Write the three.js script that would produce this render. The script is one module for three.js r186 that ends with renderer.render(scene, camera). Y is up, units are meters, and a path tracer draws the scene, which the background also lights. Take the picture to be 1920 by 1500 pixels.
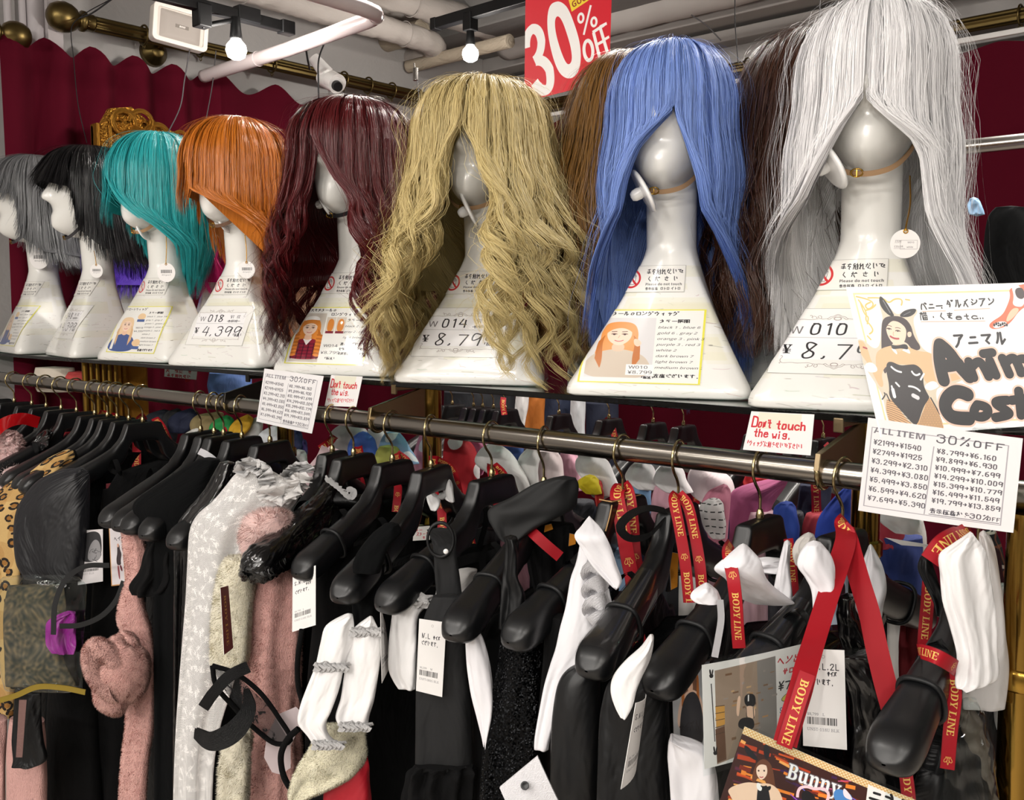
import * as THREE from 'three';
import { mergeGeometries } from 'three/addons/utils/BufferGeometryUtils.js';
import { RoundedBoxGeometry } from 'three/addons/geometries/RoundedBoxGeometry.js';
import { ImprovedNoise } from 'three/addons/math/ImprovedNoise.js';
import { RectAreaLightUniformsLib as RL } from 'three/addons/lights/RectAreaLightUniformsLib.js';

// ---------------------------------------------------------------- camera, exposure, lamps that light the shop
const V = (x, y, z) => new THREE.Vector3(x, y, z);
const FOC = 1800, EYE = V(0, 1.55, 0), YAW = THREE.MathUtils.degToRad(42.1), PITCH = -Math.atan(163 / FOC);
const scene = new THREE.Scene();
scene.background = new THREE.Color(0x000000);
const camera = new THREE.PerspectiveCamera(2 * Math.atan(750 / FOC) * 180 / Math.PI, 1920 / 1500, 0.02, 60);
camera.position.copy(EYE);
camera.rotation.set(PITCH, YAW, 0, 'YXZ');
camera.updateMatrixWorld(true);
const renderer = new THREE.WebGLRenderer({ antialias: true });
renderer.toneMapping = THREE.LinearToneMapping;
renderer.toneMappingExposure = 0.88;
renderer.shadowMap.enabled = true;
const LAMP_POWER = 2.2, SEEN_BULB_POWER = .9, PANEL_POWER = 4.6, REAR_POWER = 5, FAR_POWER = 12;   // spot lamps behind the camera, bulbs in view, ceiling panels

// ---------------------------------------------------------------- helpers
const NO = new ImprovedNoise();
const noise = (x, y = 0, z = 0) => NO.noise(x, y, z);
let seed = 7;
const rnd = () => { seed = (seed * 1664525 + 1013904223) >>> 0; return seed / 4294967296; };
const rr = (a, b) => a + (b - a) * rnd();
const gauss = () => (rnd() + rnd() + rnd() - 1.5) * 1.15;
const lerp = (a, b, t) => a + (b - a) * t;
const clamp = (x, a = 0, b = 1) => Math.min(b, Math.max(a, x));
const sstep = (a, b, x) => { const t = clamp((x - a) / (b - a)); return t * t * (3 - 2 * t); };
const D2R = Math.PI / 180;
const _m = camera.matrixWorld;
function ray(px, py) { return V((px - 960) / FOC, (750 - py) / FOC, -1).transformDirection(_m).multiplyScalar(Math.hypot((px - 960) / FOC, (750 - py) / FOC, 1)); }
const at = (px, py, d) => EYE.clone().addScaledVector(ray(px, py), d);                       // a point at camera depth d
const onZ = (px, py, z) => { const r = ray(px, py); return EYE.clone().addScaledVector(r, z / r.z); };
const onX = (px, py, x) => { const r = ray(px, py); return EYE.clone().addScaledVector(r, x / r.x); };
const FWD = V(-Math.sin(YAW), 0, -Math.cos(YAW)), RIGHT = V(Math.cos(YAW), 0, -Math.sin(YAW)), UPV = V(0, 1, 0);

const names = new Map();
function numbered(n) { const k = names.get(n) || 0; names.set(n, k + 1); return k ? n + '_' + String(k).padStart(3, '0') : n; }
function tag(o, label, category, group) { o.userData.label = label; o.userData.category = category; if (group) o.userData.group = group; return o; }
function thing(name, label, category, pos, turn = 0, group) {
  const o = new THREE.Group(); o.name = numbered(name); scene.add(o);
  if (pos) o.position.copy(pos); o.rotation.y = turn; return tag(o, label, category, group);
}
function mesh(name, g, m, parent, label) {
  const o = new THREE.Mesh(g, m); o.castShadow = o.receiveShadow = true;
  o.name = parent ? name : numbered(name);
  (parent || scene).add(o); if (label) o.userData.label = label; return o;
}
function struct(name, g, m) { const o = new THREE.Mesh(g, m); o.castShadow = o.receiveShadow = true; o.name = name; o.userData.kind = 'structure'; scene.add(o); return o; }
const merge = (list) => mergeGeometries(list.map((g) => { const h = g.index ? g.toNonIndexed() : g; for (const k of Object.keys(h.attributes)) if (!['position', 'normal', 'uv'].includes(k)) h.deleteAttribute(k); if (!h.attributes.uv) h.setAttribute('uv', new THREE.BufferAttribute(new Float32Array(h.attributes.position.count * 2), 2)); return h; }), false);
const box = (w, h, d, x = 0, y = 0, z = 0, r = 0, s = 2) => (r ? new RoundedBoxGeometry(w, h, d, s, r) : new THREE.BoxGeometry(w, h, d)).translate(x, y, z);
const cyl = (r, h, x = 0, y = 0, z = 0, axis = 'y', r2 = r, seg = 24) => { const g = new THREE.CylinderGeometry(r2, r, h, seg); if (axis === 'x') g.rotateZ(-Math.PI / 2); if (axis === 'z') g.rotateX(Math.PI / 2); return g.translate(x, y, z); };
const tube = (pts, r, seg = 24, rs = 8, closed = false) => new THREE.TubeGeometry(new THREE.CatmullRomCurve3(pts, closed, 'centripetal'), seg, r, rs, closed);
const lathe = (pts, seg = 32) => new THREE.LatheGeometry(pts.map(([r, y]) => new THREE.Vector2(r, y)), seg);
function rod(a, b, r, r2 = r, seg = 16) { const d = b.clone().sub(a), g = new THREE.CylinderGeometry(r2, r, d.length(), seg); g.applyQuaternion(new THREE.Quaternion().setFromUnitVectors(UPV, d.clone().normalize())); return g.translate(...a.clone().add(b).multiplyScalar(.5).toArray()); }
const local = (g, o) => { o.updateMatrixWorld(true); return g.applyMatrix4(o.matrixWorld.clone().invert()); };

// a surface from rows of points; closed in v if wrap; uv in metres unless unit
function sheet(rows, wrap = false, unit = false, color) {
  const R = rows.length, Cn = rows[0].length, p = [], uv = [], idx = [];
  let vacc = 0;
  for (let i = 0; i < R; i++) {
    let uacc = 0; if (i) vacc += rows[i][Cn >> 1].distanceTo(rows[i - 1][Cn >> 1]);
    for (let j = 0; j < Cn + (wrap ? 1 : 0); j++) {
      const q = rows[i][j % Cn]; p.push(q.x, q.y, q.z);
      if (j) uacc += q.distanceTo(rows[i][j - 1]);
      uv.push(unit ? j / (Cn - (wrap ? 0 : 1)) : uacc, unit ? 1 - i / (R - 1) : -vacc);
    }
  }
  const Wd = Cn + (wrap ? 1 : 0);
  for (let i = 0; i < R - 1; i++) for (let j = 0; j < Wd - 1; j++) { const a = i * Wd + j, b = a + 1, c = a + Wd, d = c + 1; idx.push(a, c, b, b, c, d); }
  const g = new THREE.BufferGeometry();
  g.setAttribute('position', new THREE.Float32BufferAttribute(p, 3)); g.setAttribute('uv', new THREE.Float32BufferAttribute(uv, 2)); g.setIndex(idx); g.computeVertexNormals();
  if (wrap) { const n = g.attributes.normal; for (let i = 0; i < R; i++) { const a = i * Wd, b = a + Wd - 1; const v = V(n.getX(a) + n.getX(b), n.getY(a) + n.getY(b), n.getZ(a) + n.getZ(b)).normalize(); n.setXYZ(a, v.x, v.y, v.z); n.setXYZ(b, v.x, v.y, v.z); } }
  return g;
}
// spline through samples: list of arrays -> function of t
function spline(list) {
  const n = list.length - 1;
  return (t) => {
    const x = clamp(t) * n, i = Math.min(n - 1, Math.floor(x)), u = x - i, a = list[Math.max(0, i - 1)], b = list[i], c = list[i + 1], d = list[Math.min(n, i + 2)];
    return b.map((_, k) => .5 * (2 * b[k] + (c[k] - a[k]) * u + (2 * a[k] - 5 * b[k] + 4 * c[k] - d[k]) * u * u + (3 * b[k] - a[k] - 3 * c[k] + d[k]) * u * u * u));
  };
}
// a hanging body traced row by row: [leftPx, rightPx, py] at camera depth d (number or per row 4th value), rounded to half-depth k * half-width
function drape(rows, { d = 1.2, k = .8, n = 40, m = 48, fold = .006, freq = 3, cap = true, sd = 1, minDeep = .012, maxDeep = .07, power = 2.2, bump = 0, bumpF = 60 } = {}) {
  const s = spline(rows.map((r) => [r[0], r[1], r[2], r[3] ?? d]));
  const out = [];
  for (let i = 0; i <= n; i++) {
    const [l, r, y, dd] = s(i / n), A = at(l, y, dd), B = at(r, y, dd), c = A.clone().add(B).multiplyScalar(.5), hw = A.distanceTo(B) / 2;
    const side = B.clone().sub(A).normalize(), back = ray((l + r) / 2, y).setY(0).normalize(), row = [], deep = clamp(hw * k, minDeep, maxDeep);
    c.addScaledVector(back, deep * .6);
    for (let j = 0; j < m; j++) {
      const a = j / m * 2 * Math.PI, ca = Math.cos(a), sa = Math.sin(a), e = Math.pow(Math.abs(ca) ** power + Math.abs(sa) ** power, -1 / power);
      const w = fold * (Math.sin(freq * a + 1.7 * sd + .8 * Math.sin(i / n * 4 + sd)) * .6 + noise(Math.cos(a) * freq * .6 + sd * 9, i / n * 2.5, Math.sin(a) * freq * .6) * 1.1) * sstep(-.05, .3, i / n + .05);
      const w2 = bump ? bump * noise(c.y * bumpF, a * hw * bumpF, sd) : 0;
      row.push(c.clone().addScaledVector(side, -ca * e * hw + (-ca) * w2 + w * -ca * .4).addScaledVector(back, -sa * e * deep - sa * (w + w2)));
    }
    out.push(row);
  }
  if (cap) for (const [ri, ins] of [[0, 0], [n, 1]]) {
    const row = out[ins ? out.length - 1 : 0], c = row.reduce((q, v) => q.add(v), V(0, 0, 0)).multiplyScalar(1 / m);
    const q = [.7, .05].map((f) => row.map((v) => c.clone().lerp(v, f).add(V(0, (ins ? -1 : 1) * (1 - f) * .004, 0))));
    if (ins) out.push(...q); else out.unshift(...q.reverse());
  }
  return sheet(out, true);
}
// a thin bent card: four corner points (tl, tr, br, bl), thickness, bow
function cardGeo(tl, tr, br, bl, { th = .0006, bow = 0, nx = 8, ny = 8, wave = 0 } = {}) {
  const nrm = tr.clone().sub(tl).cross(bl.clone().sub(tl)).normalize().negate(), rows = [], back = [];
  for (let i = 0; i <= ny; i++) {
    const r = [], b = [];
    for (let j = 0; j <= nx; j++) {
      const u = j / nx, v = i / ny, q = tl.clone().lerp(tr, u).lerp(bl.clone().lerp(br, u), v), o = bow * 4 * u * (1 - u) + wave * Math.sin(u * 5 + v * 3);
      r.push(q.clone().addScaledVector(nrm, o + th / 2)); b.push(q.clone().addScaledVector(nrm, o - th / 2));
    }
    rows.push(r); back.push(b.reverse());
  }
  const e = (A, B) => sheet([A, B]);
  const fr = sheet(rows, false, true), bk = sheet(back, false, true);
  const rim = [];
  const edge = [...rows[0].map((q, j) => [q, back[0][nx - j]]), ...rows.slice(1).map((r, i) => [r[nx], back[i + 1][0]]), ...rows[ny].slice(0, -1).reverse().map((q, j) => [q, back[ny][j + 1]]), ...rows.slice(1, -1).reverse().map((r, i) => [r[0], back[ny - 1 - i][nx]])];
  edge.push(edge[0]);
  const rg = sheet([edge.map((x) => x[0]), edge.map((x) => x[1])]);
  rg.attributes.uv.array.fill(.003);
  return { front: fr, rest: merge([bk, rg]) };
}
function card(name, tl, tr, br, bl, tex, label, category, opt = {}) {
  const c = tl.clone().add(br).multiplyScalar(.5), o = opt.parent || thing(name, label, category, c, 0, opt.group), g = cardGeo(tl, tr, br, bl, opt);
  mesh(opt.part || 'printed_face', local(g.front, o), tex, o); mesh('card_back', local(g.rest, o), opt.back || MAT.paper, o);
  return o;
}
// px corners at one depth (or four depths)
const quad = (c, d) => c.map(([x, y], i) => at(x, y, Array.isArray(d) ? d[i] : d));
// a strip of ribbon along points, facing n (function or vector)
function strip(pts, width, face, { th = .0008, seg = 40, twist = 0, repeat = true } = {}) {
  const cv = new THREE.CatmullRomCurve3(pts, false, 'centripetal'), rows = [], bk = [];
  for (let i = 0; i <= seg; i++) {
    const t = i / seg, p = cv.getPointAt(t), T = cv.getTangentAt(t), n0 = (typeof face === 'function' ? face(t, p) : face).clone();
    const side = T.clone().cross(n0).normalize(); if (twist) side.applyAxisAngle(T, twist * Math.sin(t * 6));
    const n = side.clone().cross(T).normalize(), w = typeof width === 'function' ? width(t) : width;
    rows.push([p.clone().addScaledVector(side, w / 2).addScaledVector(n, th / 2), p.clone().addScaledVector(n, th / 2 + w * .02), p.clone().addScaledVector(side, -w / 2).addScaledVector(n, th / 2)]);
    bk.push([p.clone().addScaledVector(side, -w / 2).addScaledVector(n, -th / 2), p.clone().addScaledVector(n, -th / 2), p.clone().addScaledVector(side, w / 2).addScaledVector(n, -th / 2)]);
  }
  const f = sheet(rows), b = sheet(bk), L = cv.getLength();
  for (const g of [f, b]) { const u = g.attributes.uv, w0 = typeof width === 'function' ? width(.5) : width; for (let i = 0; i <= seg; i++) for (let j = 0; j < 3; j++) u.setXY(i * 3 + j, i / seg * L / (w0 * 7.2), j / 2); }
  return merge([f, b]);
}

// ---------------------------------------------------------------- drawing on canvases
function canvas(w, h, bg) { const c = document.createElement('canvas'); c.width = w; c.height = h; const g = c.getContext('2d'); if (bg) { g.fillStyle = bg; g.fillRect(0, 0, w, h); } return [c, g]; }
function tex(c, rep) { const t = new THREE.CanvasTexture(c); t.colorSpace = THREE.SRGBColorSpace; t.anisotropy = 8; if (rep) { t.wrapS = t.wrapT = THREE.RepeatWrapping; t.repeat.set(...rep); } return t; }
function data(w, h, fn, rep, srgb) { const d = new Uint8Array(w * h * 4); for (let y = 0; y < h; y++) for (let x = 0; x < w; x++) { const v = fn(x / w, y / h), o = (y * w + x) * 4; if (v.length) { d[o] = v[0]; d[o + 1] = v[1]; d[o + 2] = v[2]; d[o + 3] = v[3] ?? 255; } else { d[o] = d[o + 1] = d[o + 2] = v * 255; d[o + 3] = 255; } } const t = new THREE.DataTexture(d, w, h); t.magFilter = THREE.LinearFilter; t.wrapS = t.wrapT = THREE.RepeatWrapping; if (rep) t.repeat.set(...rep); if (srgb) t.colorSpace = THREE.SRGBColorSpace; t.needsUpdate = true; return t; }
// strokes of a hand-lettered alphabet on a 10 x 10 grid: pairs of digits xy, strokes apart by spaces; '~' in front draws it as a smooth curve
const INK = {
  0: '~5121141729597875725121', 1: '325159', 2: '~13215171837419 1989', 3: '~1221617283645444 ~5474867869391817', 4: '411686 7279', 5: '7121 2125 ~2554748677593917', 6: '~612213161839597876553416', 7: '128249', 8: '~7251212345767859291736547 2'.replace(' ', ''), 9: '~825121142655748 2'.replace(' ', '') + ' 8279',
  '¥': '214454 8154 5459 2585 2787', ',': '~484939', '.': '~4849', '→': '1575 537557', '~': '1585', '(': '~61515861', ')': '~41555841', "'": '~6162', '%': '8119 ~213032122 ~687988768', '-': '3565', '・': '~4546',
  D: '2129 ~217184887929', o: '~5424171939597876745424', O: '~5121141729597875725121', n: '1419 ~153464748 9'.replace(' ', ''), t: '51586979 2474', u: '~14172959788 7484 8489'.replace('788 7484', '7884'), c: '~8564341617396988', C: '~83613113174969 87'.replace(' ', ''), h: '1119 ~1534647579', e: '1686 ~86745424161839698 8'.replace(' 8', '8').replace('8 8', '88'), w: '1439577984', g: '~8353332436567683 8387 ~8789593928', i: '4449 4142', s: '~8464343546767879592 8'.replace(' ', ''),
  m: '0409 ~051424343649 ~455464747679'.replace('343649', '3449').replace('747679', '7479'), a: '~84543416184969 84 8489'.replace('69 84', '6984'), A: '195189 2676', l: '4149', k: '2129 7425 4579', r: '3439 ~364464', v: '244874', b: '2129 ~265576794929', d: '7179 ~7454243838597', p: '2429 ~245475574727', y: '2446 7439',
  S: '~826121234666786939 27'.replace(' ', ''), M: '1911598191', L: '212989', W: '1139517991', I: '5159', T: '1191 5159', F: '812129 2565', P: '2129 ~2161745425', E: '812129 89 2575'.replace('2129 89', '212989'), B: '2129 ~2161743425 ~3475878929',
  手: '712251 1575 1787 ~515848', を: '~2272 ~5125 ~254565 ~654749597', 触: '3113 2141 2326 4326 2346 2545 27 47 ~232719 4349 5383 5363 8386 5686 7189 5989', れ: '2129 ~13332718 ~35536168 6989', な: '~1343 ~3116 6173 ~644548 ~58375 7879', い: '~212738 6275', で: '~127252358797 7485 8394', く: '614589 ', だ: '~1353 ~3118 ~536373 ~455869 7282 8393', さ: '~2383 ~5165 ~35275878', ウ: '5152 2325 ~23837559', ィ: '6436 5459', ッ: '3445 5355 ~844859', グ: '~312314 ~33634819 7182 8191', に: '2129 5383 ~56475888', ら: '4162 ~324674858 38', 下: '1191 5159 5477', サ: '1484 3137 ~616549', イ: '~815315 5359', ズ: '126219 5378 7182 8191', ご: '~2363 ~256878 7182 8193', ざ: '~1363 ~4155 ~25174858 7182 8192', ま: '2282 2474 ~515835374778', す: '1282 ~515434355548', ア: '118154 ~534719', ニ: '3373 1787', マ: '128255 4668', ル: '~313518 5158 5986', バ: '~321418 ~526388 7182 8192', ー: '1595', ダ: '~312415 ~326348 3556 7182 8191', メ: '~714218 3369', シ: '2132 1425 ~179582', ン: '2133 ~189582', 猫: '~311219 1243 3149 4292 6163 8183 5494 5459 9499 5999 7479 5797', 税: '411121 1343 3139 3318 5161 8171 5484 5456 8486 5686 ~6659 768998', 込: '1122 1434 ~3437192999 ~615357 ~616789', 耐: '1191 3113 1349 1919 2339 4349 6191 8189 6465', 熱: '1262 4116 1666 6191 7179 1819 3839 5859 7889', カ: '~138357 ~418519', ラ: '2272 ~147457', 展: '1191 1113 1393 1319 3474 4346 6366 2696 4649 4697', 開: '1119 1141 4144 1444 6191 9199 6164 3575 4549 6569', 大: '1383 ~513619 5589', き: '2272 2474 4165 ~364778', め: '~2247 ~614719 ~4374867', の: '~5325385 ~53836858', ロ: '2282 2228 8288 2888', 在: '1282 ~513519 2529 4585 6469 4989', 庫: '5152 2292 2219 3484 4686 4448 8488 4888 6369 3999', ヘ: '163289', ソ: '2134 ~817519', 出: '5159 2124 2484 8184 1619 1989 8689', ペ: '153279 ~8191', ト: '4149 4476', 表: '2282 5155 2474 1595 5539 3969 7589', 示: '2272 1484 5459 2628 7688', 価: '~211418 2329 4292 5458 7478 4598 4998', 格: '1343 3139 3318 6151 6483 5278 5686 5659 8689 5989', か: '~124246 ~312518 7284', 通: '1122 1434 ~343799 4181 4484 4448 8488 4686 6348', お: '1363 ~315848264779 7284', 気: '~311214 2282 3474 3464 7488 4757 6648', ッ2: '3445', ス: '118119 5579', タ: '~312415 ~326319 3556', フ: '118119', 声: '1191 5153 2474 2676 2428 7478 1619', 掛: '1343 3139 2536 5191 7179', け: '2129 4292 ~616759', せ: '1393 6156 ~3139989', ご2: '',
};
function ink(g, str, x, y, w, h, color, lw, { gap = .15, skew = 0, wob = 0, rot = 0 } = {}) {
  g.save(); g.translate(x, y); g.rotate(rot); g.transform(1, 0, -skew, 1, 0, 0); g.strokeStyle = color; g.lineWidth = lw; g.lineCap = g.lineJoin = 'round';
  let cx = 0;
  for (const ch of str) {
    if (ch === ' ') { cx += w * .5; continue; }
    const spec = INK[ch], narrow = ".,'・il1()".includes(ch) ? .62 : 1;
    if (spec) for (const st of spec.trim().split(' ')) {
      const smooth = st[0] === '~', d = smooth ? st.slice(1) : st, pt = [];
      for (let i = 0; i + 1 < d.length; i += 2) pt.push([cx + (+d[i] - (1 - narrow) * 4) / 9 * w + (wob ? (rnd() - .5) * wob : 0), +d[i + 1] / 9 * h - h + (wob ? (rnd() - .5) * wob : 0)]);
      if (!pt.length) continue;
      g.beginPath(); g.moveTo(...pt[0]);
      if (smooth && pt.length > 2) { for (let i = 1; i < pt.length - 1; i++) { const q = i === pt.length - 2 ? pt[i + 1] : [(pt[i][0] + pt[i + 1][0]) / 2, (pt[i][1] + pt[i + 1][1]) / 2]; g.quadraticCurveTo(pt[i][0], pt[i][1], ...q); } }
      else for (let i = 1; i < pt.length; i++) g.lineTo(...pt[i]);
      if (pt.length === 1) g.lineTo(pt[0][0] + .1, pt[0][1]);
      g.stroke();
    }
    cx += w * (narrow + gap);
  }
  g.restore(); return cx;
}
const type = (g, str, x, y, size, color, font = 'sans-serif', style = '', align = 'left') => { g.fillStyle = color; g.font = `${style} ${size}px ${font}`; g.textAlign = align; g.fillText(str, x, y); g.textAlign = 'left'; };
function barcode(g, x, y, w, h) { let cx = x; while (cx < x + w) { const b = rr(1, 5) * w / 130; g.fillStyle = '#222'; g.fillRect(cx, y, b, h); cx += b + rr(1, 4) * w / 110; } }
function poly(g, pts, fill, close = true) { g.beginPath(); g.moveTo(...pts[0]); for (let i = 1; i < pts.length; i++) pts[i].length === 2 ? g.lineTo(...pts[i]) : g.bezierCurveTo(...pts[i]); if (close) g.closePath(); g.fillStyle = fill; g.fill(); }
// smooth closed blob through points
function blob(g, pts, fill, stroke, lw) { const n = pts.length; g.beginPath(); for (let i = 0; i < n; i++) { const a = pts[i], b = pts[(i + 1) % n], m = [(a[0] + b[0]) / 2, (a[1] + b[1]) / 2]; if (!i) { const z = pts[n - 1]; g.moveTo((z[0] + a[0]) / 2, (z[1] + a[1]) / 2); } g.quadraticCurveTo(a[0], a[1], m[0], m[1]); } g.closePath(); if (fill) { g.fillStyle = fill; g.fill(); } if (stroke) { g.strokeStyle = stroke; g.lineWidth = lw; g.stroke(); } }

function warp(q, W, H) { // photo pixel -> canvas pixel for a quad tl, tr, br, bl
  return (x, y) => { let u = .5, v = .5; for (let k = 0; k < 12; k++) { const px = (1 - v) * ((1 - u) * q[0][0] + u * q[1][0]) + v * ((1 - u) * q[3][0] + u * q[2][0]), py = (1 - v) * ((1 - u) * q[0][1] + u * q[1][1]) + v * ((1 - u) * q[3][1] + u * q[2][1]); const ux = (1 - v) * (q[1][0] - q[0][0]) + v * (q[2][0] - q[3][0]), uy = (1 - v) * (q[1][1] - q[0][1]) + v * (q[2][1] - q[3][1]), vx = (1 - u) * (q[3][0] - q[0][0]) + u * (q[2][0] - q[1][0]), vy = (1 - u) * (q[3][1] - q[0][1]) + u * (q[2][1] - q[1][1]), D = ux * vy - uy * vx; u += ((x - px) * vy - (y - py) * vx) / D; v += ((y - py) * ux - (x - px) * uy) / D; } return [u * W, v * H]; };
}

// ---------------------------------------------------------------- materials
const std = (o) => new THREE.MeshStandardMaterial(o), phy = (o) => new THREE.MeshPhysicalMaterial(o);
const clothBump = data(128, 128, (u, v) => .5 + .25 * Math.sin(u * 128 * 2.1) * Math.sin(v * 128 * 2.1) + .25 * (noise(u * 40, v * 40, 3)), [60, 60]);
const wrinkle = data(256, 256, (u, v) => { const a = u * 2 * Math.PI, b = v * 2 * Math.PI; return clamp(.5 + .5 * noise(Math.cos(a) * 1.6 + 5, Math.sin(a) * 1.6 + Math.cos(b) * 1.1, Math.sin(b) * 1.1) + .3 * noise(Math.cos(a) * 4, Math.sin(a) * 4 + Math.cos(b) * 3, Math.sin(b) * 3 + 2)); }, [7, 4]);
const plasterBump = data(256, 256, (u, v) => { const a = u * 2 * Math.PI, b = v * 2 * Math.PI; return clamp(.5 + .35 * noise(Math.cos(a) * 6, Math.sin(a) * 6 + Math.cos(b) * 6, Math.sin(b) * 6) + .25 * noise(Math.cos(a) * 20, Math.sin(a) * 20 + Math.cos(b) * 20, Math.sin(b) * 20)); }, [1.2, 1.2]);
const furBump = data(256, 256, (u, v) => { const a = u * 2 * Math.PI, b = v * 2 * Math.PI; return clamp(.5 + .5 * noise(Math.cos(a) * 12, Math.sin(a) * 12 + Math.cos(b) * 5, Math.sin(b) * 5) + .4 * noise(Math.cos(a) * 30, Math.sin(a) * 30 + Math.cos(b) * 14, Math.sin(b) * 14)); }, [9, 6]);
const MAT = {
  paper: std({ color: '#efeeec', roughness: .75 }),
  white: phy({ color: '#f3f2f0', roughness: .22, clearcoat: .7, clearcoatRoughness: .08 }),
  steel: phy({ color: '#a9a5a0', metalness: 1, roughness: .24 }),
  brass: phy({ color: '#b08a3e', metalness: 1, roughness: .22 }),
  oldbrass: phy({ color: '#6f5f3a', metalness: 1, roughness: .38 }),
  gold: phy({ color: '#b98a35', metalness: 1, roughness: .3 }),
  hook: phy({ color: '#b8a77c', metalness: 1, roughness: .22 }),
  hanger: phy({ color: '#0d0e10', roughness: .38, clearcoat: .2, clearcoatRoughness: .25 }),
  black: phy({ color: '#070708', roughness: .9, specularIntensity: .4, bumpMap: wrinkle, bumpScale: 0.0013 }),
  velvet: phy({ color: '#060708', roughness: .95, specularIntensity: .3, sheen: .12, sheenColor: new THREE.Color('#3a3d44'), sheenRoughness: .5, bumpMap: wrinkle, bumpScale: 0.0016 }),
  satin: phy({ color: '#08090b', roughness: .48, specularIntensity: .7, bumpMap: wrinkle, bumpScale: 0.0022 }),
  gloss: phy({ color: '#060607', roughness: .2, clearcoat: .6, clearcoatRoughness: .12, bumpMap: wrinkle, bumpScale: 0.0033 }),
  whitecloth: std({ color: '#e9e8ec', roughness: .7, bumpMap: wrinkle, bumpScale: 0.0013 }),
  whitesatin: phy({ color: '#efeeee', roughness: .42, sheen: .3, sheenColor: new THREE.Color('#ffffff'), bumpMap: wrinkle, bumpScale: 0.0022 }),
  red: std({ color: '#a90f22', roughness: .6, bumpMap: wrinkle, bumpScale: 0.0011 }),
  pipe: std({ color: '#b8b1ab', roughness: .7, bumpMap: wrinkle, bumpScale: 0.0013 }),
  darkmetal: std({ color: '#121315', roughness: .5, metalness: .2 }),
  clear: phy({ color: '#f4f8f8', roughness: .06, transmission: 1, thickness: 0, ior: 1.45 }),
};
const cloth = (c, o = {}) => std({ color: c, roughness: .78, bumpMap: wrinkle, bumpScale: 0.0013, ...o });

const garmentLater = [];
// ---------------------------------------------------------------- the room
const XL = -3.6, XR = 3.6, ZB = -3.95, ZF = 7.0, CEIL = 3.2;
{
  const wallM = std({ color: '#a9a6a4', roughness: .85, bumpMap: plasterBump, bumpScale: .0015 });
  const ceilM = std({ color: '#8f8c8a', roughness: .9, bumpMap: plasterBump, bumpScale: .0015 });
  const uvm = (g, s = 1) => { const p = g.attributes.position, n = g.attributes.normal, u = g.attributes.uv; for (let i = 0; i < p.count; i++) { const a = Math.abs(n.getX(i)), b = Math.abs(n.getY(i)); if (b > .7) u.setXY(i, p.getX(i) * s, p.getZ(i) * s); else if (a > .7) u.setXY(i, p.getZ(i) * s, p.getY(i) * s); else u.setXY(i, p.getX(i) * s, p.getY(i) * s); } return g; };
  const floorC = data(256, 256, (u, v) => { const n = noise(u * 30, v * 30, 1) * 8 + noise(u * 7, v * 7, 4) * 8; return [196 + n, 188 + n, 178 + n]; }, [.6, .6], true);
  struct('floor', uvm(box(XR - XL + .2, .1, ZF - ZB + .2, (XL + XR) / 2, -.05, (ZB + ZF) / 2)), std({ map: floorC, roughness: .45 }));
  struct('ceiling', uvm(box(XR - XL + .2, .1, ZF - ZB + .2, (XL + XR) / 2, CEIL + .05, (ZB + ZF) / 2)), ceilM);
  struct('wall_left', uvm(box(.1, CEIL, ZF - ZB + .2, XL - .05, CEIL / 2, (ZB + ZF) / 2)), wallM);
  struct('wall_back', uvm(box(XR - XL, CEIL, .1, (XL + XR) / 2, CEIL / 2, ZB - .05)), wallM);
  struct('wall_right', uvm(box(.1, CEIL, ZF - ZB + .2, XR + .05, CEIL / 2, (ZB + ZF) / 2)), wallM);
  struct('wall_front', uvm(box(XR - XL, CEIL, .1, (XL + XR) / 2, CEIL / 2, ZF + .05)), wallM);
  // soffit and ledges along the back wall
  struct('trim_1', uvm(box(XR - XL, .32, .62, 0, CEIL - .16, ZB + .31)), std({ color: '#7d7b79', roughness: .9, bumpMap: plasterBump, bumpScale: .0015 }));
  struct('trim_2', uvm(merge([box(XR - XL, .07, .2, 0, 2.845, ZB + .1, .006), box(XR - XL, .05, .1, 0, 2.765, ZB + .05, .006)])), std({ color: '#a19d9a', roughness: .85 }));
  // panelling on the left wall, in front of the curtain's near end
  const pz = (px) => onX(px, 40, XL + .05).z;
  struct('trim_3', uvm(box(.06, CEIL, Math.abs(pz(115) - pz(87)), XL + .03, CEIL / 2, (pz(115) + pz(87)) / 2)), std({ color: '#b9b2b3', roughness: .7 }));
  struct('trim_4', merge([74, 50, 22].map((px, i) => cyl(i ? .012 : .03, CEIL, XL + .015, CEIL / 2, pz(px), 'y'))), std({ color: '#b4aeb0', roughness: .6 }));
}
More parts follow.
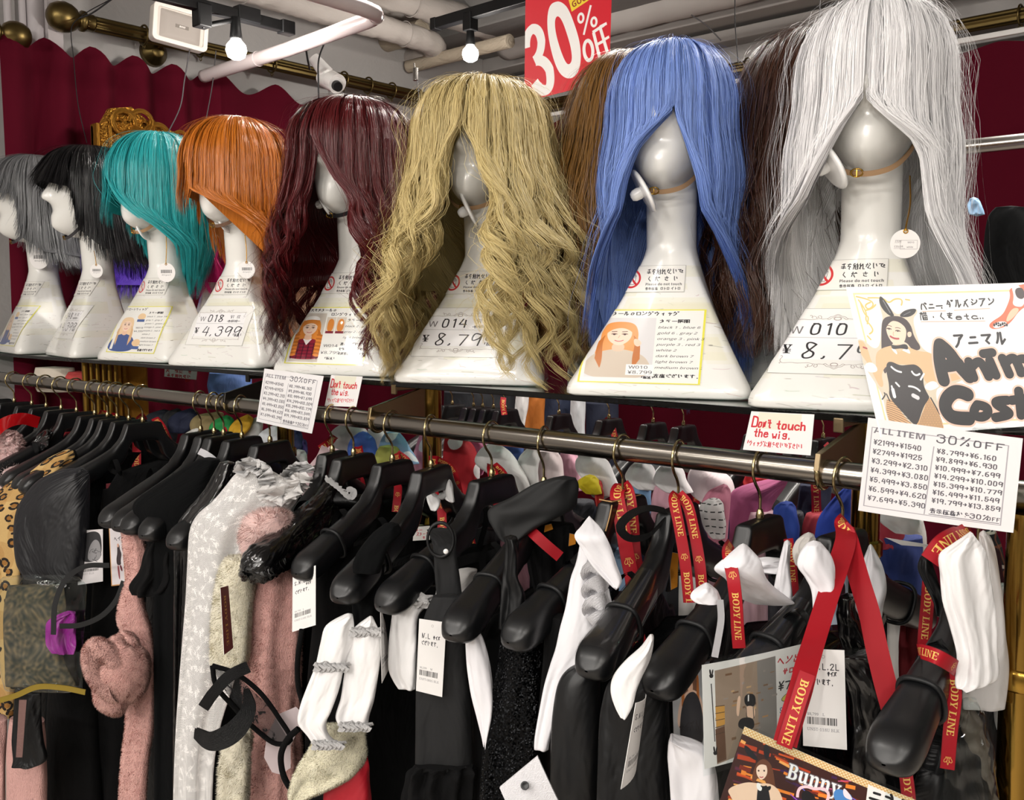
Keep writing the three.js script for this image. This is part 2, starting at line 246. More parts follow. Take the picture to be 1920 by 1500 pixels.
// ---------------------------------------------------------------- curtains
const curtainM = phy({ color: '#560a1e', roughness: .95, specularIntensity: .25, side: THREE.DoubleSide, bumpMap: clothBump, bumpScale: .0008 });
function curtain(name, label, along, from, to, fixed, topY, fold, pitch, group, sag = .04, bottom = .02) {
  const L = Math.abs(to - from), n = Math.round(L / .014), rows = [], M = 26;
  const ph = rnd() * 50;
  for (let i = 0; i <= M; i++) {
    const t = i / M, r = [];
    for (let j = 0; j <= n; j++) {
      const s = j / n * L, hang = s / pitch, y0 = topY - sag * Math.pow(Math.abs(Math.sin(Math.PI * hang)), 1.5) - .015 * noise(hang * .8, ph);
      const y = lerp(y0, bottom, t), sp = s + .02 * noise(s * 3, t * 1.4, ph);
      const w = Math.sin(2 * Math.PI * sp / pitch + 1.6 * noise(s * 2.3, t * .9, ph)) * fold * (.7 + .5 * noise(s * 1.5, t * 2, ph + 3)) + fold * .5 * noise(s * 11, t * 1.2, ph + 9) * Math.min(1, t * 3 + .4);
      const a = lerp(from, to, j / n);
      r.push(along === 'z' ? V(fixed + w, y, a) : V(a, y, fixed + w));
    }
    rows.push(r);
  }
  const m = mesh(name, sheet(rows), curtainM); tag(m, label, 'curtain', group); return m;
}
curtain('curtain', 'dark red curtain in deep folds hanging beside the wall speaker', 'z', onX(2, 300, XL + .08).z, onX(398, 100, XL + .08).z, XL + .11, 2.5, .04, .155, null, .05);
curtain('curtain', 'dark red curtain panel on the left wall behind the lit bulb and orange wig', 'z', onX(405, 120, XL + .08).z, ZB + .12, XL + .09, 2.5, .018, .27, null, .06);
curtain('curtain', 'long dark red curtain on the far wall behind the brown wigs', 'x', XL + .12, 1.6, ZB + .09, 2.53, .014, .34, null, .02);
// ---------------------------------------------------------------- curtain rods with flutes, rings, finials
function curtainRod(label, a, b, rings, finial, r = .024) {
  const o = thing('curtain_rod', label, 'curtain rod', a), d = b.clone().sub(a), L = d.length(), q = new THREE.Quaternion().setFromUnitVectors(UPV, d.clone().normalize());
  const sh = new THREE.Shape(); for (let i = 0; i <= 96; i++) { const an = i / 96 * 2 * Math.PI, rad = r * (1 - .16 * Math.pow(Math.abs(Math.sin(an * 4)), .6) ** 3); i ? sh.lineTo(rad * Math.cos(an), rad * Math.sin(an)) : sh.moveTo(rad, 0); }
  const g = new THREE.ExtrudeGeometry(sh, { depth: L, bevelEnabled: false, curveSegments: 4 }).rotateX(-Math.PI / 2); g.applyQuaternion(q); mesh('pole', g, MAT.oldbrass, o);
  for (const t of rings) { const rg = new THREE.TorusGeometry(r * 1.25, .004, 8, 24).rotateX(Math.PI / 2); rg.applyQuaternion(q).translate(...d.clone().multiplyScalar(t).toArray()); const sh2 = rg; const eye = new THREE.TorusGeometry(.007, .0018, 6, 12).translate(...d.clone().multiplyScalar(t).add(V(0, -r * 1.25 - .008, 0)).toArray()); mesh('ring', merge([sh2, eye]), MAT.oldbrass, o); }
  if (finial) {
    const f = lathe([[0, .118], [.02, .116], [.038, .105], [.049, .085], [.053, .063], [.049, .041], [.038, .022], [.024, .012], [.024, .004], [.036, 0], [.036, -.012], [.027, -.016], [.03, -.04], [.027, -.046], [0, -.046]], 40);
    f.applyQuaternion(new THREE.Quaternion().setFromUnitVectors(UPV, d.clone().normalize().negate())); mesh('ball_finial', f, MAT.oldbrass, o);
  }
  return o;
}
{
  const x = XL + .1, zf = (px, py) => onX(px, py, x).z, a = V(x, 2.585, zf(152, 42));
  const rl = curtainRod('fluted brass curtain rod with a ball finial along the left wall', a, V(x, 2.585, ZB + .03), [.1, .2, .34, .5, .56, .62, .69, .77, .83, .9], true, .028);
  const br = lathe([[0, .05], [.022, .05], [.026, .04], [.05, .02], [.055, 0], [0, 0]], 24).rotateZ(-Math.PI / 2).translate(-.1, -.03, -.32); mesh('wall_bracket', merge([br, cyl(.012, .1, -.05, -.01, -.32, 'x'), new THREE.TorusGeometry(.02, .006, 8, 20).rotateY(Math.PI / 2).translate(.03, 0, -.32)]), MAT.oldbrass, rl);
  const rb = curtainRod('long fluted curtain rod across the far wall above the brown wigs', V(XL + .14, 2.612, ZB + .1), V(2.2, 2.612, ZB + .1), [.04, .1, .15, .19, .24, .29, .34, .38, .43, .48, .53, .6, .7], false, .028);
  const e = onX(-4, 60, x), o2 = curtainRod('brass ball finial on a rod cut by the left edge of the picture', e.clone(), e.clone().add(V(0, -.002, .9)), [.3, .7], true, .026); o2.scale.setScalar(.9);
  const rail = thing('curtain_track', 'white plastic track tucked under the far curtain rod', 'curtain track', V(-1, 2.555, ZB + .11)); mesh('track', box(4.8, .02, .02, .2, 0, 0, .004), MAT.white, rail);
}
// ---------------------------------------------------------------- lagged ceiling pipes
function pipe(label, pts, r, m = MAT.pipe, { seg = 90, bumps = .12, band = 0 } = {}) {
  const cv = new THREE.CatmullRomCurve3(pts, false, 'catmullrom', .06), fr = cv.computeFrenetFrames(seg), rows = [], sd = rnd() * 40, L = cv.getLength();
  for (let i = 0; i <= seg; i++) {
    const p = cv.getPointAt(i / seg), row = []; const rim = i === 0 || i === seg;
    for (let j = 0; j < 28; j++) { const a = j / 28 * 2 * Math.PI, q = r * (1 + bumps * (noise(Math.cos(a) * 1.3 + sd, Math.sin(a) * 1.3, i / seg * L * 9) + .9 * noise(Math.cos(a) * .8 + sd, Math.sin(a) * .8, i / seg * L * 34))); row.push(p.clone().addScaledVector(fr.normals[i], Math.cos(a) * q).addScaledVector(fr.binormals[i], Math.sin(a) * q)); }
    rows.push(row);
  }
  for (const e of [0, rows.length - 1]) { const c = cv.getPointAt(e ? 1 : 0), row = rows[e].map((v) => c.clone().lerp(v, .02)); e ? rows.push(row) : rows.unshift(row); }
  const o = thing('ceiling_pipe', label, 'pipe', pts[0]); mesh('lagging', local(sheet(rows, true), o), m, o);
  for (const t of band ? [.12, .35, .6, .85] : []) { const k = Math.round(t * seg), g = new THREE.TorusGeometry(r * 1.06, r * .05, 6, 28); const mm = new THREE.Matrix4().makeBasis(fr.normals[k], fr.binormals[k], fr.tangents[k]); g.applyMatrix4(mm).translate(...cv.getPointAt(t).toArray()); mesh('band', local(g, o), m, o); }
  return o;
}
{
  const Y = (px, py, y) => { const r = ray(px, py), t = (y - EYE.y) / r.y; return EYE.clone().addScaledVector(r, t); };
  const tan = std({ color: '#a79b89', roughness: .75, bumpMap: wrinkle, bumpScale: 0.0033 }), pvc = phy({ color: '#cfc4c4', roughness: .32, clearcoat: .3, clearcoatRoughness: .2 });
  const zrun = (p, dz0, dz1) => [V(p.x, p.y, p.z + dz0), V(p.x, p.y, p.z + dz0 * .5), p, V(p.x, p.y, p.z + dz1)];
  const e1 = Y(822, 82, 2.8);
  pipe('lagged grey pipe running to an elbow below the ceiling', [V(e1.x, 2.8, e1.z + 3), V(e1.x, 2.8, e1.z + 1.6), V(e1.x, 2.8, e1.z + .5), V(e1.x, 2.8, e1.z + .12), V(e1.x - .02, 2.795, e1.z), V(e1.x - .1, 2.79, e1.z - .06), V(XL - .02, 2.79, e1.z - .07)], .052, MAT.pipe, { band: 1, seg: 160 });
  const e2 = Y(700, 84, 2.84); pipe('tan wrapped pipe end beside the left wall', [V(e2.x + .35, 2.84, e2.z), V(e2.x + .1, 2.84, e2.z), V(XL + .0, 2.84, e2.z)], .05, tan, { bumps: .03 });
  const e3 = Y(810, 114, 2.74); pipe('thin tan pipe below the lagged elbow', [V(e3.x + .5, 2.74, e3.z), V(e3.x, 2.74, e3.z), V(XL + .02, 2.74, e3.z)], .03, tan, { bumps: .03 });
  const e4 = Y(800, 30, 3.0); pipe('thick lagged pipe close to the ceiling above the bulb', [V(e4.x, 3.02, e4.z + 3), V(e4.x, 3.02, e4.z + 1), V(e4.x, 3.02, e4.z - .35)], .1, MAT.pipe, { bumps: .09 });
  const e5 = Y(940, 58, 2.93); pipe('lagged pipe passing behind the red discount sign', [V(e5.x, 2.93, e5.z + 2.6), V(e5.x, 2.93, e5.z + .8), V(e5.x, 2.93, e5.z - .75)], .06, MAT.pipe, { band: 1 });
  const e6 = Y(560, 16, 2.96); pipe('lagged pipe beside the left track light', [V(e6.x, 2.96, e6.z + 1.6), V(e6.x, 2.96, e6.z + .4), V(e6.x, 2.96, e6.z - 1.2)], .07, MAT.pipe, { bumps: .11 });
  const e7 = Y(1230, 8, 2.9); pipe('wrapped duct running above the blue wig', [V(e7.x + 2.6, 2.9, e7.z), V(e7.x + .6, 2.9, e7.z), V(e7.x - .9, 2.9, e7.z)], .085, std({ color: '#b5b0ac', roughness: .7 }), { bumps: .04 });
  const p0 = Y(382, 143, 2.45), p1 = Y(722, 28, 2.45);
  pipe('thin white pipe with an elbow crossing in front of the bulb', [V(p0.x, 2.45, p0.z), V(lerp(p0.x, p1.x, .5), 2.452, p0.z), V(p1.x - .07, 2.45, p1.z), V(p1.x - .015, 2.45, p1.z + .02), V(p1.x, 2.45, p1.z + .08), V(p1.x, 2.455, p1.z + .8), V(p1.x, 2.46, p1.z + 2)], .024, pvc, { bumps: .02, band: 1, seg: 160 });
}
// ---------------------------------------------------------------- lamps
const glow = std({ color: '#ffffff', emissive: '#fff6e8', emissiveIntensity: 14, roughness: .5 });
function trackLight(label, bulb, top, seen, power = LAMP_POWER, aim) {
  const o = thing('track_lamp', label, 'lamp', bulb, 0, seen ? null : aim ? (power === REAR_POWER ? 'track lamps above the rear rack' : 'track lamps far down the shop') : 'track lamps behind the photographer');
  const up = top.clone().sub(bulb), k = up.length();
  mesh('adapter', box(.045, .07, .045, up.x, up.y - .03, up.z, .004), MAT.darkmetal, o);
  mesh('stem', rod(V(up.x, up.y - .06, up.z), V(0, .09, 0), .008), MAT.darkmetal, o);
  mesh('socket', lathe([[0, .1], [.014, .098], [.017, .06], [.02, .034], [.012, .03], [0, .03]], 20), MAT.darkmetal, o);
  const b = mesh('bulb', lathe([[0, -.034], [.014, -.032], [.027, -.024], [.033, -.004], [.03, .012], [.018, .026], [.013, .034], [0, .034]], 28), glow, o);
  b.castShadow = false;
  if (seen) { const l = new THREE.PointLight('#fff8f0', SEEN_BULB_POWER); l.shadow.radius = 1.5; l.castShadow = true; l.position.set(0, -.002, 0); o.add(l); }
  else { const l = new THREE.SpotLight('#fff8f0', power, 0, 1.15, .6, 2); l.shadow.radius = 1.5; l.castShadow = true; l.position.set(0, -.04, 0); o.add(l); const t = new THREE.Object3D(); t.name = 'aim'; t.position.copy(aim || V((-1.2 - bulb.x) * .5, -1.35, (-1.3 - bulb.z) * .8)); o.add(t); l.target = t; }
  return o;
}
{
  const x1 = -2.78, b1 = onX(443, 92, x1 + .03), b2 = onZ(882, 100, -2.78);
  const t1 = thing('light_track', 'black lighting track along the left wall near the ceiling', 'light track', V(x1, 2.5, -1.5));
  mesh('track', box(.03, .034, 3.2, 0, 0, 1.15, .003), MAT.darkmetal, t1); mesh('joint', box(.04, .045, .08, 0, .008, -.3, .003), MAT.darkmetal, t1); mesh('end_cap', box(.038, .044, .05, 0, 0, -.45, .004), MAT.darkmetal, t1);
  const t2 = thing('light_track', 'black lighting track ending above the blonde wig', 'light track', V(-2.2, 2.72, -2.78));
  mesh('track', box(4, .042, .036, 1.27, 0, 0, .003), MAT.darkmetal, t2); mesh('end_cap', box(.03, .046, .04, -.73, 0, 0, .003), MAT.darkmetal, t2);
  trackLight('lit bare bulb under the left track in front of the grey wall', b1, V(x1, 2.5, b1.z + .1), true);
  trackLight('lit bare bulb hanging above the blonde wig', b2, V(b2.x, 2.72, -2.78), true);
  for (const x of [-.75, .1, .95]) trackLight('bare bulb on the rear track above the second rack', V(x, 2.56, -2.78), V(x, 2.72, -2.78), false, REAR_POWER, V(-.6, -2, .9));
  { const t = thing('light_track', 'black lighting track above the back row of wigs', 'light track', V(-1.2, 2.86, -2.0)); mesh('track', box(3.6, .04, .036, 0, 0, 0, .003), MAT.darkmetal, t); for (const x of [-2.35, -1.5, -.6]) trackLight('bare bulb on the track above the back row of wigs', V(x, 2.7, -2.0), V(x, 2.86, -2.0), false, REAR_POWER, V(0, -1.5, .35)); }
  for (const z of [.35, 1.7]) {
    const t = thing('light_track', z < 1 ? 'black lighting track above the aisle in front of the rack' : 'black lighting track farther back above the aisle', 'light track', V(0, 2.86, z)); mesh('track', box(5.4, .04, .036, 0, 0, 0, .003), MAT.darkmetal, t);
    for (const x of [-2.3, -1.2, -.1, 1.0, 2.1]) trackLight('bare bulb on a black track above the aisle behind the photographer', V(x, 2.68, z), V(x, 2.86, z), false);
  }
  { const t = thing('light_track', 'black lighting track far down the shop behind the photographer', 'light track', V(0, 2.86, 3.6)); mesh('track', box(5.4, .04, .036, 0, 0, 0, .003), MAT.darkmetal, t); for (const x of [-2.2, -.8, .6, 2]) trackLight('bare bulb on the track far down the shop', V(x, 2.68, 3.6), V(x, 2.86, 3.6), false, FAR_POWER, V((-1.3 - x), -1.0, -4.9)); }
  for (const [x, z, w] of [[-1.7, 1.05, 'left, nearer the rack'], [.9, 1.05, 'right, nearer the rack'], [-1.7, 2.3, 'left, second row'], [.9, 2.3, 'right, second row'], [-1.7, 3.7, 'left, third row'], [.9, 3.7, 'right, third row'], [-1.7, 5.2, 'left, farthest row'], [.9, 5.2, 'right, farthest row']]) {
    const o = thing('ceiling_panel_light', `flat white ceiling light panel over the aisle, ${w}`, 'lamp', V(x, CEIL - .03, z));
    mesh('frame', box(1.28, .04, .64, 0, .008, 0, .004), MAT.white, o);
    mesh('diffuser', box(1.2, .01, .56, 0, -.016, 0), std({ color: '#ffffff', emissive: '#fff8f0', emissiveIntensity: 2.2 }), o);
    const l = new THREE.RectAreaLight('#fdfaf7', z > 3 ? PANEL_POWER * 1.7 : PANEL_POWER, 1.2, .56); l.position.set(0, -.03, 0); l.rotation.x = -Math.PI / 2; o.add(l);
  }
}
// ---------------------------------------------------------------- wall speaker, security camera, wires
{
  const c = quad([[290, 4], [391, 34], [387, 92], [281, 73]], [3.3, 3.42, 3.42, 3.3]);
  const ctr = c.reduce((a, v) => a.add(v), V(0, 0, 0)).multiplyScalar(.25), ux = c[1].clone().sub(c[0]), uy = c[0].clone().sub(c[3]), w = ux.length(), h = uy.length();
  const o = thing('speaker', 'beige rectangular wall speaker with a white rim beside the curtain rod', 'speaker', ctr);
  const X = ux.normalize(), Z = X.clone().cross(uy.normalize()).normalize(), Yv = Z.clone().cross(X); o.quaternion.setFromRotationMatrix(new THREE.Matrix4().makeBasis(X, Yv, Z));
  const bei = std({ color: '#cdc6be', roughness: .6 }), gr = std({ color: '#a9a19a', roughness: .8, bumpMap: data(32, 32, (u, v) => Math.hypot(u - .5, v - .5) < .32 ? 0 : 1, [90, 60]), bumpScale: .001 });
  mesh('cabinet', box(w, h, .05, 0, 0, -.025, .016, 4), bei, o);
  const rim = new THREE.Shape(); const rrct = (s, W, H, r) => { s.moveTo(-W + r, -H); s.lineTo(W - r, -H); s.quadraticCurveTo(W, -H, W, -H + r); s.lineTo(W, H - r); s.quadraticCurveTo(W, H, W - r, H); s.lineTo(-W + r, H); s.quadraticCurveTo(-W, H, -W, H - r); s.lineTo(-W, -H + r); s.quadraticCurveTo(-W, -H, -W + r, -H); return s; };
  rrct(rim, w / 2, h / 2, .018); rim.holes.push(rrct(new THREE.Path(), w / 2 - .011, h / 2 - .011, .012)); mesh('rim', new THREE.ExtrudeGeometry(rim, { depth: .008, bevelSize: .002, bevelThickness: .002, bevelSegments: 2 }), std({ color: '#dcd6ce', roughness: .5 }), o);
  const gg = new THREE.PlaneGeometry(w - .024, h - .024, 30, 20), pp = gg.attributes.position; for (let i = 0; i < pp.count; i++) pp.setZ(i, .006 - .012 * sstep(.5, 1, Math.max(Math.abs(pp.getX(i)) / (w / 2), Math.abs(pp.getY(i)) / (h / 2)))); gg.computeVertexNormals(); mesh('grille', gg, gr, o);
  const [cv, g] = canvas(128, 32, '#777069'); type(g, 'BOSE', 64, 25, 24, '#e8e4de', 'sans-serif', 'bold italic', 'center'); mesh('badge', box(.046, .011, .002, .004, 0, .007), std({ map: tex(cv), roughness: .5 }), o);
  mesh('wall_mount', box(.05, .06, .16, 0, h * .2, -.16, .005), MAT.darkmetal, o);
  const [cs, g2] = canvas(128, 64, '#b7b2ae'); type(g2, 'N5', 10, 50, 46, '#d8d4cf', 'sans-serif', 'bold'); g2.fillStyle = '#8a8580'; g2.fillRect(76, 26, 40, 20);
  card('wall_label', ...quad([[321, 0], [369, 2], [369, 17], [320, 9]], 3.75), std({ map: tex(cs), roughness: .7 }), 'small faded grey wall label behind the speaker top', 'label');
}
{
  const c = at(620, 137, 3.72), o = thing('security_camera', 'small white security camera on a bracket above the maroon wig', 'camera', c);
  const mk = (px, py, d = 3.72) => at(px, py, d).sub(c);
  mesh('bracket', rod(mk(588, 108), mk(612, 138), .022, .03), MAT.white, o);
  mesh('body', rod(mk(608, 146, 3.74), mk(631, 161, 3.66), .034, .03, 24), MAT.white, o); mesh('lens', rod(mk(630, 160, 3.66), mk(634, 163, 3.64), .02, .018, 20), MAT.darkmetal, o); mesh('hood', rod(mk(622, 150, 3.69), mk(633, 157, 3.66), .036, .036, 24), MAT.white, o);
}
const wireM = std({ color: '#141416', roughness: .6 }), thinM = std({ color: '#4a484a', roughness: .6 });
const wire = (label, px, r = .0022, m = wireM) => tag(mesh('hanging_wire', tube(px.map(([x, y, d]) => at(x, y, d)), r, 40, 6), m), label, 'wire');
wire('thin black wire hanging over the left curtain from the ball finial', [[214, -5, 3.2], [152, 31, 3.35], [134, 52, 3.3], [138, 110, 3.3], [147, 200, 3.28], [163, 268, 3.26]], .0016);
wire('black cable rising from the ball finial to the ceiling', [[149, 34, 3.35], [170, 26, 3.34], [216, -6, 3.3]], .003);
wire('grey wire crossing the curtain below the speaker', [[356, 92, 3.4], [346, 150, 3.4], [338, 200, 3.4], [312, 255, 3.4]], .0022, thinM);
wire('grey wire dropping behind the orange wig from the white pipe', [[405, 95, 3.6], [398, 160, 3.6], [385, 232, 3.6]], .002, thinM);
wire('black cable looping down by the security camera', [[612, 72, 3.5], [598, 110, 3.5], [597, 155, 3.5], [598, 198, 3.5]], .003);
wire('short black cable feeding the security camera', [[573, 88, 3.5], [577, 112, 3.5], [581, 130, 3.6]], .004);
wire('thin wire hanging from a clip left of the blonde wig', [[781, 142, 3.7], [786, 190, 3.7], [789, 250, 3.7]], .0016, thinM);
wire('forked black wire hanging beside the blue wig', [[1378, -6, 2.6], [1378, 40, 2.6], [1380, 70, 2.6], [1384, 118, 2.6]], .0016);
wire('frayed thin cable end hanging above the blue wig', [[1296, 28, 2.8], [1325, 48, 2.8], [1352, 76, 2.8]], .002, thinM);
wire('thin dark thread left of the white wig crown', [[1538, -6, 2.4], [1536, 40, 2.4], [1533, 85, 2.4]], .0012, thinM);
tag(mesh('pipe_clip', merge([box(.02, .05, .012, ...at(779, 139, 3.7).toArray(), .003), rod(at(776, 118, 3.7), at(779, 136, 3.7), .003)]), MAT.steel), 'small metal clip holding a thin wire below the pipes', 'clip');
tag(mesh('steel_tube', rod(onZ(1800, 277, -2.6), onZ(1990, 257, -2.6), .019), MAT.steel), 'polished steel tube crossing behind the white wig at right', 'tube');
// ---------------------------------------------------------------- red discount sign
{
  const [c, g] = canvas(640, 768, '#d3202f');
  g.save(); g.translate(0, 0);
  const w = warp([[986, -62], [1149, -76], [1142, 153], [983, 192]], 640, 768), P = (x, y) => w(900 + x / 6, y / 6);   // from the 6x crop
  const num = (pts, hole) => { g.beginPath(); for (const s of [pts, hole]) { if (!s) continue; const n = s.length; for (let i = 0; i < n; i++) { const a = s[i], b = s[(i + 1) % n], m = P((a[0] + b[0]) / 2, (a[1] + b[1]) / 2); if (!i) { const z = s[n - 1]; g.moveTo(...P((z[0] + a[0]) / 2, (z[1] + a[1]) / 2)); } g.quadraticCurveTo(...P(...a), ...m); } g.closePath(); } g.fillStyle = '#f3f1ef'; g.fill('evenodd'); };
  num([[870, 18], [780, 60], [750, 230], [770, 450], [830, 700], [900, 850], [1000, 905], [1090, 850], [1135, 720], [1130, 520], [1080, 330], [1000, 120], [940, 45]], [[868, 180], [838, 240], [850, 380], [900, 560], [960, 710], [1000, 740], [1035, 690], [1025, 560], [980, 400], [920, 230]]);
  const thick = (pts, lw) => { g.strokeStyle = '#f3f1ef'; g.lineWidth = lw; g.lineJoin = 'miter'; g.beginPath(); g.moveTo(...P(...pts[0])); for (let i = 1; i < pts.length; i++) pts[i].length === 4 ? g.quadraticCurveTo(...P(pts[i][0], pts[i][1]), ...P(pts[i][2], pts[i][3])) : g.lineTo(...P(...pts[i])); g.stroke(); };
  g.lineCap = 'butt';
  thick([[520, 545], [512, 380, 590, 330], [670, 320, 690, 470], [690, 620, 610, 690]], 58); thick([[625, 690], [720, 660, 780, 790], [810, 960, 760, 1010], [690, 1060, 612, 930]], 60);
  thick([[1245, 66], [1165, 400]], 15); for (const [x, y] of [[1133, 212], [1280, 253]]) { g.beginPath(); g.ellipse(...P(x, y), 19, 26, -.1, 0, 7); g.lineWidth = 16; g.strokeStyle = '#f3f1ef'; g.stroke(); }
  g.beginPath(); g.ellipse(...P(1218, 575), 32, 62, -.2, 0, 7); g.lineWidth = 23; g.stroke();
  thick([[1275, 370], [1345, 655]], 22); thick([[1265, 372], [1395, 285]], 20); thick([[1300, 515], [1380, 470]], 19); thick([[1350, 315], [1432, 590]], 22); thick([[1345, 310], [1425, 265]], 19); thick([[1388, 455], [1452, 415]], 18);
  poly(g, [P(960, -120), P(1030, 142), P(1330, -60), P(1280, -240)], '#f0d43a');
  g.save(); g.translate(...P(1040, 100)); g.rotate(-.36); type(g, 'GOODS', 0, 0, 52, '#8e2c17', 'sans-serif', 'bold'); g.restore(); g.restore();
  const m = phy({ map: tex(c), roughness: .35, clearcoat: .35, clearcoatRoughness: .15, side: THREE.DoubleSide });
  card('discount_sign', ...quad([[986, -62], [1149, -76], [1142, 153], [983, 192]], [2.15, 2.15, 2.15, 2.15]), m, 'hanging red sign reading 30% OFF behind the blonde and blue wigs', 'sign', { th: .002, bow: .004 });
}
// ---------------------------------------------------------------- gilded mirror frame and low gilt panel in the far corner
{
  const gold = phy({ color: '#c08a34', metalness: .85, roughness: .36, bumpMap: data(256, 256, (u, v) => clamp(.5 + .6 * noise(Math.cos(u * 6.283) * 3, Math.sin(u * 6.283) * 3 + Math.cos(v * 6.283) * 3, Math.sin(v * 6.283) * 3)), [10, 10]), bumpScale: .012 });
  const x = XL + .32, A = onX(172, 232, x), o = thing('mirror_frame', 'ornate carved gilt frame leaning by the curtain behind the teal wig', 'frame', V(x, 0, A.z));
  const top = A.y, LZ = 1.15;
  mesh('outer_post', merge([box(.03, top, .05, 0, top / 2, -.025, .008), box(.05, top, .012, .012, top / 2, -.006, .004), box(.05, top, .012, .012, top / 2, -.048, .004)]), gold, o);
  mesh('inner_post', merge([box(.04, top - .1, .09, .01, top / 2 - .05, -.115, .02, 4)]), gold, o);
  mesh('top_rail', merge([box(.035, .05, LZ, 0, top - .09, -LZ / 2, .01), box(.05, .02, LZ, .01, top - .125, -LZ / 2, .006)]), gold, o);
  { const sh = new THREE.Shape(); const pr = [[.05, top - .5], [.02, top - .02], [.06, top + .05], [.13, top + .065], [.2, top + .02], [.3, top + .0], [.36, top - .04], [.46, top - .03], [.56, top - .07], [.7, top - .1], [1, top - .11], [1, top - .16], [.4, top - .16], [.24, top - .2], [.16, top - .3], [.13, top - .5]]; pr.forEach(([z, y], i) => i ? sh.lineTo(z, y) : sh.moveTo(z, y)); mesh('crest', new THREE.ExtrudeGeometry(sh, { depth: .02, bevelSize: .008, bevelThickness: .008, bevelSegments: 3 }).rotateY(Math.PI / 2).translate(0, 0, 0), gold, o); }
  const curl = (z, y, s, turn, flip) => { const pts = []; for (let i = 0; i <= 26; i++) { const a = i / 26 * turn, r = s * (1 - .8 * i / 26); pts.push(V(.03 + .012 * Math.sin(a * .7), y + r * Math.sin(a) , z - (flip ? -1 : 1) * (r * Math.cos(a)))); } return tube(pts, s * .18, 60, 8); };
  const ys = (z) => top + .03 - .14 * sstep(.05, .75, z);
  let k = 0;
  for (const [z, dy, s] of [[.09, -.02, .05], [.16, 0, .045], [.13, -.09, .04], [.22, -.03, .05], [.3, -.01, .035], [.27, -.09, .035], [.36, -.04, .045], [.44, -.03, .03], [.5, -.06, .04], [.58, -.05, .03], [.68, -.07, .035], [.8, -.06, .03], [.95, -.06, .035], [.08, -.2, .05], [.09, -.32, .045], [.1, -.46, .05]]) mesh('scroll', curl(-z, ys(z) + dy, s, 9 + (k % 3), k++ % 2), gold, o);
  for (const [z, dy, s] of [[.14, -.05, .03], [.25, -.07, .028], [.4, -.08, .025], [.2, .0, .022], [.08, -.12, .03]]) { const g = new THREE.SphereGeometry(s, 20, 14).scale(.6, 1.3, .8).translate(.03, ys(z) + dy, -z); mesh('acanthus_boss', g, gold, o); }
  const lowM = phy({ color: '#8d6c2c', metalness: .9, roughness: .36 });
  const pl = thing('gilt_panel', 'low gilt fluted panel below the shelf at the far left', 'panel', V(0, 0, 0)); const s1 = at(195, 820, 2.95); pl.position.set(s1.x, 0, s1.z); pl.rotation.y = YAW + .4;
  for (let i = 0; i < 6; i++) mesh('flute', cyl(i % 2 ? .006 : .01, 1.42, -.045 + i * .017, .71, .01 * (i % 2), 'y', i % 2 ? .006 : .01, 12), lowM, pl);
  mesh('panel_base', box(.12, .04, .04, 0, .02, 0, .005), lowM, pl);
  const q = onZ(236, 820, -1.62), p2 = thing('carved_post', 'carved gilt post seen below the shelf left of the price list', 'post', V(q.x, 0, q.z)); mesh('shaft', box(.06, 1.4, .04, 0, .7, 0, .01, 3), gold, p2); for (let i = 0; i < 9; i++) mesh('scroll', new THREE.TorusGeometry(.018, .006, 8, 16, 4.5).rotateY(YAW).translate(0.01, .95 + i * .05, .024), gold, p2);
}

garmentLater.push(() => {
  garment('hanging_garment', 'black fuzzy garment behind the white wig at the right edge', 'garment', [[1866, 1925, 388], [1852, 1935, 410], [1846, 1945, 470], [1840, 1950, 560]], MAT.velvet, { d: 2.1, k: .6 });
  garment('hanging_garment', 'small light blue cloth behind the white wig at right', 'garment', [[1818, 1834, 372], [1816, 1842, 384], [1818, 1846, 402]], cloth('#8fb4d6'), { d: 2.2, k: .6 });
  card('blue_box', ...quad([[1442, 540], [1460, 536], [1434, 602], [1408, 608]], 1.75), cloth('#3e62b0'), 'flat blue box side behind the blue and white wig stands', 'box', { th: .02 });
  tag(mesh('steel_tube', rod(at(1404, 622, 1.7), at(1472, 524, 1.7), .008), MAT.steel), 'slanting shiny steel tube between the blue and white wig stands', 'tube');
});

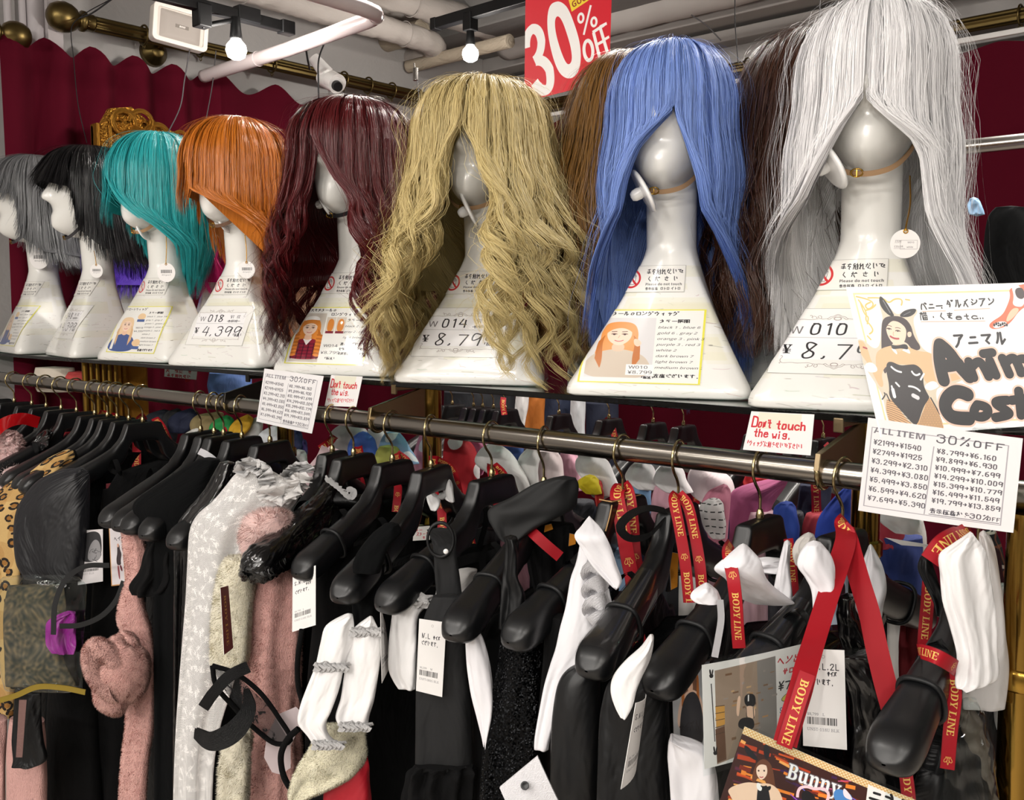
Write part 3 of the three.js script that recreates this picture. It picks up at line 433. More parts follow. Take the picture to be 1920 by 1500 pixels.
// ---------------------------------------------------------------- the rack: glass shelf, posts, brackets, hanging rail
const YS = 1.419, YR = 1.3465, ZR = -1.17, ZH = -1.345;
{
  const sh = thing('glass_shelf', 'long clear glass shelf with a green edge under the row of wig heads', 'shelf', V(-1.65, YS - .005, -1.455));
  mesh('pane', box(3.9, .01, .49, 0, 0, 0, .0015), phy({ color: '#dfeee8', roughness: .03, transmission: 1, thickness: .01, ior: 1.5, attenuationColor: new THREE.Color('#1d4a3c'), attenuationDistance: .05 }), sh);
  const rl = thing('hanging_rail', 'thick polished steel rail carrying the black hangers', 'rail', V(-1.65, YR, ZR)); mesh('tube', cyl(.0172, 4.1, 0, 0, 0, 'x', .0172, 40), phy({ color: '#9d978f', metalness: 1, roughness: .22 }), rl);
  const fl = lathe(Array.from({ length: 2 }, (_, i) => [.019, i * 1.78]), 40);
  const post = (x, z, label, top = 1.41, r = .0195) => { const o = thing('brass_post', label, 'post', V(x, 0, z)); mesh('tube', cyl(r, top, 0, top / 2, 0, 'y', r, 40), phy({ color: '#a5823e', metalness: 1, roughness: .16 }), o); mesh('foot', lathe([[r * 2.6, 0], [r * 2.6, .012], [r * 1.4, .03], [r, .034]], 32), MAT.brass, o); mesh('collar', lathe([[r, 0], [r * 1.25, .004], [r * 1.25, .022], [r, .026]], 32).translate(0, top - .2, 0), MAT.brass, o); return o; };
  post(-1.903, -1.31, 'brass post behind the small price list card'); post(-1.4, -1.31, 'brass post below the blonde wig stand'); post(-.519, -1.31, 'brass post beside the large price list card');
  const e = onZ(1912, 1300, -1.16); post(e.x, -1.16, 'brass post at the right edge of the picture', 1.33, .021);
  const bracket = (x, label, m) => {
    const o = thing('shelf_bracket', label, 'bracket', V(x, 0, 0)), s = new THREE.Shape();
    for (const [i, [z, y]] of [[.01, 1.335], [.022, 1.352], [.018, 1.372], [-.12, 1.404], [-.15, 1.404], [-.15, 1.31], [-.06, 1.345], [-.02, 1.33]].entries()) i ? s.lineTo(-(z + ZR), y) : s.moveTo(-(z + ZR), y);
    mesh('plate', new THREE.ExtrudeGeometry(s, { depth: .006, bevelSize: .001, bevelThickness: .001, bevelSegments: 1 }).rotateY(Math.PI / 2).translate(-.003, 0, 0), m, o);
    mesh('arm', merge([box(.014, .012, .26, 0, 1.407, -1.34, .003), box(.014, .02, .006, 0, 1.404, -1.212, .002)]), m, o);
    mesh('rail_ring', new THREE.TorusGeometry(.0195, .004, 8, 28).rotateY(Math.PI / 2).translate(0, YR, ZR), MAT.hook, o); return o;
  };
  const bm = phy({ color: '#8c7a5e', metalness: .8, roughness: .3 });
  bracket(-1.903, 'shelf bracket behind the small price list card', phy({ color: '#2a2723', metalness: .8, roughness: .3 })); bracket(-1.4, 'shiny shelf bracket plate beside the small red lettered card', phy({ color: '#9a8564', metalness: 1, roughness: .2 })); bracket(-.519, 'tan shelf bracket beside the large red lettered card', bm);
}
// ---------------------------------------------------------------- faceless mannequin heads on flared stands
const NECK = .0415, HC = V(0, .445, .02);
function baseR(phi) { const x = Math.sin(phi), z = Math.cos(phi), P = 11; let s = 0; for (const [nx, nz, d] of [[0, 1, .118], [0, -1, .075], [.967, -.254, .121], [-.967, -.254, .121]]) s += Math.pow(Math.max(0, (nx * x + nz * z) / d), P); return Math.pow(s, -1 / P); }
function standR(phi, h) { const t = clamp((h - .016) / .228), g = Math.pow(1 - t, 1.16); return NECK + (baseR(phi) - NECK) * g * (h < .004 ? .985 : 1); }
let HEADGEO;
{
  const rows = [], N = 72, row = (h, k = 1) => Array.from({ length: N }, (_, j) => { const a = -j / N * 2 * Math.PI, r = standR(a, h) * k; return V(r * Math.sin(a), h, r * Math.cos(a)); });
  rows.push(row(0, .01), row(0, .97), row(.0015, .99), row(.004, 1)); for (let i = 0; i <= 26; i++) rows.push(row(.012 + i * .0092)); for (const h of [.27, .3, .33, .36, .4]) rows.push(row(h, 1 + (h - .25) * .12).map((v) => V(v.x, v.y, v.z + (h - .25) * .06)));
  rows.forEach((r) => r.reverse()); rows.reverse();
  const neck = sheet(rows, true), head = new THREE.SphereGeometry(1, 96, 72), p = head.attributes.position;
  for (let i = 0; i < p.count; i++) {
    const d = V(p.getX(i), p.getY(i), p.getZ(i)), low = clamp(-d.y), front = clamp(d.z), v = V(d.x * .0745, d.y * .117, d.z * .1);
    v.x *= 1 - .2 * Math.pow(low, 1.4); v.z *= d.z < 0 && d.y < 0 ? 1 - .35 * low : 1; v.z += .04 * sstep(.25, .95, low) * (.4 + .6 * front);
    if (d.z > 0) {
      const nx = Math.exp(-((v.x / .0115) ** 2)), ny = v.y < -.012 ? Math.exp(-(((v.y + .012) / .009) ** 2)) : Math.exp(-(((v.y + .012) / .03) ** 2));
      v.z += .021 * nx * ny; v.z -= .009 * Math.exp(-(((Math.abs(v.x) - .033) / .017) ** 2) - (((v.y - .02) / .016) ** 2));
      v.z -= .004 * Math.exp(-((v.x / .03) ** 2) - (((v.y + .042) / .011) ** 2)); v.z += .004 * Math.exp(-((v.x / .022) ** 2) - (((v.y + .092) / .014) ** 2));
    }
    p.setXYZ(i, v.x + HC.x, v.y + HC.y, v.z + HC.z);
  }
  head.computeVertexNormals(); HEADGEO = merge([neck, head]);
}
// scuffs and yellowed tape on the stands: real marks in the photograph
const scuff = (() => {
  const [c, g] = canvas(512, 512, '#eeede8');
  for (let i = 0; i < 26; i++) { const x = rr(0, 512), y = rr(170, 420); g.fillStyle = `rgba(226,222,190,${rr(.15, .4)})`; g.fillRect(x, y, rr(40, 160), rr(10, 60)); }
  for (let i = 0; i < 260; i++) { const x = rr(0, 512), y = 512 - Math.pow(rnd(), 1.8) * 330; g.strokeStyle = `rgba(${rr(70, 150)},${rr(65, 140)},${rr(60, 120)},${rr(.15, .5)})`; g.lineWidth = rr(.4, 1.3); g.beginPath(); g.moveTo(x, y); g.quadraticCurveTo(x + rr(-8, 8), y + rr(-4, 4), x + rr(-16, 16), y + rr(-7, 7)); g.stroke(); }
  for (let i = 0; i < 40; i++) { g.fillStyle = `rgba(90,85,75,${rr(.2, .6)})`; g.fillRect(rr(0, 512), rr(330, 512), rr(1, 4), rr(1, 3)); }
  return c;
})();
{ const u = HEADGEO.attributes.uv, p = HEADGEO.attributes.position; for (let i = 0; i < p.count; i++) { const a = Math.atan2(p.getX(i), p.getZ(i)); u.setXY(i, .5 + a / 6.2832, clamp(p.getY(i) / .34, .002, .998)); } }
const headM = phy({ map: tex(scuff), roughness: .3, clearcoat: 1, clearcoatRoughness: .035 });

// ---------------------------------------------------------------- printed stickers and price cards for the stands
const inkK = '#17161a';
function drawWarn() {
  const [c, g] = canvas(512, 232, '#eceae4'); g.strokeStyle = '#8d8b86'; g.lineWidth = 2; g.strokeRect(2, 2, 508, 228);
  g.strokeStyle = '#3a3a3c'; g.lineWidth = 4; g.lineJoin = 'round';
  const hx = 96, hy = 116; g.beginPath(); for (const [i, [x, y]] of [[-22, 46], [-24, 20], [-44, -6], [-38, -14], [-22, 2], [-22, -36], [-12, -38], [-10, -8], [-8, -46], [2, -48], [4, -10], [8, -42], [17, -42], [18, -8], [23, -30], [32, -28], [28, 18], [20, 46]].entries()) i ? g.lineTo(hx + x, hy + y) : g.moveTo(hx + x, hy + y); g.closePath(); g.fillStyle = '#fff'; g.fill(); g.stroke();
  g.strokeStyle = '#cf3335'; g.lineWidth = 17; g.beginPath(); g.arc(hx - 4, hy, 72, 0, 7); g.stroke(); g.beginPath(); g.moveTo(hx - 54, hy - 52); g.lineTo(hx + 46, hy + 52); g.stroke();
  ink(g, '手を触れないで', 218, 76, 37, 46, inkK, 6, { gap: .06 }); ink(g, 'ください', 222, 136, 36, 42, inkK, 6, { gap: .88 });
  type(g, 'Please do not touch', 216, 174, 29, '#2b2a2d', 'sans-serif', 'bold'); ink(g, '表示価格', 218, 212, 22, 24, '#2b2a2d', 4); ink(g, 'ロトロ イトロ', 336, 212, 20, 24, '#2b2a2d', 4); return tex(c);
}
function ornament(g, cx, y, s, flip, col) {
  g.save(); g.translate(cx, y); g.scale(s, flip ? -s : s); g.strokeStyle = col; g.lineWidth = 2;
  for (const m of [1, -1]) { g.save(); g.scale(m, 1); for (const q of ['M0 -34 C12 -30 10 -20 22 -20 C34 -18 30 -8 40 -6', 'M0 -26 C8 -24 10 -14 20 -12 C30 -8 26 0 36 0', 'M0 -14 C10 -14 16 -6 12 0 C8 6 0 4 0 4', 'M36 -2 C44 -10 52 0 60 -4 C70 -10 78 0 84 -4', 'M64 -6 C58 -20 68 -30 74 -22 C80 -14 72 -8 70 -14', 'M80 -6 C80 -18 92 -26 98 -18 C104 -12 96 -6 94 -12', 'M98 -18 C100 -30 108 -30 106 -22', 'M84 -2 C110 8 130 -6 150 0 C170 6 190 -6 200 0 C208 6 214 -4 206 -6', 'M200 0 C214 10 206 26 200 34 C196 44 206 48 206 40'])g.stroke(new Path2D(q)); g.restore(); }
  g.beginPath(); g.ellipse(0, -6, 14, 9, 0, 0, 7); g.stroke(); g.restore();
}
function drawPrice(no, price) {
  const [c, g] = canvas(512, 420, '#f0efeb'); g.strokeStyle = '#97958f'; g.lineWidth = 2; g.strokeRect(1, 1, 510, 418); g.fillStyle = '#f6f5f6'; g.fillRect(40, 78, 432, 250);
  ornament(g, 256, 72, 1, false, '#8a7a74'); ornament(g, 256, 352, 1, true, '#8a7a74');
  type(g, 'W', 70, 164, 66, '#6d6a6c', 'sans-serif'); ink(g, no, 150, 168, 48, 78, inkK, 8, { gap: .22, skew: .1 }); ink(g, '耐熱', 350, 132, 28, 32, '#4a484c', 3, { gap: .8 }); ink(g, '表耐熱', 336, 174, 24, 26, '#5a585c', 3); g.strokeStyle = inkK; g.lineWidth = 4; g.beginPath(); g.moveTo(330, 164); g.lineTo(436, 162); g.stroke();
  g.strokeStyle = '#9a989a'; g.lineWidth = 2; g.beginPath(); g.moveTo(44, 188); g.lineTo(470, 190); g.stroke();
  type(g, '¥', 48, 292, 80, inkK, 'serif', 'bold'); ink(g, price, 122, 320, 64, 112, inkK, 8, { gap: .17, skew: .14 }); ink(g, '(税込)', 402, 322, 22, 34, inkK, 3, { gap: .1 }); return tex(c);
}
// a smiling model in a wig, drawn flat for the printed cards
function drawModel(g, x, y, s, hair, o = {}) {
  g.save(); g.translate(x, y); g.scale(s, s);
  const dk = o.dark || '#c06f2c';
  blob(g, [[0, -62], [44, -52], [58, 0], [56, 60], [70, 130], [56, 200], [20, 210], [0, 90], [-20, 210], [-62, 200], [-72, 120], [-56, 60], [-58, 0], [-44, -50]], hair);
  if (o.body) { blob(g, [[-30, 96], [30, 96], [92, 140], [110, 260], [-110, 260], [-92, 140]], o.body); if (o.plaid) { g.strokeStyle = 'rgba(40,16,30,.5)'; g.lineWidth = 6; for (let i = -90; i < 100; i += 26) { g.beginPath(); g.moveTo(i, 130); g.lineTo(i, 258); g.stroke(); } for (let i = 140; i < 258; i += 26) { g.beginPath(); g.moveTo(-90, i); g.lineTo(90, i); g.stroke(); } poly(g, [[-24, 100], [24, 100], [0, 150]], '#f3eee8'); } }
  blob(g, [[-18, 60], [18, 60], [20, 108], [-20, 108]], '#eec3a6'); blob(g, [[0, -34], [34, -22], [40, 16], [28, 56], [0, 80], [-28, 56], [-40, 16], [-34, -22]], '#f6d6bf');
  blob(g, [[-46, 20], [-44, -40], [0, -60], [44, -42], [48, 22], [36, -6], [10, -26], [-20, -18], [-36, 2]], hair);
  if (o.cap) blob(g, [[-44, -40], [-30, -78], [30, -82], [50, -44], [10, -52], [-20, -50]], '#f4f2ee');
  g.strokeStyle = '#5a3a30'; g.lineWidth = 3.4; for (const m of [-16, 16]) { g.beginPath(); g.moveTo(m - 9, 12); g.quadraticCurveTo(m, 5, m + 9, 12); g.stroke(); g.fillStyle = '#4a2f28'; g.beginPath(); g.arc(m, 13, 4.4, 0, 7); g.fill(); g.beginPath(); g.moveTo(m - 9, -2); g.lineTo(m + 8, -4); g.stroke(); }
  g.strokeStyle = '#cf5d62'; g.lineWidth = 4; g.beginPath(); g.moveTo(-13, 46); g.quadraticCurveTo(0, 58, 14, 45); g.stroke(); g.strokeStyle = '#d9a98e'; g.lineWidth = 2.5; g.beginPath(); g.moveTo(2, 18); g.lineTo(-3, 33); g.stroke();
  g.strokeStyle = dk; g.lineWidth = 3; for (let i = 0; i < 9; i++) for (const m of [1, -1]) { g.beginPath(); g.moveTo(m * (44 + i * 2), 20 + i * 4); g.bezierCurveTo(m * (58 + i), 80, m * (40 + i * 3), 120, m * (50 + i * 2), 200 - i * 6); g.stroke(); }
  if (o.curl) { for (const m of [1, -1]) for (let i = 0; i < 12; i++) blob(g, [[m * 40, 60 + i * 14], [m * 78, 66 + i * 14], [m * 70, 86 + i * 14], [m * 46, 78 + i * 14]], i % 2 ? hair : dk); }
  if (o.hand) { blob(g, [[44, 34], [60, 40], [70, 62], [60, 84], [46, 70]], '#f3cdb4'); }
  g.restore();
}
function drawCard(kind) {
  const [c, g] = canvas(480, 560, '#f0efea'); g.strokeStyle = '#e6e04e'; g.lineWidth = 8; g.strokeRect(5, 5, 470, 550);
  const line = (t, x, y, s = 30) => type(g, t, x, y, s, inkK, 'sans-serif', 'italic');
  if (kind === 'long') {
    ink(g, '大きめカールのロングウィッグ', 34, 46, 22, 30, inkK, 4, { gap: .12 }); g.fillStyle = '#dcdadb'; g.fillRect(24, 66, 268, 452); g.save(); g.beginPath(); g.rect(24, 66, 268, 452); g.clip(); drawModel(g, 150, 176, 1.35, '#eb9a52', { body: '#cfc0ae', hand: 1 }); g.restore();
    ink(g, 'カラー展開', 306, 102, 20, 26, inkK, 4); ['black 1 . blue 6', 'gold 6 . gray 2', 'orange 3 . pink 3', 'purple 3 . red 3', 'white 2', 'dark brown 7', 'light brown 7', 'medium brown 7'].forEach((t, i) => line(t, 300, 146 + i * 43, 24)); ink(g, '在庫ございます.', 300, 512, 20, 28, inkK, 4);
    g.fillStyle = '#f4f3f1'; g.fillRect(190, 418, 108, 80); type(g, 'W010', 200, 450, 30, inkK); type(g, '¥8.799', 198, 488, 32, inkK); ink(g, '(税込)', 250, 522, 14, 18, inkK, 3);
  } else if (kind === 'curl') {
    ink(g, '二段毛づめカールの'.replace('段毛づ', '大き'), 60, 44, 22, 28, inkK, 4); ink(g, 'ロングウィッグ', 230, 86, 22, 30, inkK, 4); g.fillStyle = '#cfc6ba'; g.fillRect(24, 62, 180, 476); g.save(); g.beginPath(); g.rect(24, 62, 180, 476); g.clip(); drawModel(g, 112, 190, 1.25, '#e08b3c', { body: '#8e2438', plaid: 1, cap: 1, curl: 1 }); g.restore();
    for (const x of [212, 272]) { g.fillStyle = '#d8cdbf'; g.fillRect(x, 100, 56, 160); blob(g, [[x + 28, 108], [x + 50, 140], [x + 46, 240], [x + 10, 240], [x + 8, 140]], '#d9893f'); g.fillStyle = '#7e2334'; g.fillRect(x + 4, 236, 48, 22); }
    ink(g, 'カラー展開', 336, 140, 20, 26, inkK, 4); ['black 2 . gold 4', 'gray 2 . red 3', 'light brown 7'].forEach((t, i) => line(t, 326, 196 + i * 54, 24)); ink(g, '在庫ございます', 322, 370, 18, 26, inkK, 4); ink(g, 'お気軽スタッフまで', 318, 418, 15, 24, inkK, 4); ink(g, 'お声掛け下さいませ', 318, 462, 15, 24, inkK, 4); type(g, 'W014', 222, 390, 34, inkK); type(g, '¥8.799', 212, 458, 38, inkK); ink(g, '(税込)', 240, 510, 18, 24, inkK, 3);
  } else {
    ink(g, 'ショートウィッグ'.replace('ショ', 'シロ'), 60, 50, 26, 30, inkK, 4); drawModel(g, 130, 210, 1.3, '#f0cfa6', { body: '#3a5490', dark: '#d9b184' }); g.fillStyle = '#f0efea'; g.fillRect(24, 330, 26, 190); blob(g, [[250, 80], [296, 96], [300, 150], [250, 170], [216, 130]], '#eccb9f'); g.fillStyle = '#46619c'; g.fillRect(226, 158, 70, 30); blob(g, [[260, 390], [310, 400], [316, 470], [262, 486], [226, 440]], '#eac79b'); g.fillStyle = '#46619c'; g.fillRect(234, 478, 80, 36);
    ink(g, 'カラー展開', 318, 90, 20, 24, inkK, 4); ['black 1 . blue 14', 'gray 1 . gray 2', 'green 1 . green 2', 'orange 3 . pink 3', 'purple 2 . red 3', 'white 2', 'dark brown 2', 'medium brown 7', 'light brown 7'].forEach((t, i) => line(t, 308, 132 + i * 42, 22)); ink(g, '在庫ございます', 310, 532, 18, 26, inkK, 5); type(g, kind === 'short' ? 'W018' : 'W048', 232, 270, 28, inkK); type(g, '¥4.399', 222, 310, 28, inkK);
  }
  return tex(c);
}
const glossy = (t) => phy({ map: t, roughness: .28, clearcoat: .9, clearcoatRoughness: .06 });
const TEX = { warn: glossy(drawWarn()), w014: glossy(drawPrice('014', '8,799')), w010: glossy(drawPrice('010', '8,799')), w018: glossy(drawPrice('018', '4,399')), w048: glossy(drawPrice('048', '4,399')), long: glossy(drawCard('long')), curl: glossy(drawCard('curl')), short: glossy(drawCard('short')), shortB: glossy(drawCard('b')) };
// a patch that lies on the stand: arc centre s0, width w, heights y0..y1
function patchGeo(s0, w, y0, y1, off = .0009, tilt = 0) {
  const rows = [], nx = 26, ny = 12, phis = Array.from({ length: 361 }, (_, i) => (i - 180) * D2R);
  for (let i = 0; i <= ny; i++) {
    const r = [];
    for (let j = 0; j <= nx; j++) {
      const h = lerp(y1, y0, i / ny) + tilt * (j / nx - .5), arc = [0]; for (let k = 1; k < 361; k++) { const a = standR(phis[k - 1], h), b = standR(phis[k], h); arc.push(arc[k - 1] + Math.hypot(a * Math.sin(phis[k - 1]) - b * Math.sin(phis[k]), a * Math.cos(phis[k - 1]) - b * Math.cos(phis[k]))); }
      const tgt = arc[180] + s0 + (j / nx - .5) * w; let k = arc.findIndex((q) => q >= tgt); if (k < 1) k = 1; const f = (tgt - arc[k - 1]) / (arc[k] - arc[k - 1]), ph = phis[k - 1] + f * D2R, R = standR(ph, h) + off; r.push(V(R * Math.sin(ph), h + off * .6, R * Math.cos(ph)));
    }
    rows.push(r);
  }
  return sheet(rows, false, true);
}
// ---------------------------------------------------------------- wigs: a cap and thousands of strands that follow crown, parting and length
function hairPath(P, a0, s, o) {
  // returns position in the stand's own frame; a0 azimuth in degrees (0 = face), s metres along the strand
  const L1 = P.L1; let y, k, th = Math.PI / 2;
  if (s < L1) { th = s / L1 * Math.PI / 2; k = Math.pow(Math.sin(th), .86); y = P.eq + (P.crown - P.eq) * Math.pow(Math.cos(th), 1.05); } else { y = P.eq - (s - L1); k = 1; }
  let a = ((a0 + 540) % 360) - 180;
  const w = P.width ? P.width(y, a) : 0;
  let pushed = 0;
  if (P.open && y < P.open.top) {
    const d = ((a - P.open.mid + 540) % 360) - 180, side = d >= 0 ? P.open.R : P.open.L; let O = side[0][1];
    for (let i = 0; i < side.length - 1; i++) { const [ya, A] = side[i], [yb, B] = side[i + 1]; if (y <= ya) O = y >= yb ? lerp(A, B, (ya - y) / (ya - yb)) : B; }
    const ad = Math.abs(d), na = Math.max(ad, O + ad * .28); pushed = na - ad; a = P.open.mid + (d >= 0 ? 1 : -1) * na;
  }
  const ar = a * D2R; let R = (P.r0 || .1) * k + (th > 1.5 ? w : w * k) + (o.layer || 0) * Math.min(1, .25 + k) + pushed * .00022;
  const wv = P.wave; let ta = 0, dy = 0;
  if (wv && s > wv.from) { const g = Math.min(1, (s - wv.from) / wv.grow), A = wv.amp * g * (o.amp || 1), f = 2 * Math.PI * (s - wv.from) / (wv.len * (o.lam || 1)) + (o.ph || 0); R += A * .75 * Math.cos(f) + A * .4; ta += A * Math.sin(f); dy += A * .3 * Math.sin(f * .5); }
  if (P.curl && s > (o.len || P.L1 + .2) - P.curl.len) { const f = (s - (o.len - P.curl.len)) / P.curl.len; R += P.curl.amp * f * f; }
  let x = Math.sin(ar) * R * (P.ex || .93) + Math.cos(ar) * ta, z = Math.cos(ar) * R * (P.ez || 1.14) - Math.sin(ar) * ta + .012;
  if (o.wan) { const q = s * 9; x += o.wan * noise(q, o.id, 1) * k; z += o.wan * noise(q, o.id, 7) * k; }
  const Y = HC.y + y + dy * .4;
  if (Y < .3 && Y > -.01) { const ph = Math.atan2(x, z), need = standR(ph, Math.max(0, Y)) + .006 + (o.layer || 0) * .8, r = Math.hypot(x, z); if (r < need) { x *= need / r; z *= need / r; } }
  return { p: V(x, Y, z), n: V(Math.sin(ar) * Math.sin(th), Math.cos(th) + .05, Math.cos(ar) * Math.sin(th)).normalize() };
}
function wigGeo(P) {
  const col = new THREE.Color(P.color), lenOf = (a) => P.L1 + P.eq - P.len(a);
  P.L1 = P.L1 || .175;
  // cap
  const capRows = [], NA = 120, NT = 44, mid = P.open ? P.open.mid : 180;
  for (let i = 0; i <= NT; i++) { const r = []; for (let j = 0; j <= NA; j++) { const a = mid + .01 + j / NA * 359.98, L = lenOf(((a + 540) % 360) - 180) * (P.capTo || .9); const o = { layer: P.capLayer ?? -.002, amp: .25, len: L }; r.push(hairPath(P, a, Math.max(.002, i / NT * L), o).p); } capRows.push(r); }
  const cap = sheet(capRows);
  // strands
  const tl = P.tilt || .5, N = P.strands || 3000, S = P.seg || 18, nl = P.locks || 120, fly = P.fly ?? 120, T = N + fly;
  const pos = new Float32Array(T * (S + 1) * 6), nor = new Float32Array(T * (S + 1) * 6), clr = new Float32Array(T * (S + 1) * 6), uv = new Float32Array(T * (S + 1) * 4), idx = new Uint32Array(T * S * 6);
  const locks = Array.from({ length: nl }, (_, i) => ({ a: -180 + 360 * (i + rnd()) / nl, ph: rr(0, 6.28), lam: rr(.85, 1.2), amp: rr(.55, 1.25), lay: Math.pow(rnd(), 1.3) * (P.thick || .016), dl: rr(-1, .3) * (P.ragged || .02), tone: gauss() * .08 }));
  if (P.sync) locks.forEach((l) => { l.ph = P.sync * l.a * D2R + rr(-.7, .7); });
  let vi = 0, ii = 0, ui = 0, vc = 0;
  for (let q = 0; q < T; q++) {
    const isFly = q >= N, l = locks[Math.floor(rnd() * nl)], spread = P.spread || 4; let d = gauss() * spread; if (P.open) { const w = (x) => ((x - P.open.mid + 540) % 360) - 180; if (w(l.a + d) * w(l.a) < 0 || Math.abs(w(l.a)) + Math.abs(d) > 179) d = -d; if (w(l.a + d) * w(l.a) < 0) d = 0; }
    const tone = 1 + l.tone + gauss() * .1, o = { layer: isFly ? l.lay + rr(.004, .03) : l.lay + rr(-.003, .003), ph: l.ph + (isFly ? rr(-1, 1) : rr(-.25, .25)), lam: l.lam, amp: l.amp * (isFly ? rr(.8, 2) : 1), wan: (P.wander || .004) * (isFly ? 5 : 1), id: q * .37 };
    const L = Math.max(.06, lenOf(((l.a + d + 540) % 360) - 180) + l.dl + rr(-.012, .004)); o.len = L;
    const wid = (P.w || .0011) * (isFly ? .45 : rr(.7, 1.3)), roll = gauss() * .5, cr = clamp(col.r * tone, 0, 1), cg = clamp(col.g * tone, 0, 1), cb = clamp(col.b * tone, 0, 1);
    const pts = [], s0 = rr(.001, .02);
    for (let i = 0; i <= S; i++) { const t = i / S, s = lerp(s0, L, t), tight = P.clump ? 1 - P.clump * sstep(.35, 1, t) : 1; pts.push(hairPath(P, l.a + d * tight, s, o)); }
    for (let i = 0; i <= S; i++) {
      const a = pts[Math.max(0, i - 1)].p, b = pts[Math.min(S, i + 1)].p, Tn = b.clone().sub(a).normalize(), n = pts[i].n, side = Tn.clone().cross(n).normalize(), up = side.clone().cross(Tn).normalize(), t = i / S;
      const cs = Math.cos(roll), sn = Math.sin(roll), sd = side.clone().multiplyScalar(cs).addScaledVector(up, sn), nn = up.clone().multiplyScalar(cs).addScaledVector(side, -sn), hw = wid * .5 * (t > .8 ? 1 - (t - .8) * 3.6 : 1);
      for (const m of [1, -1]) { const p = pts[i].p; pos[vi] = p.x + sd.x * hw * m; pos[vi + 1] = p.y + sd.y * hw * m; pos[vi + 2] = p.z + sd.z * hw * m; const nx = nn.x + sd.x * m * tl, ny = nn.y + sd.y * m * tl, nz = nn.z + sd.z * m * tl, nl2 = Math.hypot(nx, ny, nz); nor[vi] = nx / nl2; nor[vi + 1] = ny / nl2; nor[vi + 2] = nz / nl2; clr[vi] = cr; clr[vi + 1] = cg; clr[vi + 2] = cb; vi += 3; uv[ui++] = t * L; uv[ui++] = m > 0 ? .001 : 0; }
      if (i < S) { const v0 = vc + i * 2; idx[ii++] = v0; idx[ii++] = v0 + 2; idx[ii++] = v0 + 1; idx[ii++] = v0 + 1; idx[ii++] = v0 + 2; idx[ii++] = v0 + 3; }
    }
    vc += (S + 1) * 2;
  }
  const g = new THREE.BufferGeometry(); g.setAttribute('position', new THREE.BufferAttribute(pos, 3)); g.setAttribute('normal', new THREE.BufferAttribute(nor, 3)); g.setAttribute('color', new THREE.BufferAttribute(clr, 3)); g.setAttribute('uv', new THREE.BufferAttribute(uv, 2)); g.setIndex(new THREE.BufferAttribute(idx, 1));
  return { cap, strands: g };
}
const streak = data(512, 64, (u, v) => clamp(.5 + .5 * noise(u * 90, v * 1.2, 2) + .4 * noise(u * 210, v * 2, 5)), [9, 1]);
function wig(P, pos, turn, label, group) {
  const { cap, strands } = wigGeo(P), o = thing('wig', label, 'wig', pos, turn, group);
  const base = { roughness: P.rough || .42, specularIntensity: P.spec ?? .8, side: THREE.DoubleSide };
  mesh('hair_cap', cap, phy({ ...base, color: P.color, bumpMap: streak, bumpScale: .002 }), o);
  const h = mesh('hair', strands, phy({ ...base, color: '#ffffff', vertexColors: true, anisotropy: .5 }), o); h.userData.kind = 'stuff'; return o;
}
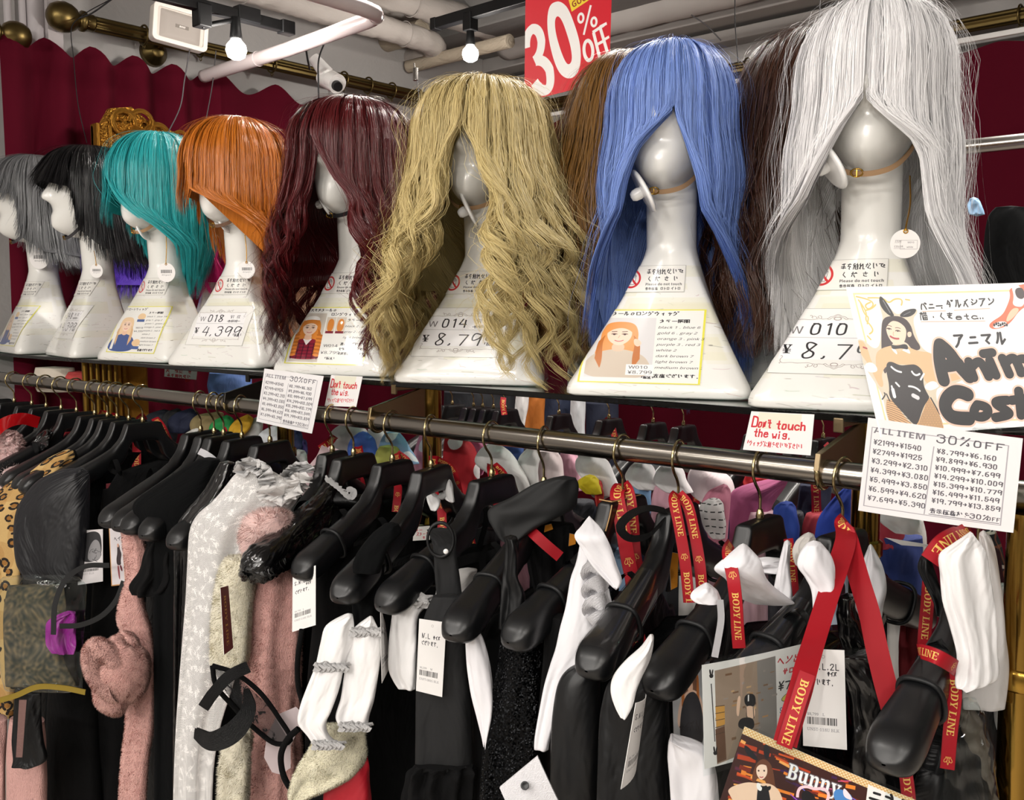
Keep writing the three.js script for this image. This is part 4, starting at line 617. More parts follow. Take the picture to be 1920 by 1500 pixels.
// ---------------------------------------------------------------- the front row
const E = { dome: { crown: .142, eq: .03 } };
const flat = (v) => () => v;
const by = (list) => (a) => { a = Math.abs(a); for (let i = 0; i < list.length - 1; i++) if (a <= list[i + 1][0]) return lerp(list[i][1], list[i + 1][1], (a - list[i][0]) / (list[i + 1][0] - list[i][0])); return list[list.length - 1][1]; };
const lr = (L, R) => { const f = by(L), g = by(R); return (a) => (a < 0 ? f(a) : g(a)); };
const HEADS = [
  { n: 'grey', px: 86, turn: -8, P: { color: '#77787a', crown: .143, eq: .03, r0: .106, len: lr([[0, .02], [50, 0], [90, -.06], [120, -.2], [180, -.22]], [[0, .02], [54, -.01], [62, -.14], [84, -.19], [180, -.22]]), width: (y) => .03 * sstep(-.02, -.14, y), curl: { len: .06, amp: .022 }, strands: 2800, locks: 140, spread: 3, rough: .28, spec: 1, w: .0013 } },
  { n: 'black', px: 188, turn: -9, P: { color: '#141315', crown: .14, eq: .03, r0: .108, len: lr([[0, .02], [50, 0], [90, -.06], [120, -.2], [180, -.24]], [[0, .02], [56, -.01], [64, -.13], [86, -.19], [180, -.24]]), width: (y, a) => (.028 + .02 * sstep(90, 180, Math.abs(a))) * sstep(0, -.16, y), curl: { len: .07, amp: .02 }, strands: 2800, locks: 140, spread: 3, rough: .28, spec: 1, w: .0013 } },
  { n: 'teal', px: 314, turn: 8, P: { color: '#2fb4b8', crown: .14, eq: .02, r0: .108, open: { mid: -16, top: .025, L: [[.025, 0], [-.08, 10], [-.2, 26], [-.3, 40]], R: [[.025, 0], [-.02, 21], [-.065, 42], [-.11, 66], [-.15, 84], [-.25, 90]] }, len: lr([[0, -.09], [80, -.1], [125, -.24], [180, -.28]], [[0, -.17], [60, -.26], [180, -.28]]), width: (y) => .008 * sstep(.0, -.08, y) - .03 * sstep(-.12, -.27, y), strands: 3200, locks: 130, spread: 3.2, ragged: .07, rough: .28, spec: 1, w: .0013, clump: .4 } },
  { n: 'orange', px: 460, turn: 12, P: { color: '#c8721f', crown: .14, eq: .02, r0: .112, open: { mid: -6, top: -.035, L: [[-.035, 0], [-.1, 12], [-.2, 30]], R: [[-.035, 0], [-.065, 30], [-.09, 52], [-.13, 74], [-.2, 84]] }, len: lr([[0, -.06], [80, -.08], [125, -.26], [180, -.34]], [[0, -.22], [50, -.34], [120, -.4], [180, -.4]]), width: (y) => .006 * sstep(.0, -.06, y) - .045 * sstep(-.1, -.3, y), strands: 3400, locks: 130, spread: 3.2, ragged: .09, rough: .28, spec: 1, w: .0013, clump: .45 } },
  { n: 'maroon', px: 674, turn: 16, P: { color: '#581317', crown: .131, eq: .02, r0: .112, open: { mid: 3, top: .05, L: [[.05, 0], [-.08, 4], [-.16, 10], [-.26, 24], [-.44, 44]], R: [[.05, 0], [0, 10], [-.05, 22], [-.1, 36], [-.2, 40], [-.44, 40]] }, len: by([[0, -.36], [60, -.43], [110, -.41], [180, -.38]]), width: (y) => .034 * sstep(.02, -.2, y), wave: { from: .24, grow: .16, amp: .02, len: .13 }, capTo: .74, thick: .03, strands: 4400, seg: 30, locks: 120, spread: 3.4, clump: .7, ragged: .06, rough: .28, spec: 1, wander: .007, fly: 260 } },
  { n: 'blonde', px: 912, turn: 22, P: { color: '#d3bf85', crown: .13, eq: .02, r0: .112, open: { mid: 8, top: 0.025, L: [[0.025, 0], [-0.015, 8], [-0.135, 11], [-0.235, 24], [-0.335, 42], [-0.475, 60]], R: [[0.025, 0], [-0.015, 10], [-0.075, 18], [-0.125, 25], [-0.175, 22], [-0.475, 18]] }, len: by([[0, -.36], [40, -.43], [120, -.43], [180, -.4]]), width: (y, a) => (a > 0 ? .085 : .04) * sstep(.05, -.26, y), wave: { from: .22, grow: .18, amp: .024, len: .125 }, capTo: .74, thick: .036, strands: 5600, seg: 32, locks: 140, spread: 3.6, clump: .72, ragged: .06, rough: .4, wander: .009, fly: 460 } },
  { n: 'blue', px: 1257, turn: 21, P: { color: '#7c99dc', crown: .13, eq: .02, r0: .1, open: { mid: 16, top: 0.000, L: [[0, 0], [-.05, 27], [-.095, 36], [-.15, 44], [-.2, 66], [-.26, 90], [-.4, 96]], R: [[0, 0], [-.05, 10], [-.1, 18], [-.15, 24], [-.2, 44], [-.27, 70], [-.44, 80]] }, len: by([[0, -.34], [60, -.4], [180, -.48]]), width: (y) => .014 * sstep(.0, -.1, y) - .01 * sstep(-.1, -.2, y) + .02 * sstep(-.2, -.4, y), thick: .014, strands: 5400, seg: 20, locks: 190, spread: 2.6, clump: .5, ragged: .05, rough: .4, w: .001, fly: 160 } },
  { n: 'white', px: 1627, turn: 16, P: { color: '#f3f2f3', crown: .134, eq: .02, r0: .103, open: { mid: 0, top: -0.024, L: [[-.024, 0], [-.062, 13], [-.112, 26], [-.16, 40], [-.2, 66], [-.26, 92], [-.4, 98]], R: [[-.024, 0], [-.047, 12], [-.072, 26], [-.092, 37], [-.18, 44], [-.26, 62], [-.44, 70]] }, len: by([[0, -.3], [60, -.4], [180, -.44]]), width: (y, a) => .012 * sstep(.0, -.1, y) + (a > 0 ? .05 : .012) * sstep(-.16, -.4, y), thick: .016, strands: 6200, seg: 20, locks: 210, spread: 2.6, clump: .45, ragged: .05, rough: .5, tilt: .28, spec: .5, w: .001, fly: 260 } },
];
const LABW = { grey: 'silver grey bob wig with a fringe at the far left', black: 'short black bob wig with a fringe between grey and teal wigs', teal: 'turquoise layered wig with a side swept fringe', orange: 'copper orange wig with side swept fringe tapering to the shoulder', maroon: 'dark burgundy long wavy wig with curled ends', blonde: 'very long curly blonde wig on the middle stand', blue: 'long straight periwinkle blue wig parted over the face', white: 'long straight pure white wig at the right' };
const CARDS = { grey: ['shortB'], black: ['w048'], teal: ['short'], orange: ['w018'], maroon: ['curl'], blonde: ['w014'], blue: ['long'], white: ['w010'] };
const tagFaceTex = (() => { const [c, g] = canvas(128, 128, '#f3f0ee'); g.fillStyle = '#f3f0ee'; barcode(g, 26, 46, 78, 22); type(g, 'W010-green13', 64, 84, 10, '#777', 'sans-serif', '', 'center'); return std({ map: tex(c), roughness: .5 }); })();
const tagItemTex = (() => { const [c, g] = canvas(160, 160, '#f3efec'); type(g, 'ITEM', 26, 70, 15, '#6a6668'); type(g, 'W010', 92, 78, 14, '#8a8688'); type(g, 'COLOR', 22, 100, 15, '#6a6668'); type(g, 'white', 88, 104, 14, '#8a8688'); g.strokeStyle = '#6a6668'; g.strokeRect(54, 62, 90, 48); g.beginPath(); g.moveTo(20, 106); g.lineTo(80, 106); g.moveTo(24, 74); g.lineTo(60, 74); g.stroke(); return std({ map: tex(c), roughness: .5 }); })();
function securityTag(c, label) {
  const o = thing('security_tag', label, 'security tag', c), n = RIGHT.clone().multiplyScalar(-.84).addScaledVector(UPV, -.44).addScaledVector(FWD, .05).normalize(), q = new THREE.Quaternion().setFromUnitVectors(UPV, n);
  const d = lathe([[0, -.004], [.034, -.004], [.039, -.0025], [.0405, 0], [.039, .0025], [.034, .004], [0, .0045]], 40).scale(.8, 1, 1.08).applyQuaternion(q); mesh('disc', d, MAT.white, o); mesh('knob', lathe([[0, .02], [.006, .019], [.009, .014], [.0095, .006], [.008, 0]], 24).applyQuaternion(q).translate(...n.clone().multiplyScalar(.002).toArray()), MAT.white, o);
}
function roundTag(px, py, d, rpx, from, m, label) {
  const r = rpx / FOC * d, c = at(px, py, d), o = thing('round_hang_tag', label, 'hang tag', c), n = FWD.clone().multiplyScalar(-1).addScaledVector(RIGHT, -.15).normalize(), q = new THREE.Quaternion().setFromUnitVectors(V(0, 0, 1), n);
  const g = new THREE.CircleGeometry(r, 40).translate(0, 0, .0006).applyQuaternion(q); mesh('printed_face', g, m, o); mesh('card_disc', cyl(r, .001, 0, 0, 0, 'z', r, 40).applyQuaternion(q), MAT.paper, o); const h = V(0, r * .86, .001).applyQuaternion(q), f = at(...from).sub(c);
  mesh('gold_cord', tube([f, f.clone().lerp(h, .5).add(V(.003, -.002, 0)), h.clone().add(V(0, .004, 0)), h], .0011, 30, 5), MAT.gold, o); mesh('eyelet', new THREE.TorusGeometry(.0025, .0008, 6, 12).applyQuaternion(q).translate(h.x, h.y, h.z), MAT.gold, o);
}
const strapM = { nude: std({ color: '#b8946f', roughness: .6 }), black: std({ color: '#17161a', roughness: .6 }), brown: std({ color: '#7c5f4c', roughness: .6 }), grey: std({ color: '#3c3a3d', roughness: .6 }) };
for (const h of HEADS) {
  const p = onZ(h.px, 600, ZH), sc = { grey: 1.1, black: 1.08, teal: 1.06, orange: 1.04, maroon: 1.02, blonde: .985, blue: .97, white: .96 }[h.n]; p.y = YS + .0005; h.pos = p; h.ry = h.turn * D2R;
  const o = thing('mannequin_head', { grey: 'white wig stand under the grey bob wig at the far left', black: 'white wig stand under the black bob wig priced 4,399', teal: 'white wig stand under the turquoise wig with a photo card', orange: 'white wig stand under the orange wig priced 4,399', maroon: 'white wig stand under the burgundy wig with a photo card', blonde: 'white wig stand under the blonde wig priced 8,799', blue: 'white wig stand under the blue wig with a photo card', white: 'white wig stand under the white wig priced 8,799' }[h.n], 'mannequin head', p, h.ry);
  mesh('head_and_stand', HEADGEO, headM, o);
  const k = CARDS[h.n][0], price = k[0] === 'w', off = { grey: .01, black: .01, teal: 0, orange: 0, maroon: -.012, blonde: -.022, blue: -.028, white: -.032 }[h.n];
  mesh('warning_sticker', patchGeo(off + .006, .112, .168, .212), TEX.warn, o, 'cream do-not-touch sticker with a red crossed hand');
  mesh(price ? 'price_card' : 'photo_card', patchGeo(off, price ? .185 : .2, price ? .05 : .022, price ? .142 : .14), TEX[k], o, price ? 'handwritten price card with scroll ornaments' : 'card with a photo of a model and handwritten colour list');
  o.scale.setScalar(sc); h.P.n = h.n; wig(h.P, p, h.ry, LABW[h.n]).scale.setScalar(sc);
  // chin strap with buckle
  const cs = [V(-.066, .4, .045), V(-.056, .362, .055), V(-.034, .335, .074), V(0, .3265, .083), V(.034, .335, .074), V(.056, .362, .055), V(.066, .4, .045)], m = strapM[{ maroon: 'black', orange: 'brown', black: 'grey', grey: 'grey' }[h.n] || 'nude'];
  const st = thing('chin_strap', `${{ maroon: 'black', orange: 'brown', black: 'dark', grey: 'dark' }[h.n] || 'beige'} buckled strap under the chin of the ${h.n} wig's head`, 'strap', p, h.ry); st.scale.setScalar(sc);
  const cen = V(0, .37, .03); mesh('band', strip(cs, .008, (t, q) => q.clone().sub(cen).normalize(), { th: .0014 }), m, st); mesh('buckle', merge([new THREE.TorusGeometry(.0065, .0013, 6, 20).scale(1.2, .9, 1).rotateX(.5).translate(-.012, .3285, .084), box(.0015, .011, .0015, -.012, .3285, .085)]), MAT.brass, st);
}
for (const [n, px, py, d] of [['blue', 1207, 358, 1.47], ['blonde', 879, 392, 1.75], ['maroon', 609, 378, 2.04], ['orange', 418, 412, 2.35], ['teal', 268, 428, 2.6], ['white', 1556, 308, 1.26]]) securityTag(at(px, py, d), `white round security tag hanging under the chin of the ${n} wig's head`);
roundTag(1697, 457, 1.2, 27, [1706, 330, 1.27], tagItemTex, 'round white hang tag on a gold cord below the white wig'); roundTag(312, 511, 2.55, 18, [311, 432, 2.55], tagFaceTex, 'round barcode hang tag on a gold cord below the turquoise wig'); roundTag(463, 506, 2.3, 16, [459, 440, 2.3], tagFaceTex, 'round barcode hang tag on a gold cord below the orange wig'); roundTag(181, 508, 2.85, 13, [176, 470, 2.85], tagFaceTex, 'round barcode hang tag on the neck under the black wig'); roundTag(74, 484, 3.12, 20, [70, 464, 3.1], tagFaceTex, 'round hang tag on the neck under the grey wig');
// ---------------------------------------------------------------- the back row, heads turned the other way
{
  const ZB2 = -1.575;
  for (const [px, py, P, label] of [
    [250, 600, { color: '#5a34ba', crown: .14, eq: .02, r0: .108, len: flat(-.27), width: (y) => .012 * sstep(0, -.2, y), curl: { len: .07, amp: .035 }, strands: 1500, w: .0018, locks: 90 }, 'purple wig in the back row behind black and turquoise wigs'],
    [412, 600, { color: '#e0157c', crown: .12, eq: .0, r0: .1, len: flat(-.27), width: (y) => .035 * sstep(0, -.2, y), wave: { from: .2, grow: .1, amp: .012, len: .16 }, strands: 2000, w: .0018, locks: 90, clump: .5 }, 'hot pink wig in the back row between turquoise and orange wigs'],
    [566, 600, { color: '#c09a7c', crown: .14, eq: .02, r0: .108, len: flat(-.36), width: (y) => .03 * sstep(.03, -.2, y), wave: { from: .2, grow: .1, amp: .014, len: .09 }, strands: 2000, seg: 26, w: .0018, locks: 90, clump: .5 }, 'sandy wavy wig in the back row behind the burgundy wig'],
    [1180, 600, { color: '#7d5827', crown: .19, eq: .03, r0: .115, len: flat(-.4), width: (y) => .055 * sstep(.12, -.2, y), wave: { from: .22, grow: .2, amp: .01, len: .13 }, strands: 3600, seg: 26, locks: 130, clump: .4, thick: .03, wander: .008, fly: 260, rough: .36 }, 'light brown long wavy wig in the back row beside the blue wig'],
    [1520, 600, { color: '#3d2112', crown: .16, eq: .03, r0: .115, len: flat(-.38), width: (y) => .05 * sstep(.12, -.2, y), wave: { from: .22, grow: .2, amp: .01, len: .13 }, strands: 3600, seg: 26, locks: 130, clump: .4, thick: .03, wander: .008, fly: 260, rough: .36 }, 'dark brown long wavy wig in the back row behind the white wig'],
  ]) {
    const p = onZ(px, py, ZB2); p.y = YS + .0005; const o = thing('mannequin_head', 'white wig stand under the ' + label.split(' in the')[0], 'mannequin head', p, Math.PI); mesh('head_and_stand', HEADGEO, headM, o); wig(P, p, Math.PI, label);
  }
}

// ---------------------------------------------------------------- hangers on the front rail
const goldInk = '#e2bd63';
function crown(g, x, y, s) { g.save(); g.translate(x, y); g.rotate(Math.PI / 2); g.scale(s, s); g.strokeStyle = goldInk; g.lineWidth = 3; g.lineJoin = 'round'; g.beginPath(); g.moveTo(-16, 14); g.lineTo(16, 14); g.moveTo(-16, 20); g.lineTo(16, 20); g.moveTo(-15, 12); g.bezierCurveTo(-34, -8, -16, -22, -8, -4); g.bezierCurveTo(-8, -20, 8, -20, 8, -4); g.bezierCurveTo(16, -22, 34, -8, 15, 12); g.moveTo(-5, 12); g.lineTo(-5, -6); g.moveTo(5, 12); g.lineTo(5, -6); g.moveTo(0, -18); g.lineTo(0, -28); g.moveTo(-5, -23); g.lineTo(5, -23); g.stroke(); g.restore(); }
const ribbonTex = (() => { const [c, g] = canvas(1024, 142, '#a50f1f'); g.fillStyle = '#7f0a17'; g.fillRect(0, 0, 1024, 5); g.fillRect(0, 137, 1024, 5); g.save(); g.translate(60, 104); g.scale(1.08, 1); type(g, 'BODY LINE', 0, 0, 96, goldInk, 'serif', 'bold'); g.restore(); crown(g, 900, 71, 1.7); return tex(c, [1, 1]); })();
const ribbonM = phy({ map: ribbonTex, roughness: .55, specularIntensity: .6, side: THREE.DoubleSide });
const redRibbonM = phy({ color: '#9a0c1a', roughness: .6, specularIntensity: .5, side: THREE.DoubleSide });
const TOCAM = (p) => EYE.clone().sub(p).normalize();
const dz = (px) => { const T = [[-40, 2.6], [0, 2.5], [100, 2.35], [250, 2.05], [480, 1.7], [725, 1.44], [965, 1.27], [1235, 1.12], [1375, 1.06], [1670, 1.0], [1960, .97]]; for (let i = 0; i < T.length - 1; i++) if (px <= T[i + 1][0]) return lerp(T[i][1], T[i + 1][1], (px - T[i][0]) / (T[i + 1][0] - T[i][0])); return .97; };
// stations: along the arm, top and bottom height below the rail, half thickness
const ST = [[0, -.073, -.118, .012], [.03, -.073, -.12, .012], [.04, -.0735, -.13, .0125], [.045, -.076, -.143, .013], [.05, -.089, -.157, .0132], [.06, -.11, -.17, .0138], [.08, -.13, -.184, .015], [.12, -.152, -.204, .018], [.17, -.174, -.226, .022], [.205, -.19, -.24, .0255], [.228, -.2, -.246, .0258], [.242, -.212, -.243, .021], [.249, -.224, -.235, .012], [.251, -.229, -.231, .002]];
const stAt = spline(ST);
function hangerGeo(k = 1) {
  const rows = [], n = 46;
  for (let i = -n; i <= n; i++) {
    const u = Math.abs(i) / n, t = u < .3 ? u / .3 * .36 : .36 + (u - .3) / .7 * .64; let [z, top, bot, hx] = stAt(t); z *= (i < 0 ? -1 : 1) * k;
    const c = (top + bot) / 2, hh = (top - bot) / 2, row = [], P = t < .45 ? 7 : 3.2;
    for (let j = 0; j < 32; j++) { const a = j / 32 * 2 * Math.PI, ca = Math.cos(a), sa = Math.sin(a), e = Math.pow(Math.abs(ca) ** P + Math.abs(sa) ** P, -1 / P); row.push(V(ca * e * hx, c + sa * e * hh, z)); }
    rows.push(row);
  }
  return sheet(rows, true);
}
const HG = hangerGeo();
const hookPts = [V(0, .002, -.0215), V(0, .014, -.0165), V(0, .0215, -.004), V(0, .0195, .01), V(0, .009, .0205), V(0, -.008, .0235), V(0, -.022, .016), V(0, -.033, .006), V(0, -.043, .0005), V(0, -.052, 0), V(0, -.075, 0)];
const HOOK = merge([tube(hookPts, .0021, 60, 8), new THREE.SphereGeometry(.0024, 8, 6).translate(0, .002, -.0215)]);
const COLLAR = lathe([[.0022, .012], [.0036, .011], [.0052, .006], [.0055, .001], [.0045, -.004], [0, -.004]], 20).translate(0, -.071, 0);
const ringGeo = (() => { const [z, top, bot, hx] = stAt(.6); const rows = []; for (let i = 0; i <= 40; i++) { const a = i / 40 * 2 * Math.PI, row = []; for (let j = 0; j < 10; j++) { const b = j / 10 * 2 * Math.PI, e = Math.pow(Math.abs(Math.cos(a)) ** 3 + Math.abs(Math.sin(a)) ** 3, -1 / 3); const rr2 = .0028 * Math.cos(b); row.push(V(Math.cos(a) * (e * hx + .002 + rr2), Math.sin(a) * (e * (top - bot) / 2 + .002 + rr2), .0034 * Math.sin(b))); } rows.push(row); } return sheet(rows, true).rotateX(.42).translate(0, (top + bot) / 2, z); })();
const HANG = [];
let hangerProto;
function hanger(hx, label, { tip, ring = true, yaw = 0, roll = 0, extra } = {}) {
  const x = onZ(hx, 709 + .1147 * hx, ZR).x, o = thing('coat_hanger', label, 'hanger', V(x, YR, ZR), yaw * D2R, 'black coat hangers on the front rail');
  mesh('body', HG, MAT.hanger, o); mesh('hook', HOOK, MAT.hook, o); mesh('collar', COLLAR, MAT.hook, o); if (ring) for (const s of [1, -1]) { const r = mesh('rubber_ring', ringGeo, MAT.darkmetal, o); if (s < 0) r.rotation.y = Math.PI; }
  if (tip) { const r = ray(...tip), t = (YR - .222 - EYE.y) / r.y, w = EYE.clone().addScaledVector(r, t), d = w.clone().sub(o.position); o.rotation.y = clamp(Math.atan2(d.x, d.z), -.32, .32); const L = Math.hypot(d.x, d.z); o.children[0].scale.z = clamp(L / .245, .82, 1.2); for (const c of o.children) if (c.name === 'rubber_ring') c.position.z = (c.rotation.y ? -1 : 1) * .13 * (o.children[0].scale.z - 1); }
  HANG.push(o); return o;
}
const HL = [[-60, 'hanger just beyond the left picture edge'], [-10, 'hanger cut by the left picture edge'], [25, 'black hanger behind the shiny red hanger'], [58, 'second black hanger from the left with the red ribbon'], [85, 'black hanger above the pink teddy fleece'], [113, 'black hanger above the pink fluffy trim'], [142, 'black hanger holding the glossy black bolero'], [176, 'black hanger above the red satin neckline'], [200, 'black hanger holding the leopard print top'], [218, 'black hanger with the red bodice ribbon'], [240, 'black hanger holding the cropped black velvet top'], [266, 'black hanger with the long vertical red ribbon']];
for (const [px, l] of HL) hanger(px, l, { ring: false, yaw: rr(-3, 3) });
hanger(375, 'black hanger with bare tip over the pink plush strip', { tip: [224, 990], ring: false }); hanger(400, 'black hanger with the white edged black cape', { ring: false, tip: [262, 1010] }); hanger(418, 'black hanger holding the shiny black lace dress', { ring: false, tip: [305, 1030] }); hanger(452, 'black hanger holding the white lace blouse', { ring: false, tip: [352, 1020] }); hanger(505, 'black hanger under the small price list card', { ring: false, tip: [410, 1040] });
hanger(622, 'black hanger behind the pink buckled strap', { ring: false, tip: [540, 1030] });
const hT1 = hanger(662, 'black hanger wrapped in black lace beside the pink plush tuft', { tip: [470, 1060] });
const hT2 = hanger(735, 'black hanger with its bare tip above the sizes tag', { tip: [560, 1066] });
const hA = hanger(808, 'black hanger with wrapped black cloth above the white gloves', { tip: [645, 1112] });
const hB = hanger(922, 'black hanger with two red ribbons and a bare curved shoulder', { tip: [718, 1126] }), hC = hanger(1020, 'black hanger under the black velvet collar', { tip: [850, 1178] });
const hD = hanger(1168, 'black hanger with chipped tan edges on its neck', { tip: [958, 1192] }), hE = hD;
const hF = hanger(1273, 'black hanger with a taped arm and black ribbon loop', { tip: [1104, 1244] }), hG = hanger(1427, 'black hanger holding the white collared top', { tip: [1228, 1280] }), hH = hanger(1582, 'black hanger with the long plain red ribbon', { ring: true, tip: [1368, 1298] });
const hI = hanger(1838, 'black hanger at right with a BODY ribbon round its arm', { tip: [1662, 1415] });
// wear on one neck and shiny film on two arms
{ const pts = [[-.001, -.0725, .046], [.004, -.0725, .03], [.0125, -.0728, .012]].map((p) => V(p[0], p[1] + .0006, p[2])), z = [[.0135, -.076, .0455], [.0137, -.09, .0505], [.014, -.112, .0612]].map((p) => V(...p)); mesh('worn_edge', merge([tube([V(-.0125, -.0718, .041), V(0, -.0717, .043), V(.012, -.0718, .043)], .0011, 16, 5), tube(z, .0011, 16, 5), tube([V(.012, -.0716, .043), V(.0124, -.0716, .0), V(.0124, -.0716, -.03)], .0009, 16, 5)]), std({ color: '#b58f60', roughness: .7 }), hE, 'chipped tan edge'); }
for (const o of [hF, hH]) { const rows = []; for (let i = 0; i <= 10; i++) { const t = lerp(.5, .8, i / 10), [z, top, bot, hx] = stAt(t), c = (top + bot) / 2, hh = (top - bot) / 2, row = []; for (let j = 0; j < 28; j++) { const a = j / 28 * 2 * Math.PI, e = Math.pow(Math.abs(Math.cos(a)) ** 3.2 + Math.abs(Math.sin(a)) ** 3.2, -1 / 3.2), q = .0012 + .0016 * Math.abs(noise(a * 2, t * 30, o.id)); row.push(V(Math.cos(a) * e * (hx + q), c + Math.sin(a) * e * (hh + q), z * o.children[0].scale.z)); } rows.push(row); } mesh('clear_film', sheet(rows, true), phy({ color: '#ffffff', roughness: .08, transmission: 1, thickness: 0, ior: 1.5 }), o, 'crinkled clear film round the arm'); }
const redHanger = thing('red_strap', 'shiny red strap loop at the far left under the rail', 'strap', at(25, 800, 2.6)); mesh('loop', local(strip([at(-30, 830, 2.55), at(5, 796, 2.6), at(40, 785, 2.65), at(72, 792, 2.7)], .032, (t, p) => TOCAM(p), { th: .004 }), redHanger), phy({ color: '#c3131b', roughness: .15, clearcoat: .8 }), redHanger);
// ---------------------------------------------------------------- ribbons
function ribbon(label, pts, wpx, plain, twist = 0) {
  const P = pts.map(([x, y, d]) => at(x, y, d ?? dz(x) + .1)), d0 = pts[0][2] ?? dz(pts[0][0]) + .1, w = wpx / FOC * d0, o = mesh('ribbon', strip(P, w, (t, p) => TOCAM(p).addScaledVector(RIGHT, .25 * Math.sin(t * 5 + P[0].x * 9)).normalize(), { th: .0006, seg: 50, twist }), plain ? redRibbonM : ribbonM);
  return tag(o, label, 'ribbon', null);
}
const dh = (px) => onZ(px, 709 + .1147 * px, ZR).sub(EYE).dot(FWD);
ribbon('plain red ribbon falling left from the knot on the right hook', [[1582, 982, 1.18], [1586, 1010, 1.14], [1572, 1060, 1.1], [1552, 1120, 1.07], [1530, 1190, 1.04], [1512, 1250, 1.0], [1502, 1290, .985], [1484, 1350, .97], [1472, 1395, .965]], 36, true, .1);
ribbon('BODY lettered end of the red ribbon above the bunny poster', [[1514, 1262, .975], [1500, 1305, .97], [1486, 1350, .965], [1470, 1400, .96]], 30);
ribbon('plain red ribbon falling right from the knot on the right hook', [[1584, 985, 1.18], [1592, 1020, 1.14], [1612, 1090, 1.1], [1630, 1150, 1.08], [1645, 1220, 1.06], [1662, 1290, 1.04], [1674, 1332, 1.03]], 36, true, .1);
ribbon('red ribbon knot with gold letters on the right hook', [[1584, 972, 1.19], [1578, 985, 1.165], [1590, 1000, 1.16], [1586, 1018, 1.155]], 26);
ribbon('BODY LINE ribbon hanging over the white collared top', [[1370, 1018, 1.12], [1366, 1040, 1.06], [1374, 1080, 1.04], [1380, 1130, 1.04], [1383, 1180, 1.05], [1386, 1215, 1.06]], 23);
ribbon('dim red ribbon behind the white collared top', [[1478, 1010, 1.3], [1485, 1060, 1.3], [1490, 1120, 1.3]], 18);
ribbon('left of two BODY LINE ribbons on the taped hanger', [[1270, 926, 1.34], [1264, 935, 1.325], [1274, 990, 1.31], [1284, 1050, 1.3], [1292, 1130, 1.3]], 21); ribbon('right of two BODY LINE ribbons on the taped hanger', [[1272, 926, 1.345], [1288, 945, 1.33], [1302, 1000, 1.315], [1312, 1060, 1.305], [1318, 1130, 1.305]], 21);
ribbon('left BODY LINE ribbon on the chipped hanger', [[1168, 908, 1.46], [1157, 925, 1.43], [1166, 980, 1.41], [1178, 1050, 1.4], [1186, 1090, 1.39], [1194, 1190, 1.35], [1200, 1210, 1.34]], 27); ribbon('right BODY LINE ribbon on the chipped hanger', [[1169, 908, 1.465], [1178, 925, 1.44], [1186, 980, 1.43], [1190, 1040, 1.42], [1196, 1070, 1.42]], 24);
ribbon('left BODY LINE ribbon on the bare curved hanger', [[922, 872, 1.75], [924, 886, 1.72], [932, 925, 1.7], [937, 960, 1.7]], 20); ribbon('right BODY LINE ribbon on the bare curved hanger', [[924, 872, 1.755], [943, 892, 1.73], [953, 925, 1.71], [961, 962, 1.71]], 19);
ribbon('BODY LINE ribbon running down beside the white bow', [[812, 855, 1.88], [813, 875, 1.86], [825, 930, 1.83], [829, 985, 1.8], [826, 1010, 1.79]], 17); ribbon('thin BODY LINE ribbon slanting down behind the white bow', [[818, 860, 1.9], [848, 880, 1.93], [868, 950, 1.95], [884, 1010, 1.96], [896, 1065, 1.97]], 12);
ribbon('front BODY LINE ribbon on the hanger above the white gloves', [[743, 850, 1.98], [745, 870, 1.95], [746, 920, 1.92], [742, 960, 1.91]], 15); ribbon('rear BODY LINE ribbon on the hanger above the white gloves', [[744, 850, 1.985], [765, 868, 1.97], [772, 905, 1.95], [776, 930, 1.95]], 15);
ribbon('BODY ribbon over the black lace edged collar', [[672, 838, 2.09], [676, 860, 2.06], [683, 890, 2.04], [684, 926, 2.03]], 16); ribbon('short red ribbon end behind the lace edged collar', [[671, 838, 2.09], [667, 855, 2.07], [672, 872, 2.06]], 13);
ribbon('red ribbon tied to the hook beside the pink buckled strap', [[628, 818, 2.1], [614, 832, 2.06], [600, 842, 2.05]], 15);
ribbon('long vertical BODY LINE ribbon on the left hangers', [[272, 779, 2.7], [262, 788, 2.66], [257, 820, 2.6], [256, 870, 2.55], [254, 930, 2.5]], 15.5); ribbon('slanting BODY LINE ribbon right of the long vertical one', [[290, 784, 2.75], [303, 800, 2.72], [322, 840, 2.68], [340, 885, 2.64]], 14); ribbon('dim BODY LINE ribbon below the slanting one', [[303, 842, 2.75], [312, 870, 2.72], [324, 905, 2.7]], 13);
ribbon('red ribbon on the hook above the red satin neckline', [[130, 770, 3.0], [124, 785, 2.95], [116, 810, 2.9], [108, 832, 2.85]], 14); ribbon('red ribbon end with gold letters right of the same hook', [[131, 770, 3.0], [142, 780, 2.98], [160, 780, 2.98]], 12); ribbon('red ribbon with a crown on the black hanger at left', [[196, 818, 2.65], [190, 835, 2.6], [194, 850, 2.57], [198, 862, 2.56]], 15); ribbon('short red ribbon knot on the fourth left hook', [[33, 768, 3.2], [30, 778, 3.15], [30, 800, 3.1]], 11);
ribbon('red ribbon knot near the hooks of the left hangers', [[196, 770, 2.9], [190, 782, 2.86], [200, 786, 2.85]], 13); ribbon('red ribbon knot right of the left knot', [[216, 775, 2.8], [214, 788, 2.78], [224, 790, 2.78]], 13);
ribbon('short BODY LINE ribbon on the hook beside the yellow sleeve', [[418, 805, 2.5], [424, 818, 2.45], [440, 828, 2.44]], 14);
ribbon('plain red strap across the black velvet garment', [[984, 984, 1.5], [1000, 1000, 1.46], [1024, 1022, 1.45], [1050, 1044, 1.45]], 20, true);
